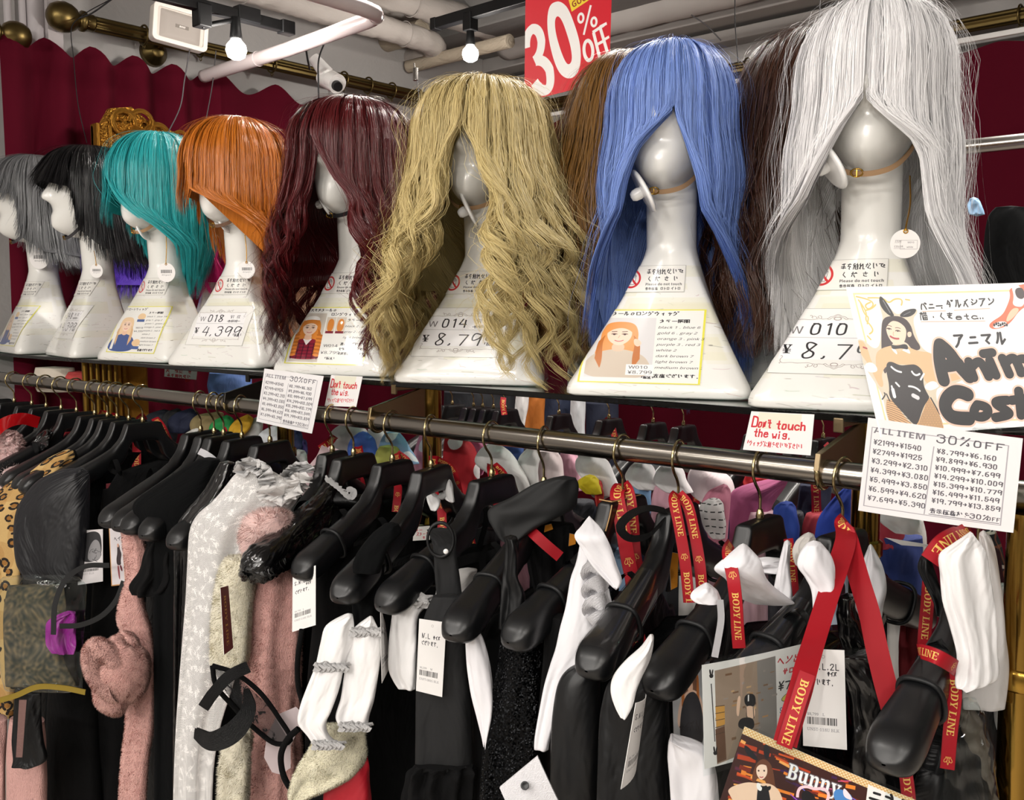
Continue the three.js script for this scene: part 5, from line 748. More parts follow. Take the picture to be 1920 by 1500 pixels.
ribbon('BODY ribbon wound round the arm of the right hanger', [[1722, 1222, 1.03], [1730, 1222, .99], [1758, 1232, .965], [1786, 1248, .975], [1794, 1258, 1.02]], 27); ribbon('BODY LINE ribbon hanging below the right hanger arm', [[1786, 1262, 1.0], [1790, 1300, 1.0], [1782, 1370, 1.0], [1776, 1442, 1.0]], 26); ribbon('red ribbon running off the bottom below the right hanger', [[1690, 1420, 1.05], [1698, 1450, 1.04], [1706, 1520, 1.02]], 25);
ribbon('red ribbon knotted across the top of the right hanger', [[1822, 996, 1.09], [1796, 1004, 1.05], [1766, 1022, 1.03], [1744, 1052, 1.03]], 36); ribbon('dim red ribbon behind the right hanger neck', [[1742, 1090, 1.2], [1738, 1140, 1.2], [1732, 1210, 1.2]], 24);

// ---------------------------------------------------------------- printed and woven textures for the clothes
const wrapNoise = (u, v, f, s = 0) => { const a = u * 6.28318, b = v * 6.28318; return noise(Math.cos(a) * f + s, Math.sin(a) * f + Math.cos(b) * f * .7, Math.sin(b) * f + s); };
const leopardM = std({ roughness: .9, map: (() => { const [c, g] = canvas(512, 512, '#c6a56c'); for (let i = 0; i < 60; i++) { g.fillStyle = `rgba(150,105,50,${rr(.1, .3)})`; g.beginPath(); g.arc(rr(0, 512), rr(0, 512), rr(20, 60), 0, 7); g.fill(); } for (let i = 0; i < 90; i++) { const x = (i % 9) * 57 + rr(0, 30), y = Math.floor(i / 9) * 52 + rr(0, 26); for (const [ox, oy] of [[0, 0], [512, 0], [0, 512], [-512, 0], [0, -512]]) { g.fillStyle = '#94652c'; g.beginPath(); g.ellipse(x + ox, y + oy, 11, 9, 0, 0, 7); g.fill(); } g.strokeStyle = '#1c130c'; g.lineWidth = rr(7, 11); g.lineCap = 'round'; let a = rr(0, 6); for (let k = 0; k < 3; k++) { const l = rr(.9, 1.8); g.beginPath(); g.arc(x, y, rr(11, 17), a, a + l); g.stroke(); a += l + rr(.4, .8); } } return tex(c, [2.8, 2.8]); })(), bumpMap: furBump, bumpScale: 0.0006 });
function laceTex(col, bg, dense) {
  const [c, g] = canvas(512, 512, null); g.clearRect(0, 0, 512, 512); if (bg) { g.fillStyle = bg; g.fillRect(0, 0, 512, 512); }
  g.strokeStyle = col; g.lineWidth = 1.6; for (let y = 0; y < 512; y += 8) for (let x = 0; x < 512; x += 8) { const o = (y / 8) % 2 * 4; g.beginPath(); g.ellipse(x + o, y + 4, 3.4, 4, 0, 0, 7); g.stroke(); }
  g.lineCap = 'round';
  for (let i = 0; i < dense; i++) { const x = rr(0, 512), y = rr(0, 512), s = rr(12, 30); for (const [ox, oy] of [[0, 0], [512, 0], [-512, 0], [0, 512], [0, -512]]) { g.save(); g.translate(x + ox, y + oy); g.rotate(i); g.strokeStyle = col; g.fillStyle = col; g.lineWidth = 3; for (let k = 0; k < 5; k++) { g.rotate(1.257); g.beginPath(); g.ellipse(0, -s * .6, s * .26, s * .5, 0, 0, 7); k % 2 ? g.fill() : g.stroke(); } g.beginPath(); g.moveTo(0, 0); g.bezierCurveTo(s, s * .5, s, s * 1.6, s * 2, s * 1.4); g.stroke(); g.restore(); } }
  return c;
}
const laceW = tex(laceTex('#ffffff', null, 42), [9, 9]), laceB = tex(laceTex('#08080a', null, 40), [9, 9]);
const whiteLaceM = std({ color: '#eceae8', map: laceW, alphaTest: .35, transparent: false, roughness: .8, side: THREE.DoubleSide }), blackLaceM = std({ map: laceB, color: '#ffffff', alphaTest: .35, roughness: .7, side: THREE.DoubleSide });
const sequinM = phy({ color: '#17181a', metalness: .85, roughness: .3, normalMap: data(512, 512, (u, v) => { const cx = Math.floor(u * 110), cy = Math.floor(v * 110), h = (k) => { const q = Math.sin(cx * 127.1 + cy * 311.7 + k * 74.7) * 43758.5; return q - Math.floor(q); }; return [128 + (h(1) - .5) * 190, 128 + (h(2) - .5) * 190, 200]; }, [5, 5]) });
const furPink = std({ color: '#cfa19a', roughness: 1, bumpMap: furBump, bumpScale: 0.0024 }), furCream = std({ color: '#dcd5bf', roughness: 1, bumpMap: furBump, bumpScale: 0.0024 }), paleFur = std({ color: '#dcc0bd', roughness: 1, bumpMap: furBump, bumpScale: 0.0028 });
// a pile of short hairs over a surface, stuff belonging to a plush part
function pile(parent, geo, n, len, color, w = .0009) {
  const P = geo.attributes.position, N = geo.attributes.normal, ix = geo.index, F = ix ? ix.count / 3 : P.count / 3, cum = []; let tot = 0; const a = V(0, 0, 0), b = V(0, 0, 0), c = V(0, 0, 0), id = (f, k) => ix ? ix.getX(f * 3 + k) : f * 3 + k;
  for (let f = 0; f < F; f++) { a.fromBufferAttribute(P, id(f, 0)); b.fromBufferAttribute(P, id(f, 1)); c.fromBufferAttribute(P, id(f, 2)); tot += b.sub(a).cross(c.sub(a)).length(); cum.push(tot); }
  const pos = new Float32Array(n * 9), nor = new Float32Array(n * 9), col = new Float32Array(n * 9), C = new THREE.Color(color);
  for (let i = 0; i < n; i++) {
    const r = rnd() * tot; let lo = 0, hi = F - 1; while (lo < hi) { const m = (lo + hi) >> 1; cum[m] < r ? lo = m + 1 : hi = m; } let u = rnd(), v = rnd(); if (u + v > 1) { u = 1 - u; v = 1 - v; }
    const k = [id(lo, 0), id(lo, 1), id(lo, 2)], q = V(0, 0, 0), nn = V(0, 0, 0); [1 - u - v, u, v].forEach((t, j) => { q.addScaledVector(a.fromBufferAttribute(P, k[j]), t); nn.addScaledVector(b.fromBufferAttribute(N, k[j]), t); }); nn.normalize();
    const dir = nn.clone().add(V(rr(-.5, .5), rr(-.9, .2), rr(-.5, .5)).addScaledVector(V(noise(q.x * 60, q.y * 60, q.z * 60), noise(q.y * 60, q.z * 60, 4), noise(q.z * 60, q.x * 60, 8)), 1.2)).normalize(), s = V(rr(-1, 1), rr(-1, 1), rr(-1, 1)).cross(dir).normalize().multiplyScalar(w * .5), tip = q.clone().addScaledVector(dir, len * rr(.5, 1.15)), t = rr(.9, 1.1); if (s.clone().multiplyScalar(-2).cross(dir).dot(nn) < 0) s.negate();
    [q.clone().add(s), q.clone().sub(s), tip].forEach((p, j) => { p.toArray(pos, i * 9 + j * 3); nn.toArray(nor, i * 9 + j * 3); col[i * 9 + j * 3] = clamp(C.r * t); col[i * 9 + j * 3 + 1] = clamp(C.g * t); col[i * 9 + j * 3 + 2] = clamp(C.b * t); });
  }
  const g = new THREE.BufferGeometry(); g.setAttribute('position', new THREE.BufferAttribute(pos, 3)); g.setAttribute('normal', new THREE.BufferAttribute(nor, 3)); g.setAttribute('color', new THREE.BufferAttribute(col, 3));
  const m = mesh('pile', g, pileM, parent); m.userData.kind = 'stuff'; return m;
}
const pileM = std({ color: '#ffffff', vertexColors: true, roughness: 1, side: THREE.DoubleSide });
function garment(name, label, cat, rows, m, o = {}) { if (o.into) { const q = mesh(name, local(drape(rows, o), o.into), m, o.into); return q; } const g = drape(rows, o), c = at((rows[0][0] + rows[0][1]) / 2, rows[0][2], rows[0][3] ?? o.d ?? 1.2), t = thing(name, label, cat, c); mesh(o.part || 'cloth', local(g, t), m, t); t.g = g; return t; }
// ---------------------------------------------------------------- dark dresses that hang from the front hangers, shoulder to below the picture
function dress(px, label, m, { top = -.16, w0 = .17, w1 = .2, th = .05, bot = .35, zc = 0, strapZ = .12, name = 'black_dress' } = {}) {
  const x = onZ(px, 709 + .1147 * px, ZR).x, o = thing(name, label, 'dress', V(x, YR, ZR)), rows = [], sd = rnd() * 30, n = 46;
  for (let i = 0; i <= n; i++) {
    const t = i / n, y = lerp(top, bot - YR, t), w = lerp(w0, w1, Math.pow(t, .7)) * (t < .06 ? .82 + 3 * t : 1), T = th * (.35 + .65 * sstep(0, .2, t)), row = [];
    for (let j = 0; j < 44; j++) { const a = j / 44 * 6.2832, ca = Math.cos(a), sa = Math.sin(a), e = Math.pow(Math.abs(ca) ** 2.6 + Math.abs(sa) ** 2.6, -1 / 2.6), f = .014 * sstep(0, .5, t) * Math.sin(a * 5 + sd + 2 * t) + .01 * noise(ca * 2 + sd, t * 3, sa * 2); row.push(V(sa * e * (T + f), y - .01 * Math.abs(ca) * (t < .05 ? 2 : 0), zc + ca * e * (w + f))); }
    rows.push(row);
  }
  for (const [k, s] of [[0, .5], [0, .02]]) { const r = rows[k === 0 ? 0 : 0]; const c = r.reduce((q, v) => q.add(v), V(0, 0, 0)).multiplyScalar(1 / 44); rows.unshift(r.map((v) => c.clone().lerp(v, s))); }
  mesh('bodice_and_skirt', sheet(rows, true), m, o);
  if (strapZ) for (const s of [1, -1]) { const z = s * strapZ, yt = -.152 - (strapZ - .12) * .5; mesh('shoulder_strap', strip([V(-.012, top - .02, z * .92), V(-.022, yt - .02, z), V(0, yt + .006, z * 1.0), V(.022, yt - .02, z), V(.012, top - .02, z * .92)], .012, (t) => V(Math.sin((t - .5) * 3), .4, 0).normalize(), { th: .002, seg: 24 }), m, o); }
  return o;
}
for (const [px, l, m, q] of [[142, 'black satin dress under the leopard print top', MAT.satin, {}], [218, 'black velvet dress under the cropped velvet top', MAT.velvet, {}], [300, 'black cotton dress left of the pink plush strip', MAT.black, { w0: .14 }], [375, 'black velvet dress behind the pink plush strip', MAT.velvet, {}], [418, 'black satin dress behind the white lace sleeve', MAT.satin, {}], [505, 'black cotton dress behind the cream fur', MAT.black, {}], [662, 'black velvet dress behind the pink plush column', MAT.velvet, {}], [735, 'black cotton dress behind the white satin gloves', MAT.black, { top: -.2 }], [808, 'black velvet dress hanging behind the red cloth', MAT.velvet, { top: -.22 }], [1020, 'black cotton dress beside the sequin dress', MAT.black, { top: -.24, w0: .15 }], [1168, 'black satin dress behind the white apron strip', MAT.satin, { top: -.22, w0: .13 }], [1273, 'black velvet dress behind the round black leather piece', MAT.velvet, { top: -.24, w0: .13 }], [1427, 'black satin dress behind the photo sleeve cards', MAT.satin, { top: -.22, w0: .12 }], [1582, 'glossy black vinyl dress behind the big price tag', MAT.gloss, { top: -.2, w0: .12 }], [1838, 'dark grey satin dress under the right hanger', MAT.satin, { top: -.24, w0: .12 }]]) dress(px, l, m, q);
// ---------------------------------------------------------------- left part of the rack
{
  const teddy = garment('teddy_top', 'pale pink curly teddy fleece top at the left edge', 'top', [[-30, 30, 812], [-40, 42, 826], [-40, 46, 850], [-40, 42, 868]], paleFur, { d: 2.62, bump: .012, bumpF: 110 }); pile(teddy, teddy.g.clone(), 18000, .006, '#efc9c6', .0014);
  const fluff = garment('fluffy_top', 'pale pink fluffy top below the teddy fleece', 'top', [[-40, 30, 874], [-40, 46, 890], [-40, 52, 930], [-40, 30, 985], [-40, 10, 1020]], paleFur, { d: 2.56 }); pile(fluff, fluff.g.clone(), 16000, .014, '#f3dcda');
  garment('leopard_top', 'leopard print top with a long sleeve at the far left', 'top', [[118, 138, 846], [88, 140, 862], [55, 122, 888], [8, 100, 915], [-20, 62, 950], [-30, 40, 1000], [-30, 46, 1060], [-30, 36, 1150], [-30, 30, 1250], [-30, 26, 1345]], leopardM, { d: 2.4, k: .7, fold: .008 });
  garment('bolero', 'crumpled glossy black bolero on the seventh hanger', 'bolero', [[80, 96, 808], [72, 98, 818], [60, 90, 836], [58, 80, 846]], MAT.gloss, { d: 2.62, fold: .012, bump: .006, bumpF: 90 });
  garment('red_bodice', 'red satin bodice neckline on a hanger at left', 'bodice', [[115, 155, 812], [102, 158, 822], [95, 158, 836], [96, 150, 844]], MAT.red, { d: 2.7, k: .5 });
  const bf = garment('fur_collar', 'dark fluffy fur collar beside the leopard top', 'collar', [[112, 150, 826], [96, 150, 838], [86, 140, 860], [84, 130, 872]], MAT.black, { d: 2.66 }); pile(bf, bf.g.clone(), 9000, .02, '#12141b');
  garment('velvet_crop_top', 'cropped black crushed velvet top at left', 'top', [[140, 158, 879], [108, 166, 886], [74, 170, 904], [50, 172, 932], [34, 172, 965], [28, 170, 1010], [32, 164, 1060], [46, 158, 1088]], phy({ color: '#0c0d12', roughness: .5, sheen: .3, sheenColor: new THREE.Color('#445'), bumpMap: wrinkle, bumpScale: 0.0022 }), { d: 2.2, fold: .012 });
  const bag = thing('plastic_bag', 'clear plastic bag with a gold seam hanging at the lower left', 'bag', at(80, 1090, 2.12)); mesh('film', local(drape([[5, 150, 1086], [-10, 162, 1110], [0, 160, 1180], [2, 156, 1250], [8, 154, 1296]], { d: 2.1, k: .3, fold: .006, bump: .004, bumpF: 30 }), bag), MAT.clear, bag);
  mesh('gold_seam', local(strip([at(-10, 1316, 2.08), at(30, 1304, 2.08), at(70, 1288, 2.08), at(120, 1290, 2.08), at(160, 1298, 2.08)], .012, FWD.clone().negate(), { th: .002 }), bag), phy({ color: '#a08a3a', metalness: .7, roughness: .35 }), bag, 'crinkled gold bottom seam');
  garment('folded_garment', 'dark brown folded garment inside the clear bag', 'garment', [[15, 120, 1100], [8, 125, 1150], [12, 120, 1230], [10, 145, 1288]], cloth('#2a251d', { map: data(128, 128, (u, v) => { const n = wrapNoise(u, v, 3); return [88 + n * 70, 78 + n * 50, 60 + n * 30]; }, [6, 6], true), color: '#ffffff' }), { d: 2.16, k: .2, fold: .01 });
  garment('magenta_flower', 'magenta satin flower inside the clear bag', 'flower', [[120, 142, 1150], [92, 143, 1166], [87, 142, 1190], [90, 142, 1212], [100, 138, 1226]], phy({ color: '#9a2890', roughness: .35, bumpMap: wrinkle, bumpScale: 0.0033 }), { d: 2.12, k: .35, fold: .012, freq: 5 });
  for (const [l, pts] of [['black elastic strap curving over the clear bag', [[100, 1190, 2.06], [104, 1130, 2.06], [125, 1085, 2.06], [160, 1062, 2.06], [205, 1060, 2.06]]], ['black elastic strap end curling from the magenta flower', [[112, 1174, 2.05], [150, 1172, 2.05], [190, 1155, 2.05], [218, 1125, 2.05], [232, 1090, 2.05]]]]) tag(mesh('elastic_strap', strip(pts.map((p) => at(...p)), .011, FWD.clone().negate(), { th: .0015 }), MAT.darkmetal), l, 'strap');
  const lg = garment('lace_glove', 'black lace fingerless glove hanging below the clear bag', 'glove', [[28, 78, 1300], [26, 78, 1340], [24, 84, 1390], [26, 89, 1425], [22, 60, 1440]], MAT.satin, { d: 2.1, k: .3 });
  mesh('lace_panel', local(cardGeo(...quad([[36, 1312], [50, 1312], [42, 1420], [30, 1420]], 2.07)).front, lg), whiteLaceM.clone(), lg).material.color.set('#8d6a64');
  garment('black_skirt', 'plain black skirt hanging low behind the lace glove', 'skirt', [[100, 190, 1200], [92, 190, 1290], [88, 190, 1400], [84, 195, 1560]], MAT.black, { d: 2.3 });
  const pl = garment('pink_plush', 'pale pink plush cloth at the lower left corner', 'plush', [[18, 84, 1355], [14, 88, 1400], [14, 90, 1450], [12, 88, 1530]], furPink, { d: 2.18 }); garment('pink_plush', 'pink plush edge cut by the left side of the picture', 'plush', [[-40, 14, 1350], [-40, 12, 1440], [-40, 10, 1530]], furPink, { d: 2.25 });
  // pink plush strip with its round bow
  const st = garment('plush_strip', 'long pink plush strip hanging over a bare hanger tip', 'plush', [[226, 258, 985], [230, 270, 1020], [234, 277, 1060], [236, 274, 1090], [228, 268, 1120], [221, 274, 1150], [224, 284, 1180], [246, 290, 1220], [250, 293, 1255], [240, 292, 1290], [238, 290, 1330], [236, 288, 1370], [228, 278, 1430], [222, 272, 1530]], furPink, { d: 1.97, k: .7, fold: .004 }); pile(st, st.g.clone(), 42000, .0045, '#e6b8ae');
  const bow = thing('plush_bow', 'round curled pink plush bow on the pink strip', 'plush', at(226, 1264, 1.9)); { const rows = []; for (let i = 0; i <= 40; i++) { const th = i / 40 * Math.PI, row = []; for (let j = 0; j < 64; j++) { const ph = j / 64 * 6.2832, gro = Math.pow(Math.abs(Math.sin(ph * .5 + th * 1.6 + .6)), 8), R = 1 - .16 * gro + .05 * noise(Math.cos(ph) * 2, th * 2, Math.sin(ph) * 2); const lx = Math.sin(th) * Math.cos(ph), lz = Math.sin(th) * Math.sin(ph); row.push(V(0, 0, 0).addScaledVector(RIGHT, lx * .056 * R).addScaledVector(UPV, Math.cos(th) * .083 * R).addScaledVector(RIGHT, Math.cos(th) * .012).addScaledVector(FWD, -lz * .045 * R)); } rows.push(row); } const g = sheet(rows.map((r) => r.slice().reverse()), true); mesh('bow', g, furPink, bow); const loop = new THREE.TorusGeometry(.03, .02, 20, 40, 4.6).scale(.8, 1.35, .8).rotateZ(.4).rotateY(YAW).translate(...RIGHT.clone().multiplyScalar(-.015).addScaledVector(UPV, .02).addScaledVector(FWD, -.03).toArray()); mesh('loop', loop, furPink, bow); pile(bow, g, 34000, .005, '#e6b8ae'); pile(bow, loop, 14000, .005, '#e6b8ae'); }
  garment('ruffled_sleeve', 'black sheer ruffle edge overlapping the pink strip', 'sleeve', [[290, 330, 1000], [272, 330, 1040], [264, 330, 1075], [244, 320, 1102], [248, 300, 1118]], MAT.black, { d: 1.93, fold: .014, freq: 6 });
  // capes and dresses with covered shoulders
  garment('black_cape', 'matte black cape with a white collar edge', 'cape', [[372, 412, 862], [345, 416, 880], [290, 414, 918], [252, 404, 950], [258, 392, 980], [285, 372, 1040], [290, 350, 1150], [292, 340, 1300], [290, 336, 1530]], MAT.velvet, { d: 1.92, fold: .01 }); tag(mesh('collar_band', strip([at(374, 846, 2.02), at(386, 852, 2.0), at(400, 862, 2.0), at(408, 876, 2.02)], .014, TOCAM(at(390, 860, 2)), { th: .002 }), MAT.whitecloth), 'white collar band on the matte black cape', 'collar');
  garment('lace_dress', 'shiny black lace dress beside the white lace blouse', 'dress', [[412, 440, 868], [400, 438, 890], [384, 430, 920], [352, 420, 960], [336, 400, 985], [330, 380, 1030], [330, 360, 1100], [328, 352, 1250], [326, 346, 1530]], MAT.gloss, { d: 1.84, fold: .009 });
  garment('lace_epaulette', 'shiny black lace shoulder over the bare hanger tip', 'lace', [[262, 286, 938], [232, 290, 950], [225, 286, 962], [232, 262, 976]], MAT.gloss, { d: 2.02, k: .5 });
  // white lace blouse
  const bl = thing('lace_blouse', 'white lace blouse with a ruffled collar and long sleeve', 'blouse', at(430, 900, 1.9)), rowsB = [[462, 496, 876], [440, 524, 892], [420, 560, 918], [398, 556, 945], [372, 536, 968], [356, 520, 1000], [352, 490, 1060], [349, 470, 1130], [344, 455, 1200], [338, 440, 1280], [332, 415, 1360], [328, 402, 1440], [326, 398, 1540]];
  mesh('lace', local(drape(rowsB, { d: 1.74, k: .35, fold: .008, freq: 5 }), bl), whiteLaceM, bl); mesh('lining', local(drape(rowsB.map(([l, r, y]) => [l + 9, r - 9, y + 3]), { d: 1.76, k: .28, fold: .008, freq: 5 }), bl), std({ color: '#ffffff', roughness: .9, map: data(128, 128, (u, v) => { const n = wrapNoise(u, v, 5); return [128 + n * 60, 127 + n * 60, 130 + n * 60]; }, [8, 8], true) }), bl);
  const ruf = (pts, w, d) => strip(Array.from({ length: 30 }, (_, i) => { const s = spline(pts)(i / 29); return at(s[0], s[1], d + .012 * Math.sin(i * 2.1)); }), w, (t, p) => TOCAM(p).add(V(0, Math.sin(t * 60) * .5, 0)).normalize(), { th: .001, seg: 90 });
  mesh('collar_ruffle', local(ruf([[452, 886], [458, 872], [476, 874], [494, 884], [500, 906]], .03, 1.73), bl), MAT.whitesatin, bl); mesh('collar_ruffle', local(ruf([[536, 896], [548, 884], [566, 876], [578, 884]], .028, 1.85), bl), MAT.whitesatin, bl); mesh('collar_ruffle', local(ruf([[500, 925], [520, 930], [545, 920], [566, 900]], .04, 1.72), bl), whiteLaceM, bl);
  const cf = garment('cream_fur', 'cream fur garment behind the maroon tag', 'fur', [[425, 478, 1050], [412, 480, 1080], [402, 472, 1150], [398, 466, 1230], [402, 450, 1250]], furCream, { d: 1.69 }); pile(cf, cf.g.clone(), 30000, .007, '#f2ecd8'); const cf2 = garment('cream_fur', 'cream fur trim at the bottom beside the white lace sleeve', 'fur', [[436, 470, 1372], [424, 470, 1400], [416, 466, 1450], [412, 462, 1530]], furCream, { d: 1.66 }); pile(cf2, cf2.g.clone(), 24000, .008, '#f2ecd8');
  // pink plush column
  const pc = garment('pink_plush', 'wide pink plush garment hanging below the lace wrapped hanger', 'plush', [[466, 540, 1060], [462, 560, 1100], [456, 562, 1170], [450, 562, 1240], [458, 562, 1300], [468, 560, 1360], [470, 565, 1420], [462, 560, 1530]], furPink, { d: 1.72, k: .8, fold: .012, freq: 4 }); pile(pc, pc.g.clone(), 60000, .005, '#e2b3aa');
  const tuft = garment('plush_tuft', 'pale pink fluffy tuft on the lace wrapped hanger', 'plush', [[492, 530, 962], [468, 546, 976], [456, 542, 1000], [456, 520, 1026], [462, 492, 1040]], paleFur, { d: 1.7, k: .8 }); pile(tuft, tuft.g.clone(), 14000, .012, '#f0d0ca');
  const wrapL = hT1; for (const t of [[.42, .98]]) { const rows = []; for (let i = 0; i <= 26; i++) { const [z, top, bot, hx] = stAt(lerp(...t, i / 26)), c = (top + bot) / 2, hh = (top - bot) / 2, row = []; for (let j = 0; j < 40; j++) { const a = j / 40 * 6.2832, e = Math.pow(Math.abs(Math.cos(a)) ** 3.2 + Math.abs(Math.sin(a)) ** 3.2, -1 / 3.2), q = .004 + .005 * Math.abs(noise(a * 2.2, i * .35, 5)) + (Math.sin(a) < -.3 ? .016 * Math.abs(noise(a * 3, i * .5)) : 0); row.push(V(Math.cos(a) * e * (hx + q), c + Math.sin(a) * e * (hh + q), z * wrapL.children[0].scale.z)); } rows.push(row); } mesh('lace_wrap', sheet(rows, true), MAT.gloss, wrapL, 'black lace wrapped round the arm'); }
  // bunny ear headband
  const hb = thing('bunny_headband', 'black wired lace bunny ear headband with a lilac felt base', 'headband', at(500, 1340, 1.58)), tb = (pts, r, d = 1.58) => local(tube(pts.map(([x, y, q]) => at(x, y, q ?? d)), r, 60, 8), hb), wm = MAT.black;
  mesh('ear_wire', tb([[398, 1248], [440, 1262], [485, 1296], [522, 1345], [545, 1388], [520, 1395], [480, 1368], [438, 1325], [405, 1285], [398, 1248]], .0042), wm, hb); mesh('ear_lace', local(sheet([[[400, 1252], [410, 1275], [425, 1300]], [[450, 1272], [445, 1300], [450, 1330]], [[500, 1320], [485, 1340], [480, 1362]], [[540, 1385], [532, 1390], [518, 1394]]].map((r) => r.map(([x, y]) => at(x, y, 1.585)))), hb), blackLaceM, hb);
  mesh('ear_wire', tb([[566, 1180], [558, 1240], [560, 1290], [570, 1325]], .0045, 1.6), wm, hb); mesh('band', local(strip([at(466, 1250, 1.56), at(430, 1268, 1.55), at(400, 1300, 1.55), at(382, 1326, 1.56)], .019, FWD.clone().negate(), { th: .004 }), hb), MAT.satin, hb); mesh('band', local(strip([at(462, 1292, 1.57), at(466, 1330, 1.55), at(440, 1370, 1.54), at(398, 1390, 1.54), at(366, 1374, 1.56)], (t) => .03 * Math.sin(Math.PI * (.15 + .8 * (1 - t))) + .004, FWD.clone().negate(), { th: .004 }), hb), MAT.satin, hb);
  mesh('head_loop', tb([[560, 1366], [540, 1385], [527, 1415], [532, 1455], [548, 1484]], .0052, 1.56), wm, hb); const felt = [[[520, 1340], [555, 1325], [575, 1345]], [[500, 1380], [535, 1380], [560, 1365]], [[495, 1420], [520, 1420], [545, 1400]], [[510, 1448], [525, 1452], [545, 1440]]].map((r) => r.map(([x, y]) => at(x, y, 1.6))); mesh('felt_base', local(sheet(felt), hb), std({ color: '#c4b6b8', roughness: .9, side: THREE.DoubleSide }), hb, 'lilac felt half disc');
  // white satin gloves and cream fur
  const gl = (label, rows, q) => { const t = garment('satin_glove', label, 'glove', rows, MAT.whitesatin, { d: 1.46, k: .5, fold: .007, part: 'glove', ...q }); const a = rows[0], b = rows[rows.length - 1]; const fr = (r, s) => local(strip(Array.from({ length: 24 }, (_, i) => at(lerp(r[0] - 3, r[1] + 3, i / 23), r[2] + s + 3 * Math.sin(i * 1.9), 1.452 + .004 * Math.cos(i * 1.9))), .014, FWD.clone().negate().addScaledVector(UPV, .2), { th: .0012, seg: 70 }), t); mesh('frill', fr(rows[q.fr], 0), MAT.whitesatin, t); mesh('frill', fr(b, -4), MAT.whitesatin, t); return t; };
  gl('left white satin glove with gathered frills', [[645, 662, 1157], [612, 664, 1176], [602, 662, 1210], [594, 648, 1250], [580, 640, 1290], [566, 625, 1330], [562, 612, 1358], [580, 618, 1382], [590, 640, 1400]], { fr: 3 }); gl('right white satin glove with gathered frills', [[690, 699, 1162], [662, 710, 1184], [654, 716, 1220], [650, 713, 1262], [643, 704, 1310], [632, 692, 1345], [640, 690, 1366]], { fr: 1 });
  const tri = garment('cream_fur', 'cream fur triangle below the white satin gloves', 'fur', [[596, 684, 1366], [588, 685, 1396], [572, 686, 1426], [556, 664, 1456], [546, 608, 1482], [544, 566, 1500]], furCream, { d: 1.52, k: .3 }); pile(tri, tri.g.clone(), 36000, .0045, '#f4efd6');
  garment('red_skirt', 'dark red cloth below the cream fur triangle', 'cloth', [[640, 690, 1424], [620, 694, 1450], [610, 697, 1490], [606, 698, 1540]], MAT.red, { d: 1.53, k: .5 });
}
garmentLater.forEach((f) => f());
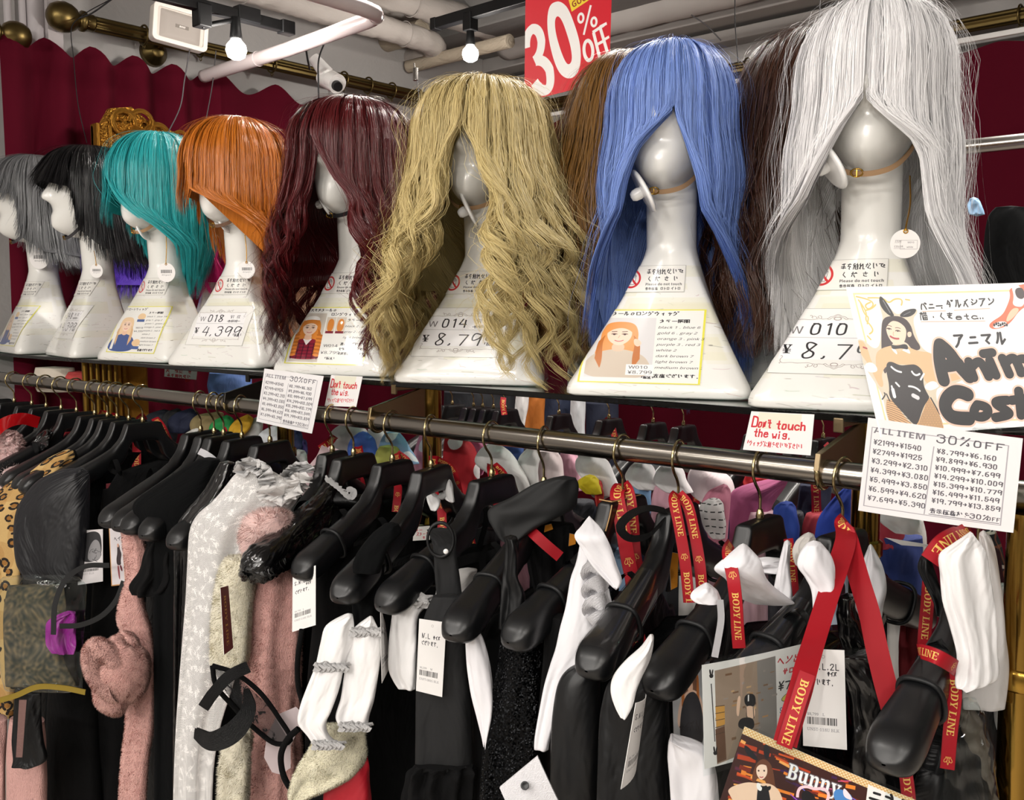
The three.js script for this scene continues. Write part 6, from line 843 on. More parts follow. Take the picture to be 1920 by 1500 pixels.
// ---------------------------------------------------------------- middle of the rack
{
  garment('wrapped_top', 'black jersey wrapped round the hanger above the gloves', 'top', [[720, 748, 985], [700, 752, 1002], [678, 730, 1030], [664, 720, 1056], [662, 712, 1075]], MAT.velvet, { d: 1.47, k: .8, fold: .004 });
  garment('black_tie_top', 'black jersey strap falling from the wrapped hanger', 'top', [[668, 722, 1060], [662, 716, 1110], [664, 702, 1150], [664, 702, 1200]], MAT.velvet, { d: 1.54, k: .4 });
  const pin = thing('pinafore', 'matte charcoal pinafore with a buttoned strap over the curved hanger', 'pinafore', at(830, 1000, 1.45)), pm = cloth('#0c0d0f');
  mesh('strap', local(drape([[800, 852, 994, 1.5], [808, 856, 1010, 1.47], [814, 856, 1035, 1.45], [816, 862, 1080, 1.45], [820, 868, 1130, 1.45]], { k: .25, fold: .002, minDeep: .004 }), pin), pm, pin); mesh('skirt', local(drape([[812, 872, 1120], [796, 874, 1160], [784, 878, 1220], [782, 884, 1300], [780, 886, 1400], [778, 886, 1446]], { d: 1.42, k: .35, fold: .004 }), pin), pm, pin); mesh('button', new THREE.SphereGeometry(.004, 12, 8).scale(1, 1, .5).applyQuaternion(camera.quaternion).translate(...at(836, 1034, 1.425).sub(pin.position).toArray()), MAT.white, pin);
  mesh('hem_ruffle', local(drape([[778, 888, 1440], [768, 890, 1456], [760, 884, 1490], [756, 880, 1540]], { d: 1.41, k: .35, fold: .016, freq: 9 }), pin), MAT.black, pin);
  tag(mesh('rubber_loop', new THREE.TorusGeometry(.026, .003, 8, 30).scale(.75, 1, 1).rotateY(YAW).translate(...at(826, 1012, 1.44).toArray()), MAT.darkmetal), 'black rubber band round the curved hanger', 'band');
  const fs = garment('frilled_cuff', 'white frilled cuff hanging beside the M L tag', 'cuff', [[742, 790, 1122], [738, 800, 1136], [737, 786, 1160], [733, 784, 1210], [732, 782, 1258], [748, 778, 1292]], MAT.whitesatin, { d: 1.47, k: .4, fold: .007 }); mesh('frill', local(strip(Array.from({ length: 26 }, (_, i) => at(lerp(738, 806, i / 25), 1126 + 4 * Math.sin(i * 1.8), 1.46 + .006 * Math.cos(i * 1.8))), .02, FWD.clone().negate(), { th: .001, seg: 80 }), fs), MAT.whitesatin, fs);
  garment('satin_trim', 'grey white satin trim edge left of the sequin dress', 'sash', [[874, 890, 1172], [873, 906, 1200], [876, 920, 1250], [884, 926, 1300], [894, 924, 1340], [904, 914, 1380], [908, 910, 1402]], MAT.whitecloth, { d: 1.34, k: .3, fold: .004 });
  garment('sequin_dress', 'black sequin dress glittering in the middle of the rack', 'dress', [[945, 1015, 1170], [940, 1022, 1200], [932, 1022, 1260], [924, 1018, 1320], [912, 1014, 1400], [904, 1010, 1460], [898, 1006, 1540]], sequinM, { d: 1.33, k: .7, fold: .008 });
  garment('black_waistcoat', 'dull black waistcoat panel right of the sequin dress', 'waistcoat', [[1024, 1070, 1158], [1022, 1072, 1180], [1020, 1062, 1260], [1012, 1040, 1340], [1000, 1020, 1400]], MAT.black, { d: 1.3, k: .4 });
  garment('velvet_collar', 'black velvet pointed collar on the covered hanger', 'collar', [[1035, 1080, 898], [1000, 1085, 910], [960, 1084, 935], [922, 1080, 955], [918, 1050, 972], [926, 1010, 990], [940, 975, 1012], [950, 958, 1018]], phy({ color: '#08090a', roughness: .7, sheen: .5, sheenColor: new THREE.Color('#33363c') }), { d: 1.46, k: .35, fold: .006 });
  garment('gathered_bodice', 'black gathered bodice below the velvet collar', 'bodice', [[985, 1075, 985], [985, 1080, 1010], [990, 1078, 1060], [1000, 1062, 1100], [1010, 1040, 1150]], MAT.black, { d: 1.52, k: .5, fold: .008, freq: 12 });
  garment('halter_strap', 'black knotted halter strap on the covered hanger', 'strap', [[945, 970, 1010], [948, 974, 1030], [946, 972, 1080], [942, 985, 1120], [936, 975, 1180]], MAT.satin, { d: 1.34, k: .3 });
  tag(mesh('elastic_strap', strip([at(855, 1056, 1.5), at(885, 1046, 1.5), at(915, 1042, 1.52), at(942, 1034, 1.52)], .016, FWD.clone().negate(), { th: .002 }), MAT.black), 'black strap bridging two hangers below the red ribbon', 'strap');
  for (const [i, c] of [[[1022, 985], [1034, 982], [1037, 992], [1020, 998]], [[1068, 1000], [1080, 1003], [1079, 1020], [1066, 1024]], [[1254, 1034], [1272, 1038], [1270, 1100], [1258, 1106]]].entries()) card('felt_patch', ...quad(c, 1.5), std({ color: '#c27a12', roughness: .85 }), ['small orange felt triangle on the black bodice', 'orange felt patch edge beside the white collar', 'orange felt strip between the two ribbons and the taped hanger'][i], 'patch', { th: .002 });
  // white apron and collar
  const ap = garment('white_apron', 'white apron with a gathered side hanging from its strap', 'apron', [[1090, 1128, 1000], [1086, 1122, 1030], [1080, 1112, 1060], [1070, 1110, 1090], [1062, 1112, 1140], [1052, 1118, 1180], [1044, 1112, 1220], [1034, 1090, 1250], [1022, 1062, 1290], [1012, 1046, 1340], [1004, 1032, 1385], [1002, 1028, 1406]], MAT.whitecloth, { d: 1.27, k: .3, fold: .004 }); mesh('frill', local(strip(Array.from({ length: 22 }, (_, i) => at(1118 + 14 * Math.sin(i * 1.1) + i * .2, lerp(1048, 1170, i / 21), 1.262 + .01 * Math.cos(i * 1.1))), .026, FWD.clone().negate().addScaledVector(RIGHT, .3), { th: .0012, seg: 80 }), ap), MAT.whitecloth, ap);
  garment('white_collar', 'white pointed collar lying over the chipped hanger arm', 'collar', [[1100, 1110, 974, 1.24], [1090, 1124, 988, 1.22], [1078, 1136, 1006, 1.2], [1092, 1148, 1030, 1.2], [1112, 1158, 1062, 1.2], [1136, 1166, 1088, 1.2], [1150, 1160, 1102, 1.2]], MAT.whitecloth, { k: .22, fold: .003, minDeep: .006 });
  garment('leather_bustier', 'round black leather bustier below the white apron', 'bustier', [[1090, 1122, 1246], [1062, 1126, 1264], [1046, 1127, 1292], [1038, 1127, 1340], [1034, 1125, 1400], [1032, 1122, 1460], [1030, 1120, 1540]], phy({ color: '#0d0e10', roughness: .42, bumpMap: wrinkle, bumpScale: 0.0009 }), { d: 1.24, k: .8, fold: .003 });
  const cuff = card('buttoned_cuff', ...quad([[1008, 1417], [1070, 1545], [990, 1580], [937, 1476]], [1.18, 1.17, 1.17, 1.18]), MAT.whitecloth, 'white buttoned shirt cuff at the bottom of the picture', 'cuff', { th: .006, bow: .006, part: 'cuff_cloth', back: MAT.whitecloth }); mesh('button', lathe([[0, .003], [.003, .0032], [.0045, .0042], [.0052, .003], [.005, 0], [0, 0]], 24).applyQuaternion(new THREE.Quaternion().setFromUnitVectors(UPV, TOCAM(at(984, 1473, 1.17)))).translate(...at(984, 1473, 1.166).sub(cuff.position).toArray()), MAT.hanger, cuff, 'black button');
  garment('black_tail_coat', 'narrow black satin garment with a white collar tip', 'coat', [[1165, 1255, 1270], [1140, 1256, 1292], [1130, 1258, 1340], [1124, 1260, 1420], [1118, 1264, 1540]], MAT.satin, { d: 1.13, k: .6 });
  garment('collar_tip', 'white satin collar tip over the narrow black garment', 'collar', [[1216, 1226, 1199], [1200, 1224, 1220], [1172, 1218, 1245], [1152, 1206, 1272], [1147, 1194, 1300], [1154, 1186, 1326], [1164, 1174, 1346]], MAT.whitesatin, { d: 1.09, k: .25, fold: .003 });
  tag(mesh('ribbon_loop', strip([at(1248, 958, 1.34), at(1215, 953, 1.33), at(1178, 968, 1.31), at(1163, 990, 1.3), at(1178, 1008, 1.3), at(1212, 1006, 1.31), at(1246, 975, 1.34)], .013, (t, p) => TOCAM(p).addScaledVector(UPV, 1.4 * (t < .5 ? 1 : -.6)).normalize(), { th: .0012 }), MAT.satin), 'looped black satin ribbon beside the taped hanger', 'ribbon');
  // lace edged collar and pink buckled strap
  const lc = garment('lace_edged_collar', 'black collar with a white lace edge beside the pink strap', 'collar', [[612, 640, 900, 1.86], [600, 655, 915, 1.82], [592, 665, 930, 1.8], [604, 690, 945, 1.8], [640, 700, 950, 1.84], [660, 712, 930, 1.9]], MAT.satin, { k: .3, fold: .004 }); mesh('lace_edge', local(strip(Array.from({ length: 40 }, (_, i) => { const s = spline([[612, 895], [626, 905], [640, 916], [652, 928], [660, 930], [662, 922], [652, 918]])(i / 39); return at(s[0] + 2 * Math.sin(i * 2), s[1] + 2 * Math.cos(i * 2), 1.79); }), .011, FWD.clone().negate(), { th: .001, seg: 120 }), lc), MAT.whitesatin, lc, 'white lace edging');
  const pb = thing('buckled_strap', 'pale pink buckled vinyl strap with metal eyelets', 'strap', at(590, 890, 1.93)), pk = phy({ color: '#d8bcc0', roughness: .4 }); mesh('strap', local(strip([at(614, 840, 2.0), at(604, 862, 1.96), at(584, 890, 1.93), at(580, 920, 1.92), at(576, 948, 1.92)], (t) => .027 - .006 * sstep(.8, 1, t), TOCAM(at(590, 890, 1.93)), { th: .002 }), pb), pk, pb); mesh('strap', local(strip([at(626, 840, 2.0), at(618, 862, 1.99), at(604, 895, 1.98), at(600, 912, 1.98)], .022, TOCAM(at(610, 880, 1.98)), { th: .002 }), pb), pk, pb);
  const q = camera.quaternion; const bw = new THREE.Shape(); bw.moveTo(-.017, -.011); bw.lineTo(.017, -.011); bw.lineTo(.017, .011); bw.lineTo(-.017, .011); const bh = new THREE.Path(); bh.moveTo(-.0145, -.0085); bh.lineTo(.0145, -.0085); bh.lineTo(.0145, .0085); bh.lineTo(-.0145, .0085); bw.holes.push(bh); mesh('buckle', new THREE.ExtrudeGeometry(bw, { depth: .002, bevelSize: .0005, bevelThickness: .0005 }).rotateZ(.35).applyQuaternion(q).translate(...at(584, 886, 1.905).sub(pb.position).toArray()), MAT.steel, pb); for (const [x, y] of [[585, 903], [584, 926]]) mesh('eyelet', new THREE.TorusGeometry(.0042, .0015, 8, 20).applyQuaternion(q).translate(...at(x, y, 1.912).sub(pb.position).toArray()), MAT.steel, pb);
  // white bow
  const wb = thing('white_bow', 'small white satin bow tied on the black hanger', 'bow', at(826, 932, 1.78)); mesh('loop', local(drape([[838, 846, 903], [832, 850, 914], [834, 852, 934], [842, 852, 941]], { d: 1.76, k: .4, fold: .003 }), wb), MAT.whitesatin, wb); mesh('loop', local(drape([[798, 815, 926], [800, 826, 934], [804, 826, 946], [808, 820, 957]], { d: 1.76, k: .4, fold: .003 }), wb), MAT.whitesatin, wb); mesh('knot', new THREE.SphereGeometry(.007, 16, 12).translate(...at(829, 930, 1.76).sub(wb.position).toArray()), MAT.whitesatin, wb);
}
// ---------------------------------------------------------------- right part of the rack
{
  const W = MAT.whitecloth;
  const ct = garment('collared_top', 'white collared top draped over the hanger with the lettered ribbon', 'top', [[1384, 1402, 1028, 1.06], [1358, 1424, 1050, 1.05], [1340, 1432, 1070, 1.05], [1362, 1440, 1088, 1.06], [1376, 1456, 1106, 1.08], [1388, 1476, 1122, 1.1], [1412, 1490, 1133, 1.12]], W, { k: .3, fold: .004, part: 'front' });
  garment('back_neckline', '', '', [[1404, 1470, 1052], [1402, 1478, 1062], [1404, 1480, 1074]], W, { d: 1.24, k: .4, into: ct }); garment('side', '', '', [[1470, 1482, 1020], [1462, 1482, 1060], [1454, 1486, 1110], [1440, 1486, 1132]], W, { d: 1.2, k: .4, into: ct });
  garment('cuff_strap', 'white cuff strap wrapped round the hanger arm', 'cuff', [[1316, 1332, 1102], [1300, 1346, 1112], [1296, 1352, 1124], [1306, 1352, 1132]], W, { d: 1.03, k: .8, fold: .002 }); tag(mesh('elastic_loop', strip([at(1350, 1125, 1.02), at(1352, 1160, 1.02), at(1346, 1200, 1.02), at(1340, 1232, 1.02)], .007, FWD.clone().negate(), { th: .002 }), W), 'white elastic loop below the white cuff strap', 'loop');
  garment('shirt_lapel', 'white lapel on the hanger left of the red knot', 'lapel', [[1512, 1540, 1022], [1500, 1556, 1040], [1496, 1566, 1064], [1512, 1568, 1086], [1524, 1566, 1110], [1527, 1556, 1160], [1528, 1542, 1205]], W, { d: 1.08, k: .25, fold: .004 }); garment('shirt_lapel', 'white lapel on the hanger right of the red knot', 'lapel', [[1628, 1636, 1028], [1618, 1652, 1056], [1612, 1662, 1086], [1606, 1664, 1110], [1600, 1656, 1140], [1598, 1652, 1180]], W, { d: 1.2, k: .3, fold: .004 }); garment('grey_collar', 'grey white collar back left of the white lapel', 'collar', [[1506, 1526, 1006], [1494, 1530, 1018], [1490, 1520, 1040], [1494, 1506, 1060]], cloth('#bdb9b4'), { d: 1.16, k: .4 });
  garment('vinyl_strap', 'glossy black vinyl straps under the red ribbons', 'strap', [[1575, 1602, 1120], [1572, 1610, 1160], [1580, 1630, 1210], [1600, 1660, 1240], [1610, 1680, 1290]], MAT.gloss, { d: 1.16, k: .5, bump: .004 });
  garment('vinyl_dress', 'glossy black vinyl dress with gold lining at the right', 'dress', [[1560, 1665, 1230], [1590, 1680, 1290], [1600, 1690, 1340], [1600, 1720, 1420], [1600, 1740, 1540]], MAT.gloss, { d: 1.12, k: .6, bump: .005, bumpF: 40 });
  garment('white_satin_scarf', 'white satin scarf tied over the right hanger', 'scarf', [[1812, 1826, 1006], [1786, 1838, 1024], [1762, 1846, 1044], [1764, 1852, 1080], [1770, 1862, 1130], [1786, 1868, 1180], [1798, 1868, 1230], [1794, 1868, 1278], [1796, 1826, 1292]], MAT.whitesatin, { d: .99, k: .25, fold: .008, freq: 4 });
  garment('grey_satin_scarf', 'grey satin fall behind the white satin scarf', 'scarf', [[1836, 1850, 1003], [1836, 1862, 1020], [1842, 1872, 1060], [1846, 1882, 1120], [1840, 1888, 1200], [1810, 1892, 1260], [1806, 1884, 1330]], cloth('#c7c4c2'), { d: 1.06, k: .35 });
  garment('poly_wrapped_fabric', 'white plastic wrapped fabric beside the right brass post', 'packet', [[1850, 1896, 1100], [1852, 1898, 1160], [1850, 1896, 1240], [1848, 1892, 1300], [1850, 1886, 1420]], phy({ color: '#d9d8d6', roughness: .25, clearcoat: .6, bumpMap: wrinkle, bumpScale: 0.0033 }), { d: 1.14, k: .5 });
  const pb = garment('plastic_bag', 'crinkled clear bag hanging at the lower right', 'bag', [[1800, 1830, 1318], [1782, 1850, 1360], [1772, 1866, 1420], [1770, 1876, 1530]], MAT.clear, { d: 1.02, k: .4, bump: .006, bumpF: 40 }); garment('brown_garment', 'brown grey garment inside the lower right bag', 'garment', [[1806, 1826, 1330], [1790, 1844, 1380], [1780, 1858, 1440], [1776, 1866, 1540]], cloth('#5d5247'), { d: 1.07, k: .3, bump: .01 });
  card('plastic_tag', ...quad([[1660, 1008], [1746, 1022], [1742, 1026], [1690, 1022]], 1.12), cloth('#dcdad6'), 'white plastic collar stay pointing left by the red knot', 'tag', { th: .002 });
  garment('hanger_clip', 'dark plastic hanger arm behind the white satin scarf', 'hanger', [[1725, 1745, 1048], [1722, 1752, 1070], [1738, 1764, 1100], [1754, 1768, 1130], [1758, 1766, 1155]], MAT.darkmetal, { d: 1.1, k: .4 });
  garment('white_skirt_corner', 'white cotton garment at the bottom beside the photo card', 'garment', [[1256, 1262, 1388], [1254, 1330, 1408], [1258, 1344, 1450], [1262, 1350, 1540]], W, { d: 1.09, k: .3 });
  garment('plaid_scarf', 'black and white plaid cloth at the upper right', 'scarf', [[1840, 1868, 1000], [1850, 1880, 1030], [1856, 1890, 1070], [1862, 1892, 1100]], std({ roughness: .85, map: (() => { const [c, g] = canvas(64, 64, '#17161a'); g.fillStyle = 'rgba(225,215,200,.85)'; g.fillRect(0, 8, 64, 7); g.fillRect(8, 0, 7, 64); g.fillStyle = 'rgba(150,80,50,.7)'; g.fillRect(36, 0, 6, 64); g.fillRect(0, 36, 64, 6); return tex(c, [22, 22]); })() }), { d: 1.25, k: .3 });
}
// ---------------------------------------------------------------- second rack behind: rail, hangers, coloured clothes
{
  const zr = -2.15, yr = 1.33, rl = thing('rear_rail', 'steel rail of the rear rack behind the glass shelf', 'rail', V(-1.6, yr, zr)); mesh('tube', cyl(.014, 4.4, 0, 0, 0, 'x', .014, 28), MAT.steel, rl); for (const x of [-2.1, 2.1]) mesh('upright', cyl(.014, yr, x, -yr / 2, 0, 'y', .014, 20), MAT.steel, rl);
  for (const [px, l] of [[848, 'left of three rear hangers beside the brass post'], [888, 'middle of three rear hangers beside the brass post'], [948, 'rear hanger with a lettered ribbon tag'], [1048, 'rear hanger in front of the orange garment'], [1142, 'rear hanger with a red ribbon'], [1225, 'rear hanger in front of the white fluffy garment'], [1282, 'rear hanger beside the dark blue hair'], [330, 'rear hanger under the shelf with a red ribbon loop'], [396, 'rear hanger in front of the blue cloth'], [1545, 'rear hanger beside the tan shelf bracket'], [1420, 'rear hanger above the pink vinyl garment'], [1500, 'rear hanger above the blue garment'], [905, 'rear hanger under the white shirt'], [925, 'rear hanger with a rubber ringed arm']]) {
    const p = onZ(px, 770, zr), o = thing('coat_hanger', l, 'hanger', V(p.x, yr, zr), rr(-4, 4) * D2R, 'black coat hangers on the rear rail'); mesh('body', HG, MAT.hanger, o); mesh('hook', HOOK, MAT.hook, o); mesh('collar', COLLAR, MAT.hook, o);
  }
  ribbon('red lettered tag ribbon on a rear hanger', [[944, 745, 2.8], [943, 760, 2.79], [946, 778, 2.78]], 11); ribbon('red ribbon on the rear hanger left of the white fluff', [[1137, 782, 2.7], [1146, 795, 2.68], [1153, 820, 2.66]], 12); ribbon('red ribbon on the rear hanger by the large red lettered card', [[1548, 832, 2.0], [1558, 845, 1.98], [1568, 880, 1.96]], 11); ribbon('red ribbon behind the rail right of the large card', [[1528, 880, 1.9], [1530, 930, 1.9], [1532, 990, 1.9]], 18); ribbon('red ribbon behind the rail above the pink garment', [[1296, 885, 2.2], [1302, 915, 2.2], [1306, 945, 2.2]], 12); ribbon('red ribbon loop on a rear hanger under the shelf', [[324, 700, 3.1], [336, 690, 3.1], [350, 700, 3.1], [352, 716, 3.1]], 9);
  const dotM = (bg, dot, rep) => std({ roughness: .8, map: (() => { const [c, g] = canvas(128, 128, bg); g.fillStyle = dot; for (const [x, y] of [[32, 32], [96, 96]]) { g.beginPath(); g.arc(x, y, 19, 0, 7); g.fill(); } return tex(c, [rep, rep]); })() });
  const T = [
    ['#101522', 'navy sleeve', [[298, 318, 770], [276, 330, 780], [272, 336, 800], [280, 330, 830]], 2.9], ['#15161a', 'black sleeve', [[326, 338, 768], [312, 342, 774], [304, 334, 790], [306, 322, 806]], 2.85], ['#0f1733', 'dark navy sleeve', [[350, 364, 768], [330, 374, 776], [316, 372, 792], [318, 352, 812]], 2.75], ['#8b7a52', 'tan sleeve', [[400, 418, 774], [370, 420, 780], [358, 412, 796], [360, 396, 812]], 2.72], ['#d9d6d0', 'white cuff', [[360, 378, 806], [348, 378, 814], [346, 372, 822], [352, 370, 828]], 2.6], ['#1f8a44', 'green sleeve', [[418, 432, 781], [402, 440, 790], [394, 436, 804], [394, 420, 818]], 2.66], ['#c99a1c', 'yellow sleeve', [[458, 470, 780], [444, 476, 788], [432, 470, 804], [430, 452, 820]], 2.6], ['#c9c7c4', 'pale grey sleeve', [[478, 490, 784], [456, 494, 798], [446, 492, 820], [452, 480, 842]], 2.62], ['#d5d8dc', 'white sleeve', [[508, 522, 800], [490, 534, 812], [482, 536, 832], [490, 530, 850]], 2.55], ['#152046', 'navy blue sleeve', [[550, 562, 806], [528, 568, 818], [522, 572, 836], [530, 560, 856]], 2.5], ['#c4c2c0', 'pale cuff below the small price list card', [[548, 572, 846], [540, 578, 860], [540, 576, 880]], 2.4], ['#3b2f66', 'purple sleeve', [[562, 574, 826], [556, 578, 838], [556, 576, 852]], 2.5], ['#a6a09e', 'lilac grey sleeve', [[640, 670, 796], [622, 690, 812], [620, 680, 840], [632, 660, 860]], 2.45], ['#3f5fae', 'blue satin sleeve', [[672, 690, 812], [658, 704, 826], [654, 712, 850], [656, 716, 880]], 2.35], ['#d8d7d6', 'white cloth behind the blue sleeve', [[690, 730, 806], [688, 740, 830], [700, 736, 858]], 2.5],
    [dotM('#86a9cb', '#e9eef2', 9), 'light blue polka dot collar', [[722, 750, 812], [714, 764, 830], [716, 776, 850], [744, 786, 870]], 2.3], ['#a9ac55', 'yellow green sleeve', [[712, 744, 838], [706, 752, 850], [706, 748, 868], [712, 744, 880]], 2.28], [dotM('#e49ab0', '#f5f0f0', 8), 'pink polka dot cloth', [[786, 802, 818], [778, 806, 850], [776, 808, 890]], 2.4], [dotM('#b31a26', '#f1eded', 7), 'red polka dot bow cloth', [[834, 872, 822], [832, 890, 840], [832, 902, 880], [836, 896, 920], [836, 880, 950]], 2.2], ['#cf7aa0', 'pink satin cloth', [[878, 904, 824], [884, 918, 840], [890, 912, 868], [894, 904, 890]], 2.3],
    ['#dedcda', 'white sailor collar', [[916, 934, 832], [898, 956, 848], [894, 976, 872], [930, 990, 900], [950, 1000, 940]], 2.12], ['#33518f', 'blue cloth inside the sailor collar', [[938, 978, 826], [940, 984, 846], [946, 972, 866]], 2.24], ['#dcdbd9', 'white shirt with a zigzag stitch', [[988, 1010, 842], [974, 1014, 860], [972, 1010, 890], [985, 1012, 930]], 2.14], ['#e3d3d3', 'pinkish white sleeve', [[1012, 1044, 846], [1004, 1056, 868], [1006, 1060, 905], [1016, 1056, 940]], 2.2], ['#d7a3b4', 'pink sleeve behind the white ruffle', [[1052, 1080, 846], [1050, 1090, 880], [1060, 1092, 920]], 2.3], ['#e6e4e3', 'white ruffled sleeve', [[1090, 1120, 852], [1080, 1140, 866], [1084, 1152, 886], [1104, 1160, 910], [1120, 1166, 930]], 2.05], ['#c8b416', 'yellow cuff', [[1096, 1116, 894], [1086, 1124, 902], [1086, 1126, 912], [1100, 1128, 926]], 2.0], ['#c33a32', 'red lined edge beside the yellow cuff', [[1118, 1128, 904], [1118, 1132, 922], [1120, 1130, 950]], 2.03],
    ['#dedddd', 'white cuff above the light blue sleeve', [[1192, 1214, 866], [1180, 1228, 880], [1176, 1234, 900], [1196, 1234, 918]], 2.0], ['#6f93b8', 'light blue sleeve', [[1184, 1216, 906], [1180, 1222, 920], [1184, 1222, 950], [1190, 1216, 985]], 2.03], ['#e4e1e1', 'white cuff above the pink sleeve', [[1246, 1270, 870], [1232, 1284, 886], [1230, 1292, 908], [1250, 1300, 924]], 1.96], ['#cf9fae', 'rose pink sleeve', [[1234, 1268, 904], [1226, 1270, 924], [1224, 1262, 960], [1224, 1250, 1000]], 1.98], ['#e2d4d6', 'pinkish white puffed sleeve', [[1296, 1340, 878], [1290, 1372, 900], [1300, 1380, 930], [1330, 1360, 950]], 2.05], ['#c4798f', 'pink vinyl sleeve', [[1350, 1364, 912], [1330, 1370, 922], [1318, 1372, 946], [1312, 1366, 990], [1320, 1362, 1040]], 1.86], [std({ roughness: .8, map: (() => { const [c, g] = canvas(128, 128, '#c9c5c4'); g.strokeStyle = '#222'; g.lineWidth = 4; g.setLineDash([16, 10]); for (let y = 12; y < 128; y += 26) { g.beginPath(); g.moveTo(0, y); g.lineTo(128, y); g.stroke(); } return tex(c, [14, 14]); })() }), 'grey band with black dashes', [[1326, 1350, 938], [1314, 1358, 950], [1316, 1362, 980], [1336, 1358, 1010]], 1.83], ['#a34e78', 'magenta vinyl garment with a blue stud', [[1450, 1480, 898], [1380, 1470, 920], [1366, 1452, 950], [1364, 1440, 990], [1366, 1420, 1050]], 1.95], ['#1f3f96', 'blue sleeve behind the gold hook', [[1462, 1486, 944], [1452, 1494, 956], [1456, 1500, 985], [1466, 1496, 1020]], 1.85], ['#141b36', 'navy body behind the red ribbon', [[1500, 1560, 910], [1496, 1556, 950], [1490, 1540, 1000], [1490, 1530, 1060]], 1.95], ['#15379a', 'bright blue cloth right of the gold hook', [[1582, 1610, 916], [1560, 1610, 940], [1540, 1608, 970], [1530, 1606, 1010], [1530, 1600, 1060]], 1.82], ['#b3161f', 'red cloth behind the gold hook', [[1398, 1450, 892], [1396, 1448, 905], [1400, 1440, 920]], 2.1],
    ['#e9e7e6', 'white lace cloth above the rail', [[968, 992, 738], [966, 990, 770], [968, 984, 800], [968, 980, 830]], 3.1], ['#b4671f', 'orange cloth above the rail', [[990, 1022, 740], [986, 1022, 780], [984, 1022, 860]], 3.15], ['#1d2740', 'navy cloth above the rail', [[1022, 1070, 745], [1022, 1070, 800], [1024, 1068, 870]], 3.2], ['#c9ccd0', 'pale grey cloth above the rail', [[1070, 1098, 750], [1070, 1098, 800], [1072, 1098, 870]], 3.15], ['#12192f', 'dark navy cloth right of the pale grey cloth', [[1098, 1160, 755], [1100, 1160, 820], [1102, 1158, 880]], 3.2], ['#1a1c22', 'black cloth beside the brass post above the rail', [[832, 966, 735], [832, 968, 790], [834, 966, 850]], 3.3],
    ['#6a89c8', 'blue cloth hanging below the shelf at left', [[392, 470, 700], [390, 474, 722], [394, 470, 745]], 3.2], ['#cfc4b4', 'cream bag behind the far left rail', [[66, 140, 690], [64, 142, 712], [70, 140, 735]], 3.0], ['#b8413f', 'blurry red bag behind the far left rail', [[128, 168, 698], [122, 172, 712], [126, 168, 726]], 2.95], ['#9a2a3a', 'red white cap behind the large price list card', [[1660, 1690, 960], [1650, 1700, 990], [1650, 1690, 1030]], 1.7], ['#d9d8d8', 'white brimmed cap below the large price list card', [[1660, 1720, 950], [1650, 1730, 975], [1680, 1726, 1000]], 1.5], ['#1b2f6e', 'blue garment behind the white collar stay', [[1650, 1730, 1010], [1654, 1732, 1060], [1660, 1730, 1130]], 1.7], ['#7b1520', 'dark red garment behind the right hanger', [[1690, 1740, 1130], [1690, 1742, 1200], [1688, 1740, 1290]], 1.4], ['#d9a9b8', 'pink blouse low behind the taped hanger', [[1330, 1390, 1030], [1320, 1380, 1090], [1330, 1370, 1140]], 1.75], ['#8aa8c8', 'blue cloth between the chipped and taped hangers', [[1150, 1185, 1030], [1150, 1184, 1070], [1154, 1180, 1110]], 1.8], ['#d7d3d0', 'pale print packet behind the wrapped hanger', [[640, 658, 985], [622, 660, 1010], [618, 656, 1050]], 1.95], ['#9fae86', 'pale green printed packet behind the curved hanger', [[742, 800, 990], [732, 800, 1020], [738, 780, 1060]], 1.9], ['#d9d6d4', 'white frilly cloth behind the M L tag', [[860, 895, 1070], [820, 890, 1100], [800, 880, 1130], [800, 870, 1160]], 1.7],
  ];
  for (const [m, l, rows, d] of T) { const mt = typeof m === 'string' ? cloth(m) : m, w = rows.reduce((a, r) => a + r[1] - r[0], 0) / rows.length; garment('hanging_garment', l + (l.includes('rail') || l.includes('card') || l.includes('post') || l.includes('hanger') || l.includes('hook') || l.includes('tag') || l.includes('ribbon') || l.includes('stay') || l.includes('shelf') ? '' : ' on the rear rack'), 'garment', rows, mt, { d, k: .7, fold: .008, n: 24, m: 32 }); }
  // longer bodies that fill the rear rack below the sleeves
  const cols = ['#1b2038', '#23242a', '#c9c5c2', '#1c2b55', '#caa4ae', '#2a2a30', '#8d1c28', '#b9c6d6', '#15161a', '#d0ccc8', '#243a7a', '#1a1b1f', '#c7909f', '#16181f', '#2b2c33', '#1a1d2b'];
  for (let i = 0; i < 26; i++) { const px = 300 + i * 56, c = cols[i % 16], d = 2.5 - i * .028; garment('hanging_garment', `long ${['navy', 'charcoal', 'off white', 'blue', 'dusty pink', 'dark grey', 'dark red', 'pale blue', 'black', 'cream', 'royal blue', 'jet black', 'rose', 'ink black', 'slate', 'midnight'][i % 16]} body of ${i < 16 ? 'a' : 'another'} garment deep on the rear rack`, 'garment', [[px - 20, px + 30, 900 + i * 3], [px - 30, px + 34, 950 + i * 3], [px - 32, px + 36, 1100], [px - 34, px + 38, 1560]], cloth(c), { d, k: 1, n: 16, m: 28, fold: .014, freq: 4, maxDeep: .12 }); }
}

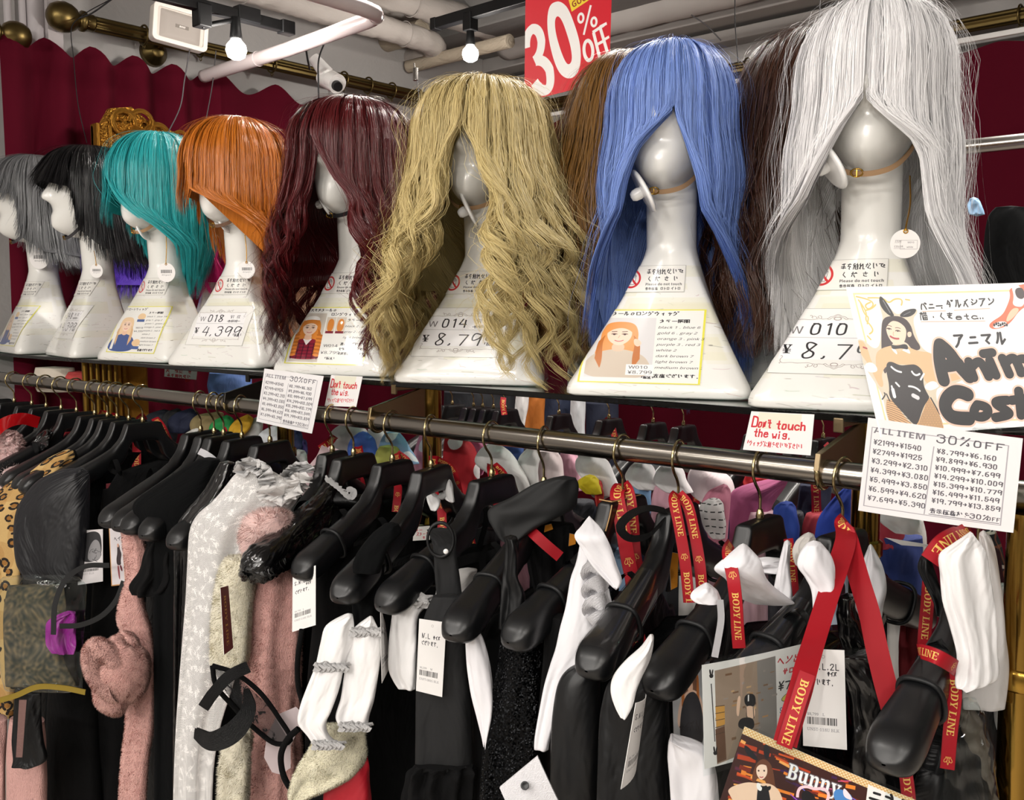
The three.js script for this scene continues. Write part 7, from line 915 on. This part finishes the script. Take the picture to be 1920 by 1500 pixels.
// ---------------------------------------------------------------- paper signs, price tags, photo cards
const printed = (c, o = {}) => phy({ map: tex(c), roughness: .55, ...o });
{ // price list, drawn once for both copies
  const [c, g] = canvas(700, 640, '#eceaeb'), k = '#55535a'; g.strokeStyle = '#a8a5ac'; g.lineWidth = 5; g.strokeRect(26, 60, 620, 540); g.beginPath(); g.moveTo(330, 130); g.lineTo(318, 596); g.stroke();
  type(g, 'ALL ITEM', 36, 96, 58, '#77757c', 'sans-serif', 'bold'); ink(g, '30%', 336, 100, 46, 60, k, 7); ink(g, 'OFF', 500, 98, 40, 46, k, 7);
  ['¥2199→¥1540', '¥2749→¥1925', '¥3,299→¥2,310', '¥4.399→¥3.080', '¥5.499→¥3.850', '¥6.599→¥4.620', '¥7.699→¥5.390'].forEach((t, i) => ink(g, t, 40, 172 + i * 64, 20, 36, k, 5)); ['¥8.799→¥6.160', '¥9.899→¥6.930', '¥10.999→¥7.699', '¥14.299→¥10.009', '¥15.399→¥10.779', '¥16.499→¥11.549', '¥19.799→¥13.859'].forEach((t, i) => ink(g, t, 344, 172 + i * 56, 19, 34, k, 5)); ink(g, '表示価格から', 340, 578, 26, 34, k, 5); ink(g, '30%', 516, 578, 24, 34, k, 5); ink(g, 'OFF', 590, 578, 16, 26, k, 4); g.lineWidth = 4; g.strokeStyle = k; g.beginPath(); g.moveTo(338, 590); g.lineTo(640, 590); g.stroke();
  const m = printed(c), q1 = [[496, 691], [607, 705], [585, 813], [481, 790]], q2 = [[1628, 783], [1918, 822], [1900, 999], [1609, 957]];
  card('price_list_card', ...q1.map(([x, y]) => onZ(x, y, -1.145)), m, 'small handwritten ALL ITEM 30% OFF price list card taped to the shelf edge', 'sign', { bow: .002 });
  card('price_list_card', ...q2.map(([x, y]) => onZ(x, y, -1.135)), m, 'large handwritten 30% OFF price list card below the animal costume sign', 'sign', { bow: .004 });
}
{
  const [c, g] = canvas(440, 290, '#efedec'); g.fillStyle = '#e6e4d2'; g.fillRect(60, 4, 300, 120); const r = '#cc2230'; ink(g, 'D', 16, 112, 54, 84, r, 12); ink(g, 'on', 72, 112, 30, 64, r, 10, { gap: .14 }); ink(g, "'t", 124, 112, 34, 62, r, 10, { gap: -.35 }); ink(g, 'touch', 196, 116, 36, 62, r, 11, { gap: .14 }); ink(g, 'the', 50, 182, 32, 60, r, 10, { gap: .14 }); ink(g, 'wig.', 180, 186, 34, 56, r, 9, { gap: .16 }); ink(g, '(ウィッグに触らないで下さい)', 14, 252, 23, 40, r, 5, { gap: .14 });
  const m = printed(c, { clearcoat: .4, clearcoatRoughness: .2 });
  card('warning_card', ...[[621, 703], [680, 706], [668, 763], [609, 761]].map(([x, y]) => onZ(x, y, -1.175)), m, 'small white card with red hand lettering taped below the burgundy wig stand', 'sign'); card('warning_card', ...[[1409, 771], [1527, 777], [1520, 854], [1393, 843]].map(([x, y]) => onZ(x, y, -1.15)), m, 'large white card reading do not touch the wig in red below the white wig stand', 'sign', { bow: .002 });
  const [c2, g2] = canvas(256, 96, '#e4e2e2'); ink(g2, '大人気につき', 10, 44, 30, 36, '#b92a34', 6); ink(g2, '手を触れない', 20, 90, 28, 34, '#b92a34', 6); card('warning_card', ...quad([[309, 690], [370, 694], [368, 712], [308, 706]], 3.0), printed(c2), 'red lettered notice card hanging below the shelf at left', 'sign');
}
{ // animal costume sign
  const q = [[1586, 538], [2020, 526], [2050, 790], [1650, 820]], W = 1400, H = 900, [c, g] = canvas(W, H, '#f2f0f1'), w = warp(q, W, H), P = (x, y) => w(1590 + x / 4.69, 520 + y / 4.69), pp = (l) => l.map(([x, y]) => P(x, y));
  const path = (l, col, lw) => { g.strokeStyle = col; g.lineWidth = lw; g.lineCap = g.lineJoin = 'round'; const p = pp(l); g.beginPath(); g.moveTo(...p[0]); for (let i = 1; i < p.length - 1; i++) { const m = i === p.length - 2 ? p[i + 1] : [(p[i][0] + p[i + 1][0]) / 2, (p[i][1] + p[i + 1][1]) / 2]; g.quadraticCurveTo(...p[i], ...m); } if (p.length === 2) g.lineTo(...p[1]); g.stroke(); };
  const line = (l, col, lw) => { g.strokeStyle = col; g.lineWidth = lw; g.beginPath(); pp(l).forEach((p, i) => (i ? g.lineTo(...p) : g.moveTo(...p))); g.stroke(); };
  const gold = '#d8c06a'; line([[1547, 108], [55, 145], [352, 1315], [1547, 1248]], '#ead9a0', 10); for (const l of [[[80, 170], [200, 190], [250, 240], [190, 290], [150, 240], [210, 220]], [[100, 200], [180, 300], [160, 380], [210, 420], [240, 480], [200, 500]], [[190, 180], [330, 170], [380, 230], [440, 180], [520, 190], [500, 240]], [[170, 290], [230, 280], [260, 240]], [[120, 230], [150, 330], [200, 350], [180, 410]], [[180, 520], [210, 550]], [[540, 190], [575, 195]]]) path(l, gold, 9);
  // figure with rabbit ears
  blob(g, pp([[300, 145], [340, 200], [420, 300], [470, 330], [540, 280], [640, 270], [650, 310], [600, 360], [640, 520], [690, 640], [840, 700], [1080, 880], [1000, 930], [850, 960], [800, 1000], [840, 1210], [890, 1400], [420, 1400], [340, 1200], [320, 1060], [260, 950], [150, 800], [60, 600], [90, 545], [150, 560], [240, 640], [300, 600], [310, 430], [330, 360], [290, 230]]), '#d8ccb6');
  blob(g, pp([[330, 360], [400, 335], [520, 345], [590, 420], [610, 520], [690, 630], [600, 650], [540, 560], [400, 560], [390, 740], [340, 880], [310, 760], [310, 430]]), '#3a2c2f');
  blob(g, pp([[400, 600], [520, 590], [640, 650], [790, 660], [830, 790], [960, 830], [1080, 880], [900, 930], [700, 950], [690, 780], [370, 760], [300, 850], [330, 960], [290, 975], [240, 880], [180, 760], [90, 650], [75, 570], [130, 555], [180, 630], [210, 740], [260, 830], [250, 680], [300, 630]]), '#e2b88c');
  blob(g, pp([[350, 430], [390, 380], [470, 385], [540, 440], [545, 510], [520, 580], [470, 605], [410, 580], [365, 510]]), '#f3d6bf'); blob(g, pp([[548, 480], [590, 475], [592, 520], [556, 530]]), '#efcdb4'); blob(g, pp([[440, 590], [500, 590], [500, 660], [440, 650]]), '#e8c09c');
  blob(g, pp([[345, 470], [352, 390], [430, 340], [540, 370], [595, 450], [560, 480], [520, 420], [440, 372], [380, 400]]), '#332629');
  for (const [x, y] of [[380, 452], [462, 470]]) { path([[x - 18, y], [x, y - 8], [x + 22, y + 4]], '#4a322c', 6); g.fillStyle = '#3a2622'; g.beginPath(); g.arc(...P(x + 2, y + 3), 5, 0, 7); g.fill(); path([[x - 20, y - 26], [x + 2, y - 32], [x + 26, y - 20]], '#6a4a3e', 4); } path([[395, 520], [430, 545], [470, 540]], '#b23a42', 11); path([[425, 480], [415, 508], [428, 512]], '#d2a284', 4);
  blob(g, pp([[300, 150], [360, 210], [420, 310], [435, 340], [400, 345], [330, 290], [292, 220]]), '#17161a'); blob(g, pp([[470, 345], [520, 290], [600, 270], [642, 275], [620, 320], [560, 350]]), '#17161a'); path([[330, 200], [360, 250], [395, 310]], '#77777c', 6); path([[520, 330], [580, 300]], '#66666b', 5);
  blob(g, pp([[400, 620], [450, 640], [460, 690], [415, 650]]), '#f6f4f4'); blob(g, pp([[490, 640], [560, 620], [585, 680], [530, 655]]), '#f6f4f4'); blob(g, pp([[395, 590], [450, 605], [545, 580], [565, 640], [500, 625], [455, 630], [410, 635]]), '#1b1a1e');
  blob(g, pp([[145, 770], [210, 745], [265, 790], [270, 835], [200, 845], [160, 820]]), '#f4f3f3'); blob(g, pp([[690, 960], [780, 900], [850, 950], [800, 985], [740, 1000]]), '#f4f3f3'); path([[140, 620], [170, 630]], '#a83a48', 10);
  blob(g, pp([[350, 1060], [420, 1090], [560, 1290], [640, 1300], [730, 1060], [760, 1060], [850, 1220], [895, 1400], [420, 1400], [340, 1180]]), '#d9ad7c');
  g.save(); g.beginPath(); pp([[350, 1070], [450, 1110], [590, 1300], [620, 1400], [420, 1400], [345, 1180]]).forEach((p, i) => (i ? g.lineTo(...p) : g.moveTo(...p))); g.closePath(); g.clip(); for (let i = 0; i < 22; i++) path([[330, 1080 + i * 17], [440, 1095 + i * 19], [640, 1180 + i * 22]], 'rgba(60,40,30,.75)', 3); g.restore();
  g.save(); g.beginPath(); pp([[740, 1060], [840, 1200], [893, 1400], [650, 1400], [640, 1300]]).forEach((p, i) => (i ? g.lineTo(...p) : g.moveTo(...p))); g.closePath(); g.clip(); for (let i = 0; i < 40; i++) { line([[600 + i * 14, 1040], [500 + i * 14, 1420]], 'rgba(60,40,30,.5)', 2); line([[480 + i * 14, 1040], [640 + i * 14, 1420]], 'rgba(60,40,30,.5)', 2); } g.restore();
  blob(g, pp([[355, 755], [400, 740], [480, 780], [560, 770], [630, 765], [700, 830], [690, 950], [740, 1040], [750, 1060], [690, 1140], [640, 1290], [600, 1300], [500, 1190], [370, 1060], [380, 960], [350, 830]]), '#252023');
  for (const l of [[[400, 790], [440, 830], [490, 835]], [[590, 830], [620, 880], [660, 850]], [[560, 960], [620, 960], [660, 1000]], [[400, 960], [420, 1040]], [[590, 1040], [640, 1070]], [[440, 930], [470, 960]], [[700, 850], [670, 900]]]) path(l, '#e9e9ec', 12); path([[410, 990], [425, 1050]], '#f2f2f4', 22); path([[600, 1040], [640, 1060]], '#dcdce0', 26);
  for (const l of [[[310, 1075], [350, 1030], [330, 1020]], [[350, 1030], [380, 1090]], [[760, 1060], [840, 1200]]]) path(l, '#2a2528', 8);
  // lettering
  const kb = '#19181c'; for (const [t, x, y, s] of [['バニー', 680, 285, 50], ['・', 860, 285, 40], ['ダルメシアン', 915, 262, 52]]) { const a = P(x, y); ink(g, t, a[0], a[1], s * .8, s * .95, kb, 8, { gap: .22, rot: -.02 }); } { let a = P(672, 372); ink(g, '猫', a[0], a[1], 46, 52, kb, 6); a = P(780, 370); ink(g, '・くま', a[0], a[1], 42, 44, kb, 7, { gap: .3 }); a = P(992, 368); ink(g, 'etc', a[0], a[1], 42, 36, kb, 7); a = P(1180, 360); ink(g, '...', a[0], a[1], 20, 30, kb, 7); } line([[690, 296], [900, 290]], '#e6b8a4', 5); line([[680, 388], [1250, 380]], '#e6b8a4', 5); line([[980, 285], [1290, 268]], '#e6b8a4', 5);
  { const a = P(985, 610); ink(g, 'アニマル', a[0], a[1], 66, 78, kb, 14, { gap: .3, rot: -.02 }); }
  const big = (l, lw) => l.forEach((s) => path(s, '#f3c6b2', lw + 22)), bl2 = (l, lw) => l.forEach((s) => path(s, kb, lw));
  const A = [[[[880, 905], [845, 780], [840, 620], [850, 590]], [[850, 590], [920, 640], [1000, 760], [1110, 875]], [[860, 780], [940, 780], [1010, 760]]], 78], N = [[[[1105, 740], [1120, 800], [1150, 880]], [[1130, 790], [1170, 740], [1220, 740], [1280, 870]], [[1290, 730], [1345, 860]], [[1235, 670], [1310, 660]], [[1400, 710], [1460, 850]], [[1420, 760], [1470, 700], [1520, 720], [1560, 840]], [[1550, 720], [1620, 690], [1650, 830]]], 56], Cc = [[[[1090, 1030], [1010, 990], [920, 1040], [880, 1130], [930, 1220], [1020, 1240], [1100, 1240]]], 84], os = [[[[1180, 1120], [1140, 1170], [1160, 1220], [1230, 1230], [1280, 1190], [1260, 1130], [1180, 1120]], [[1440, 1080], [1360, 1080], [1330, 1110], [1440, 1170], [1470, 1210], [1340, 1230]], [[1540, 1000], [1560, 1210]], [[1480, 1080], [1640, 1060]]], 58];
  for (const [l, lw] of [A, N, Cc, os]) big(l, lw); for (const [l, lw] of [A, N, Cc, os]) bl2(l, lw);
  blob(g, pp([[1450, 80], [1700, 30], [1700, 230], [1560, 260], [1460, 420], [1330, 460], [1280, 430], [1300, 390], [1400, 330], [1440, 250], [1470, 160]]), '#e5714f'); blob(g, pp([[1470, 60], [1560, 60], [1600, 260], [1480, 250], [1500, 160]]), '#efeeee'); blob(g, pp([[1480, 260], [1560, 270], [1470, 380], [1420, 390]]), '#ecc4a6'); blob(g, pp([[1310, 420], [1370, 380], [1450, 390], [1400, 430], [1340, 450]]), '#f0f0f0'); for (let i = 0; i < 14; i++) { g.fillStyle = '#26242a'; g.beginPath(); g.arc(...P(1330 + (i % 7) * 18, 420 - (i % 3) * 10), 6, 0, 7); g.fill(); } blob(g, pp([[1500, 90], [1580, 80], [1590, 190], [1520, 180]]), '#3a2c2f');
  const o = card('costume_sign', ...q.map(([x, y], i) => at(x, y, [1.16, 1.06, 1.05, 1.14][i])), printed(c, { roughness: .4, clearcoat: .3, clearcoatRoughness: .25 }), 'white paper sign lettered Animal Costume with a pictured woman in rabbit ears', 'sign', { bow: -.008, nx: 20 });
  const h = thing('sign_holder', 'clear acrylic clip stand holding the animal costume sign', 'holder', at(1850, 812, 1.09)), ac = MAT.clear; mesh('clip', box(.03, .012, .012, 0, 0, 0, .003), ac, h); mesh('arm', box(.08, .006, .006, .05, .004, 0, .002), ac, h); mesh('stem', box(.006, .05, .006, .02, -.02, -.01, .002), ac, h); h.rotation.y = YAW;
}
{ // bunny poster in a clear sleeve
  const q = [[1396, 1362], [1722, 1502], [1660, 1690], [1330, 1560]], W = 1000, H = 620, [c, g] = canvas(W, H, '#3a1712'), w = warp(q, W, H), P = (x, y) => w(1290 + x / 3.05, 1180 + y / 3.05), pp = (l) => l.map(([x, y]) => P(x, y));
  for (let i = 0; i < 130; i++) { const x = rr(0, 700), y = rr(0, 620); g.save(); g.translate(x, y); g.rotate(rr(-.25, .1)); g.fillStyle = ['#d1521a', '#e8852c', '#7a2412', '#b13a14', '#f0a95a', '#57203a', '#3a1a4c'][i % 7]; g.fillRect(0, 0, rr(20, 120), rr(4, 26)); g.restore(); } for (let i = 0; i < 12; i++) { g.strokeStyle = ['#9a4fd0', '#5a70e0', '#e0609a'][i % 3]; g.lineWidth = 5; g.beginPath(); const x = rr(320, 760), y = rr(40, 330); g.moveTo(x, y); g.lineTo(x + rr(60, 150), y + rr(-50, 50)); g.stroke(); }
  g.fillStyle = '#e9d6ae'; g.fillRect(0, 0, W, 42); g.strokeStyle = '#c98e3c'; g.lineWidth = 3; for (let i = -2; i < 60; i++) { g.beginPath(); g.moveTo(i * 20, 0); g.lineTo(i * 20 + 42, 42); g.moveTo(i * 20 + 42, 0); g.lineTo(i * 20, 42); g.stroke(); }
  blob(g, pp([[400, 760], [440, 735], [490, 770], [510, 880], [520, 1000], [480, 1000], [460, 860], [400, 840], [380, 930], [370, 840]]), '#6a3c26'); blob(g, pp([[220, 910], [340, 870], [400, 880], [500, 880], [560, 960], [560, 1100], [330, 1100], [250, 960]]), '#efcdb2'); blob(g, pp([[396, 790], [425, 755], [460, 775], [466, 830], [430, 868], [400, 835]]), '#f3d5bf'); blob(g, pp([[388, 810], [398, 760], [440, 742], [478, 790], [440, 770], [410, 775]]), '#6a3c26');
  blob(g, pp([[405, 880], [440, 900], [470, 885], [500, 1100], [400, 1100]]), '#17161a'); blob(g, pp([[402, 870], [436, 892], [430, 930], [400, 910]]), '#f4f2f0'); blob(g, pp([[418, 885], [450, 905], [490, 890], [480, 925], [440, 915]]), '#101014'); for (const x of [412, 445]) { g.fillStyle = '#3a2622'; g.beginPath(); g.arc(...P(x, 808), 5, 0, 7); g.fill(); } g.strokeStyle = '#b84450'; g.lineWidth = 5; g.beginPath(); g.moveTo(...P(418, 842)); g.quadraticCurveTo(...P(428, 850), ...P(440, 842)); g.stroke();
  blob(g, pp([[318, 660], [350, 670], [410, 740], [400, 755], [340, 720]]), '#15131a'); blob(g, pp([[440, 650], [480, 670], [470, 750], [440, 730]]), '#15131a');
  { const a = P(570, 845); g.save(); g.translate(...a); g.rotate(-.06); g.scale(.8, 1); g.lineWidth = 10; g.strokeStyle = '#6d6a72'; g.font = 'bold 116px serif'; g.strokeText('Bunny', 0, 0); type(g, 'Bunny', 0, 0, 116, '#f1eff0', 'serif', 'bold'); g.restore(); }
  g.strokeStyle = '#f4c9d2'; g.lineWidth = 16; g.beginPath(); const hs = pp([[640, 960], [640, 910], [690, 895], [740, 915], [790, 905], [830, 950], [760, 1060]]); g.moveTo(...hs[0]); for (let i = 1; i < hs.length - 1; i++) g.quadraticCurveTo(...hs[i], (hs[i][0] + hs[i + 1][0]) / 2, (hs[i][1] + hs[i + 1][1]) / 2); g.stroke(); blob(g, pp([[650, 940], [700, 910], [760, 980], [700, 1040]]), '#121014'); blob(g, pp([[840, 930], [880, 905], [960, 950], [940, 1020], [860, 1000]]), '#4a86c9'); blob(g, pp([[900, 900], [930, 930], [960, 980], [900, 960]]), '#f2e2ea');
  poly(g, pp([[1040, 885], [1700, 1190], [1600, 1500], [1000, 1200]]), '#efecea'); { const a = P(1045, 960); ink(g, 'エカラ'.replace('エ', '工').replace('工', 'ニ'), a[0], a[1] + 20, 70, 80, '#17161a', 14, { rot: -.1 }); }
  const o = card('bunny_poster', ...quad(q, [.985, .93, .93, .985]), printed(c, { roughness: .3, clearcoat: 1, clearcoatRoughness: .06 }), 'glossy orange poster lettered Bunny with a pictured woman in rabbit ears', 'poster', { bow: .004 });
  mesh('clear_sleeve', local(cardGeo(...quad([[1388, 1352], [1734, 1500], [1668, 1704], [1318, 1562]], [.982, .927, .927, .982])).front, o), MAT.clear, o);
}
{ // photo card with a white frame in a plastic sleeve
  const q = [[1316, 1247], [1502, 1208], [1488, 1392], [1321, 1442]], W = 900, H = 940, [c, g] = canvas(W, H, '#eeebe8'), w = warp(q, W, H), P = (x, y) => w(1290 + x / 3.05, 1180 + y / 3.05), pp = (l) => l.map(([x, y]) => P(x, y));
  poly(g, pp([[146, 235], [488, 150], [500, 620], [160, 770]]), '#a08a78'); poly(g, pp([[380, 180], [488, 150], [500, 620], [392, 680]]), '#8a8480'); for (let i = 0; i < 34; i++) { const x = rr(150, 470), y = rr(230, 640); g.fillStyle = ['#8e6b4c', '#b58a5e', '#7a5a42', '#c9a47a', '#9a8f88'][i % 5]; const a = P(x, y); g.fillRect(a[0], a[1], rr(20, 60), rr(8, 26)); } poly(g, pp([[150, 440], [200, 435], [202, 540], [156, 560]]), '#d09a4a'); poly(g, pp([[150, 570], [200, 550], [210, 740], [160, 762]]), '#6a4a38'); g.strokeStyle = '#4a352a'; g.lineWidth = 6; for (let i = 0; i < 5; i++) { g.beginPath(); g.moveTo(...P(150, 440 + i * 40)); g.lineTo(...P(200, 432 + i * 38)); g.stroke(); }
  blob(g, pp([[305, 370], [370, 360], [375, 440], [312, 440]]), '#1a191d'); blob(g, pp([[312, 432], [370, 436], [368, 510], [320, 500]]), '#eec9ae'); blob(g, pp([[300, 500], [360, 500], [368, 560], [330, 575], [272, 560], [276, 520]]), '#1a191d'); blob(g, pp([[270, 380], [290, 375], [282, 460], [276, 500], [262, 480]]), '#eec9ae'); g.fillStyle = '#f4f2f0'; g.fillRect(...P(328, 372), 12, 60); g.strokeStyle = '#1a191d'; g.lineWidth = 6; for (const x of [318, 358]) { g.beginPath(); g.moveTo(...P(x, 440)); g.lineTo(...P(x + 4, 505)); g.stroke(); }
  const k = '#17161a'; for (const [x, y] of [[128, 260], [150, 700]]) { blob(g, pp([[x - 12, y - 30], [x - 4, y - 34], [x + 2, y], [x - 8, y]]), k); blob(g, pp([[x + 6, y - 34], [x + 12, y - 30], [x + 8, y], [x, y]]), k); blob(g, pp([[x - 12, y - 4], [x + 12, y - 6], [x + 10, y + 16], [x - 8, y + 18]]), k); } g.lineWidth = 8; g.strokeStyle = k; g.beginPath(); g.moveTo(...P(128, 310)); g.lineTo(...P(148, 640)); g.stroke();
  { let a = P(498, 200); ink(g, 'ヘソ出', a[0], a[1], 70, 66, '#c4232e', 11, { rot: .05 }); a = P(532, 256); ink(g, 'サロペット', a[0], a[1], 50, 56, '#c4232e', 10, { rot: .04 }); a = P(500, 350); ink(g, '¥7.699', a[0], a[1], 62, 90, k, 13, { rot: .05 }); a = P(518, 425); g.fillStyle = '#d9cf62'; g.strokeStyle = k; g.lineWidth = 5; g.beginPath(); g.ellipse(a[0] + 130, a[1] - 60, 120, 42, -.2, 0, 7); g.fill(); g.stroke(); for (const [i, s] of [...'SML'].entries()) { a = P(510, 480 + i * 55); ink(g, s, a[0], a[1], 50, 56, '#3f5a8a', 8); } }
  const o = card('photo_card', ...quad(q, [1.05, 1.09, 1.09, 1.05]), printed(c, { clearcoat: 1, clearcoatRoughness: .06 }), 'white framed photo card with a red lettered price column under the hanger tip', 'card', { bow: .003 }); mesh('clear_sleeve', local(cardGeo(...quad([[1311, 1240], [1512, 1198], [1496, 1404], [1318, 1456]], [1.047, 1.087, 1.087, 1.047])).front, o), MAT.clear, o);
  const [c2, g2] = canvas(256, 400, '#b9bcc0'); g2.fillStyle = '#8c96a0'; g2.fillRect(0, 0, 256, 120); drawModel(g2, 120, 100, .9, '#7a5038', { body: '#e6c4ae' }); blob(g2, [[60, 200], [180, 190], [230, 400], [30, 400]], '#23232a'); ink(g2, 'サイズ', 40, 330, 30, 34, k, 6); ink(g2, 'M L', 150, 330, 40, 36, k, 6); card('photo_card', ...quad([[1258, 1205], [1330, 1180], [1332, 1400], [1264, 1410]], 1.2), printed(c2, { clearcoat: .6 }), 'grey photo card behind the hanger tip lettered with sizes', 'card', { bow: .003 });
}
{ // price tags
  const k = '#1c1b20', mk = (lines, code, pr) => { const [c, g] = canvas(256, 590, '#efedeb'); g.strokeStyle = '#b9b6b4'; g.lineWidth = 3; g.beginPath(); g.arc(128, 44, 9, 0, 7); g.stroke(); lines.forEach(([t, x, y, s]) => ink(g, t, x, y, s * .62, s, k, 5, { gap: .18 })); type(g, pr, 26, 400, 22, '#77757a', 'serif'); barcode(g, 26, 410, 170, 44); type(g, code, 24, 492, 25, '#8a888c', 'serif'); return printed(c); };
  const a = mk([['S.M.L.2L', 20, 122, 40], ['サイズ', 150, 158, 26], ['ございます.', 26, 216, 40]], 'UNST-118U BLK', '¥8,799 税込    L'.replace(' 税込', '')), b = mk([['M.L', 34, 150, 42], ['サイズ', 140, 150, 30], ['ございます.', 30, 208, 40]], 'UNPT-080G BLK', '¥6,599      M');
  const T = (q, d, m, l, o) => card('price_tag', ...quad(q, d), m, l, 'price tag', o);
  T([[1503, 1216], [1583, 1219], [1588, 1406], [1506, 1398]], [1.03, 1.03, 1.03, 1.03], a, 'big white price tag with handwritten sizes beside the red ribbon'); T([[786, 1160], [837, 1167], [829, 1307], [780, 1295]], 1.4, b, 'white M L price tag hanging beside the frilled cuff'); T([[549, 1078], [592, 1060], [592, 1172], [548, 1185]], [1.62, 1.6, 1.6, 1.62], a, 'white price tag below the bare hanger tip and lace ribbon'); T([[713, 1138], [722, 1168], [733, 1246], [716, 1281]], [1.44, 1.52, 1.52, 1.44], b, 'price tag seen nearly edge on beside the white gloves'); T([[1192, 1318], [1211, 1301], [1193, 1438], [1164, 1480]], [1.05, 1.1, 1.1, 1.05], a, 'narrow curled price tag on the black garment with the collar tip', { bow: .004 });
  const [c, g] = canvas(128, 320, '#6d1520'); g.save(); g.translate(46, 40); g.rotate(Math.PI / 2); type(g, 'BODY LINE', 0, 0, 44, '#c9973f', 'serif', 'bold'); g.restore(); const mt = printed(c); card('brand_tag', ...quad([[413, 1102], [428, 1098], [437, 1215], [420, 1228]], [1.63, 1.66, 1.66, 1.63]), mt, 'maroon gold lettered hang tag on the cream fur', 'hang tag');
  const [c3, g3] = canvas(200, 240, '#6a121e'); g3.save(); g3.translate(84, 96); g3.rotate(Math.PI / 2); type(g3, 'BODY LINE', 0, 0, 62, '#c9973f', 'serif', 'bold'); g3.restore(); card('brand_tag', ...quad([[199, 907], [241, 902], [242, 952], [199, 955]], 2.35), printed(c3), 'square maroon hang tag with gold lettering by the long vertical ribbon', 'hang tag');
  const [c4, g4] = canvas(200, 420, '#d8d3d4'); blob(g4, [[10, 60], [60, 20], [150, 10], [190, 60], [190, 240], [60, 260], [10, 200]], '#1c1b1e'); blob(g4, [[100, 110], [140, 70], [180, 110], [190, 250], [80, 250], [78, 180]], '#8b898b'); g4.strokeStyle = '#3a393c'; g4.lineWidth = 3; for (let i = 0; i < 9; i++) { g4.beginPath(); g4.arc(120 + (i % 3) * 20, 150 + i * 10, 26, i, i + 2); g4.stroke(); } barcode(g4, 24, 306, 140, 20); type(g4, 'UNST-BLK', 22, 350, 22, '#9a979a', 'serif'); card('photo_tag', ...quad([[147, 995], [193, 992], [193, 1090], [146, 1097]], 2.2), printed(c4), 'black and white lingerie photo tag beside the cropped velvet top', 'hang tag');
  const [c5, g5] = canvas(130, 460, '#d9d3d6'); g5.strokeStyle = '#c9935a'; g5.lineWidth = 14; g5.strokeRect(0, 0, 130, 460); ink(g5, 'ヘイ', 44, 170, 30, 26, '#222', 4); blob(g5, [[70, 190], [92, 196], [94, 230], [110, 260], [96, 300], [100, 330], [60, 330], [56, 290], [70, 250]], '#2b1a1e'); blob(g5, [[70, 190], [88, 190], [86, 216], [70, 214]], '#d0a08a'); blob(g5, [[60, 330], [80, 330], [84, 420], [72, 424]], '#8a3a40'); blob(g5, [[80, 330], [100, 330], [112, 370], [96, 372]], '#6a2a34'); card('photo_tag', ...quad([[203, 966], [228, 963], [236, 1096], [209, 1099]], 2.12), printed(c5), 'tall orange edged photo tag left of the pink plush strip', 'hang tag');
  const [c6, g6] = canvas(160, 140, '#dfdcd6'); ink(g6, 'カード', 20, 50, 30, 34, '#b92a3a', 5); ink(g6, 'スカート', 30, 92, 26, 34, '#b92a3a', 5); ink(g6, '付き', 60, 130, 26, 30, '#b92a3a', 5); card('note_card', ...quad([[776, 988], [806, 986], [806, 1012], [774, 1014]], 1.8), printed(c6), 'small red lettered note card behind the curved hanger', 'card');
}

RL.init(); scene.traverse((o) => { if (o.isMesh) o.castShadow = o.receiveShadow = true; });
renderer.render(scene, camera);
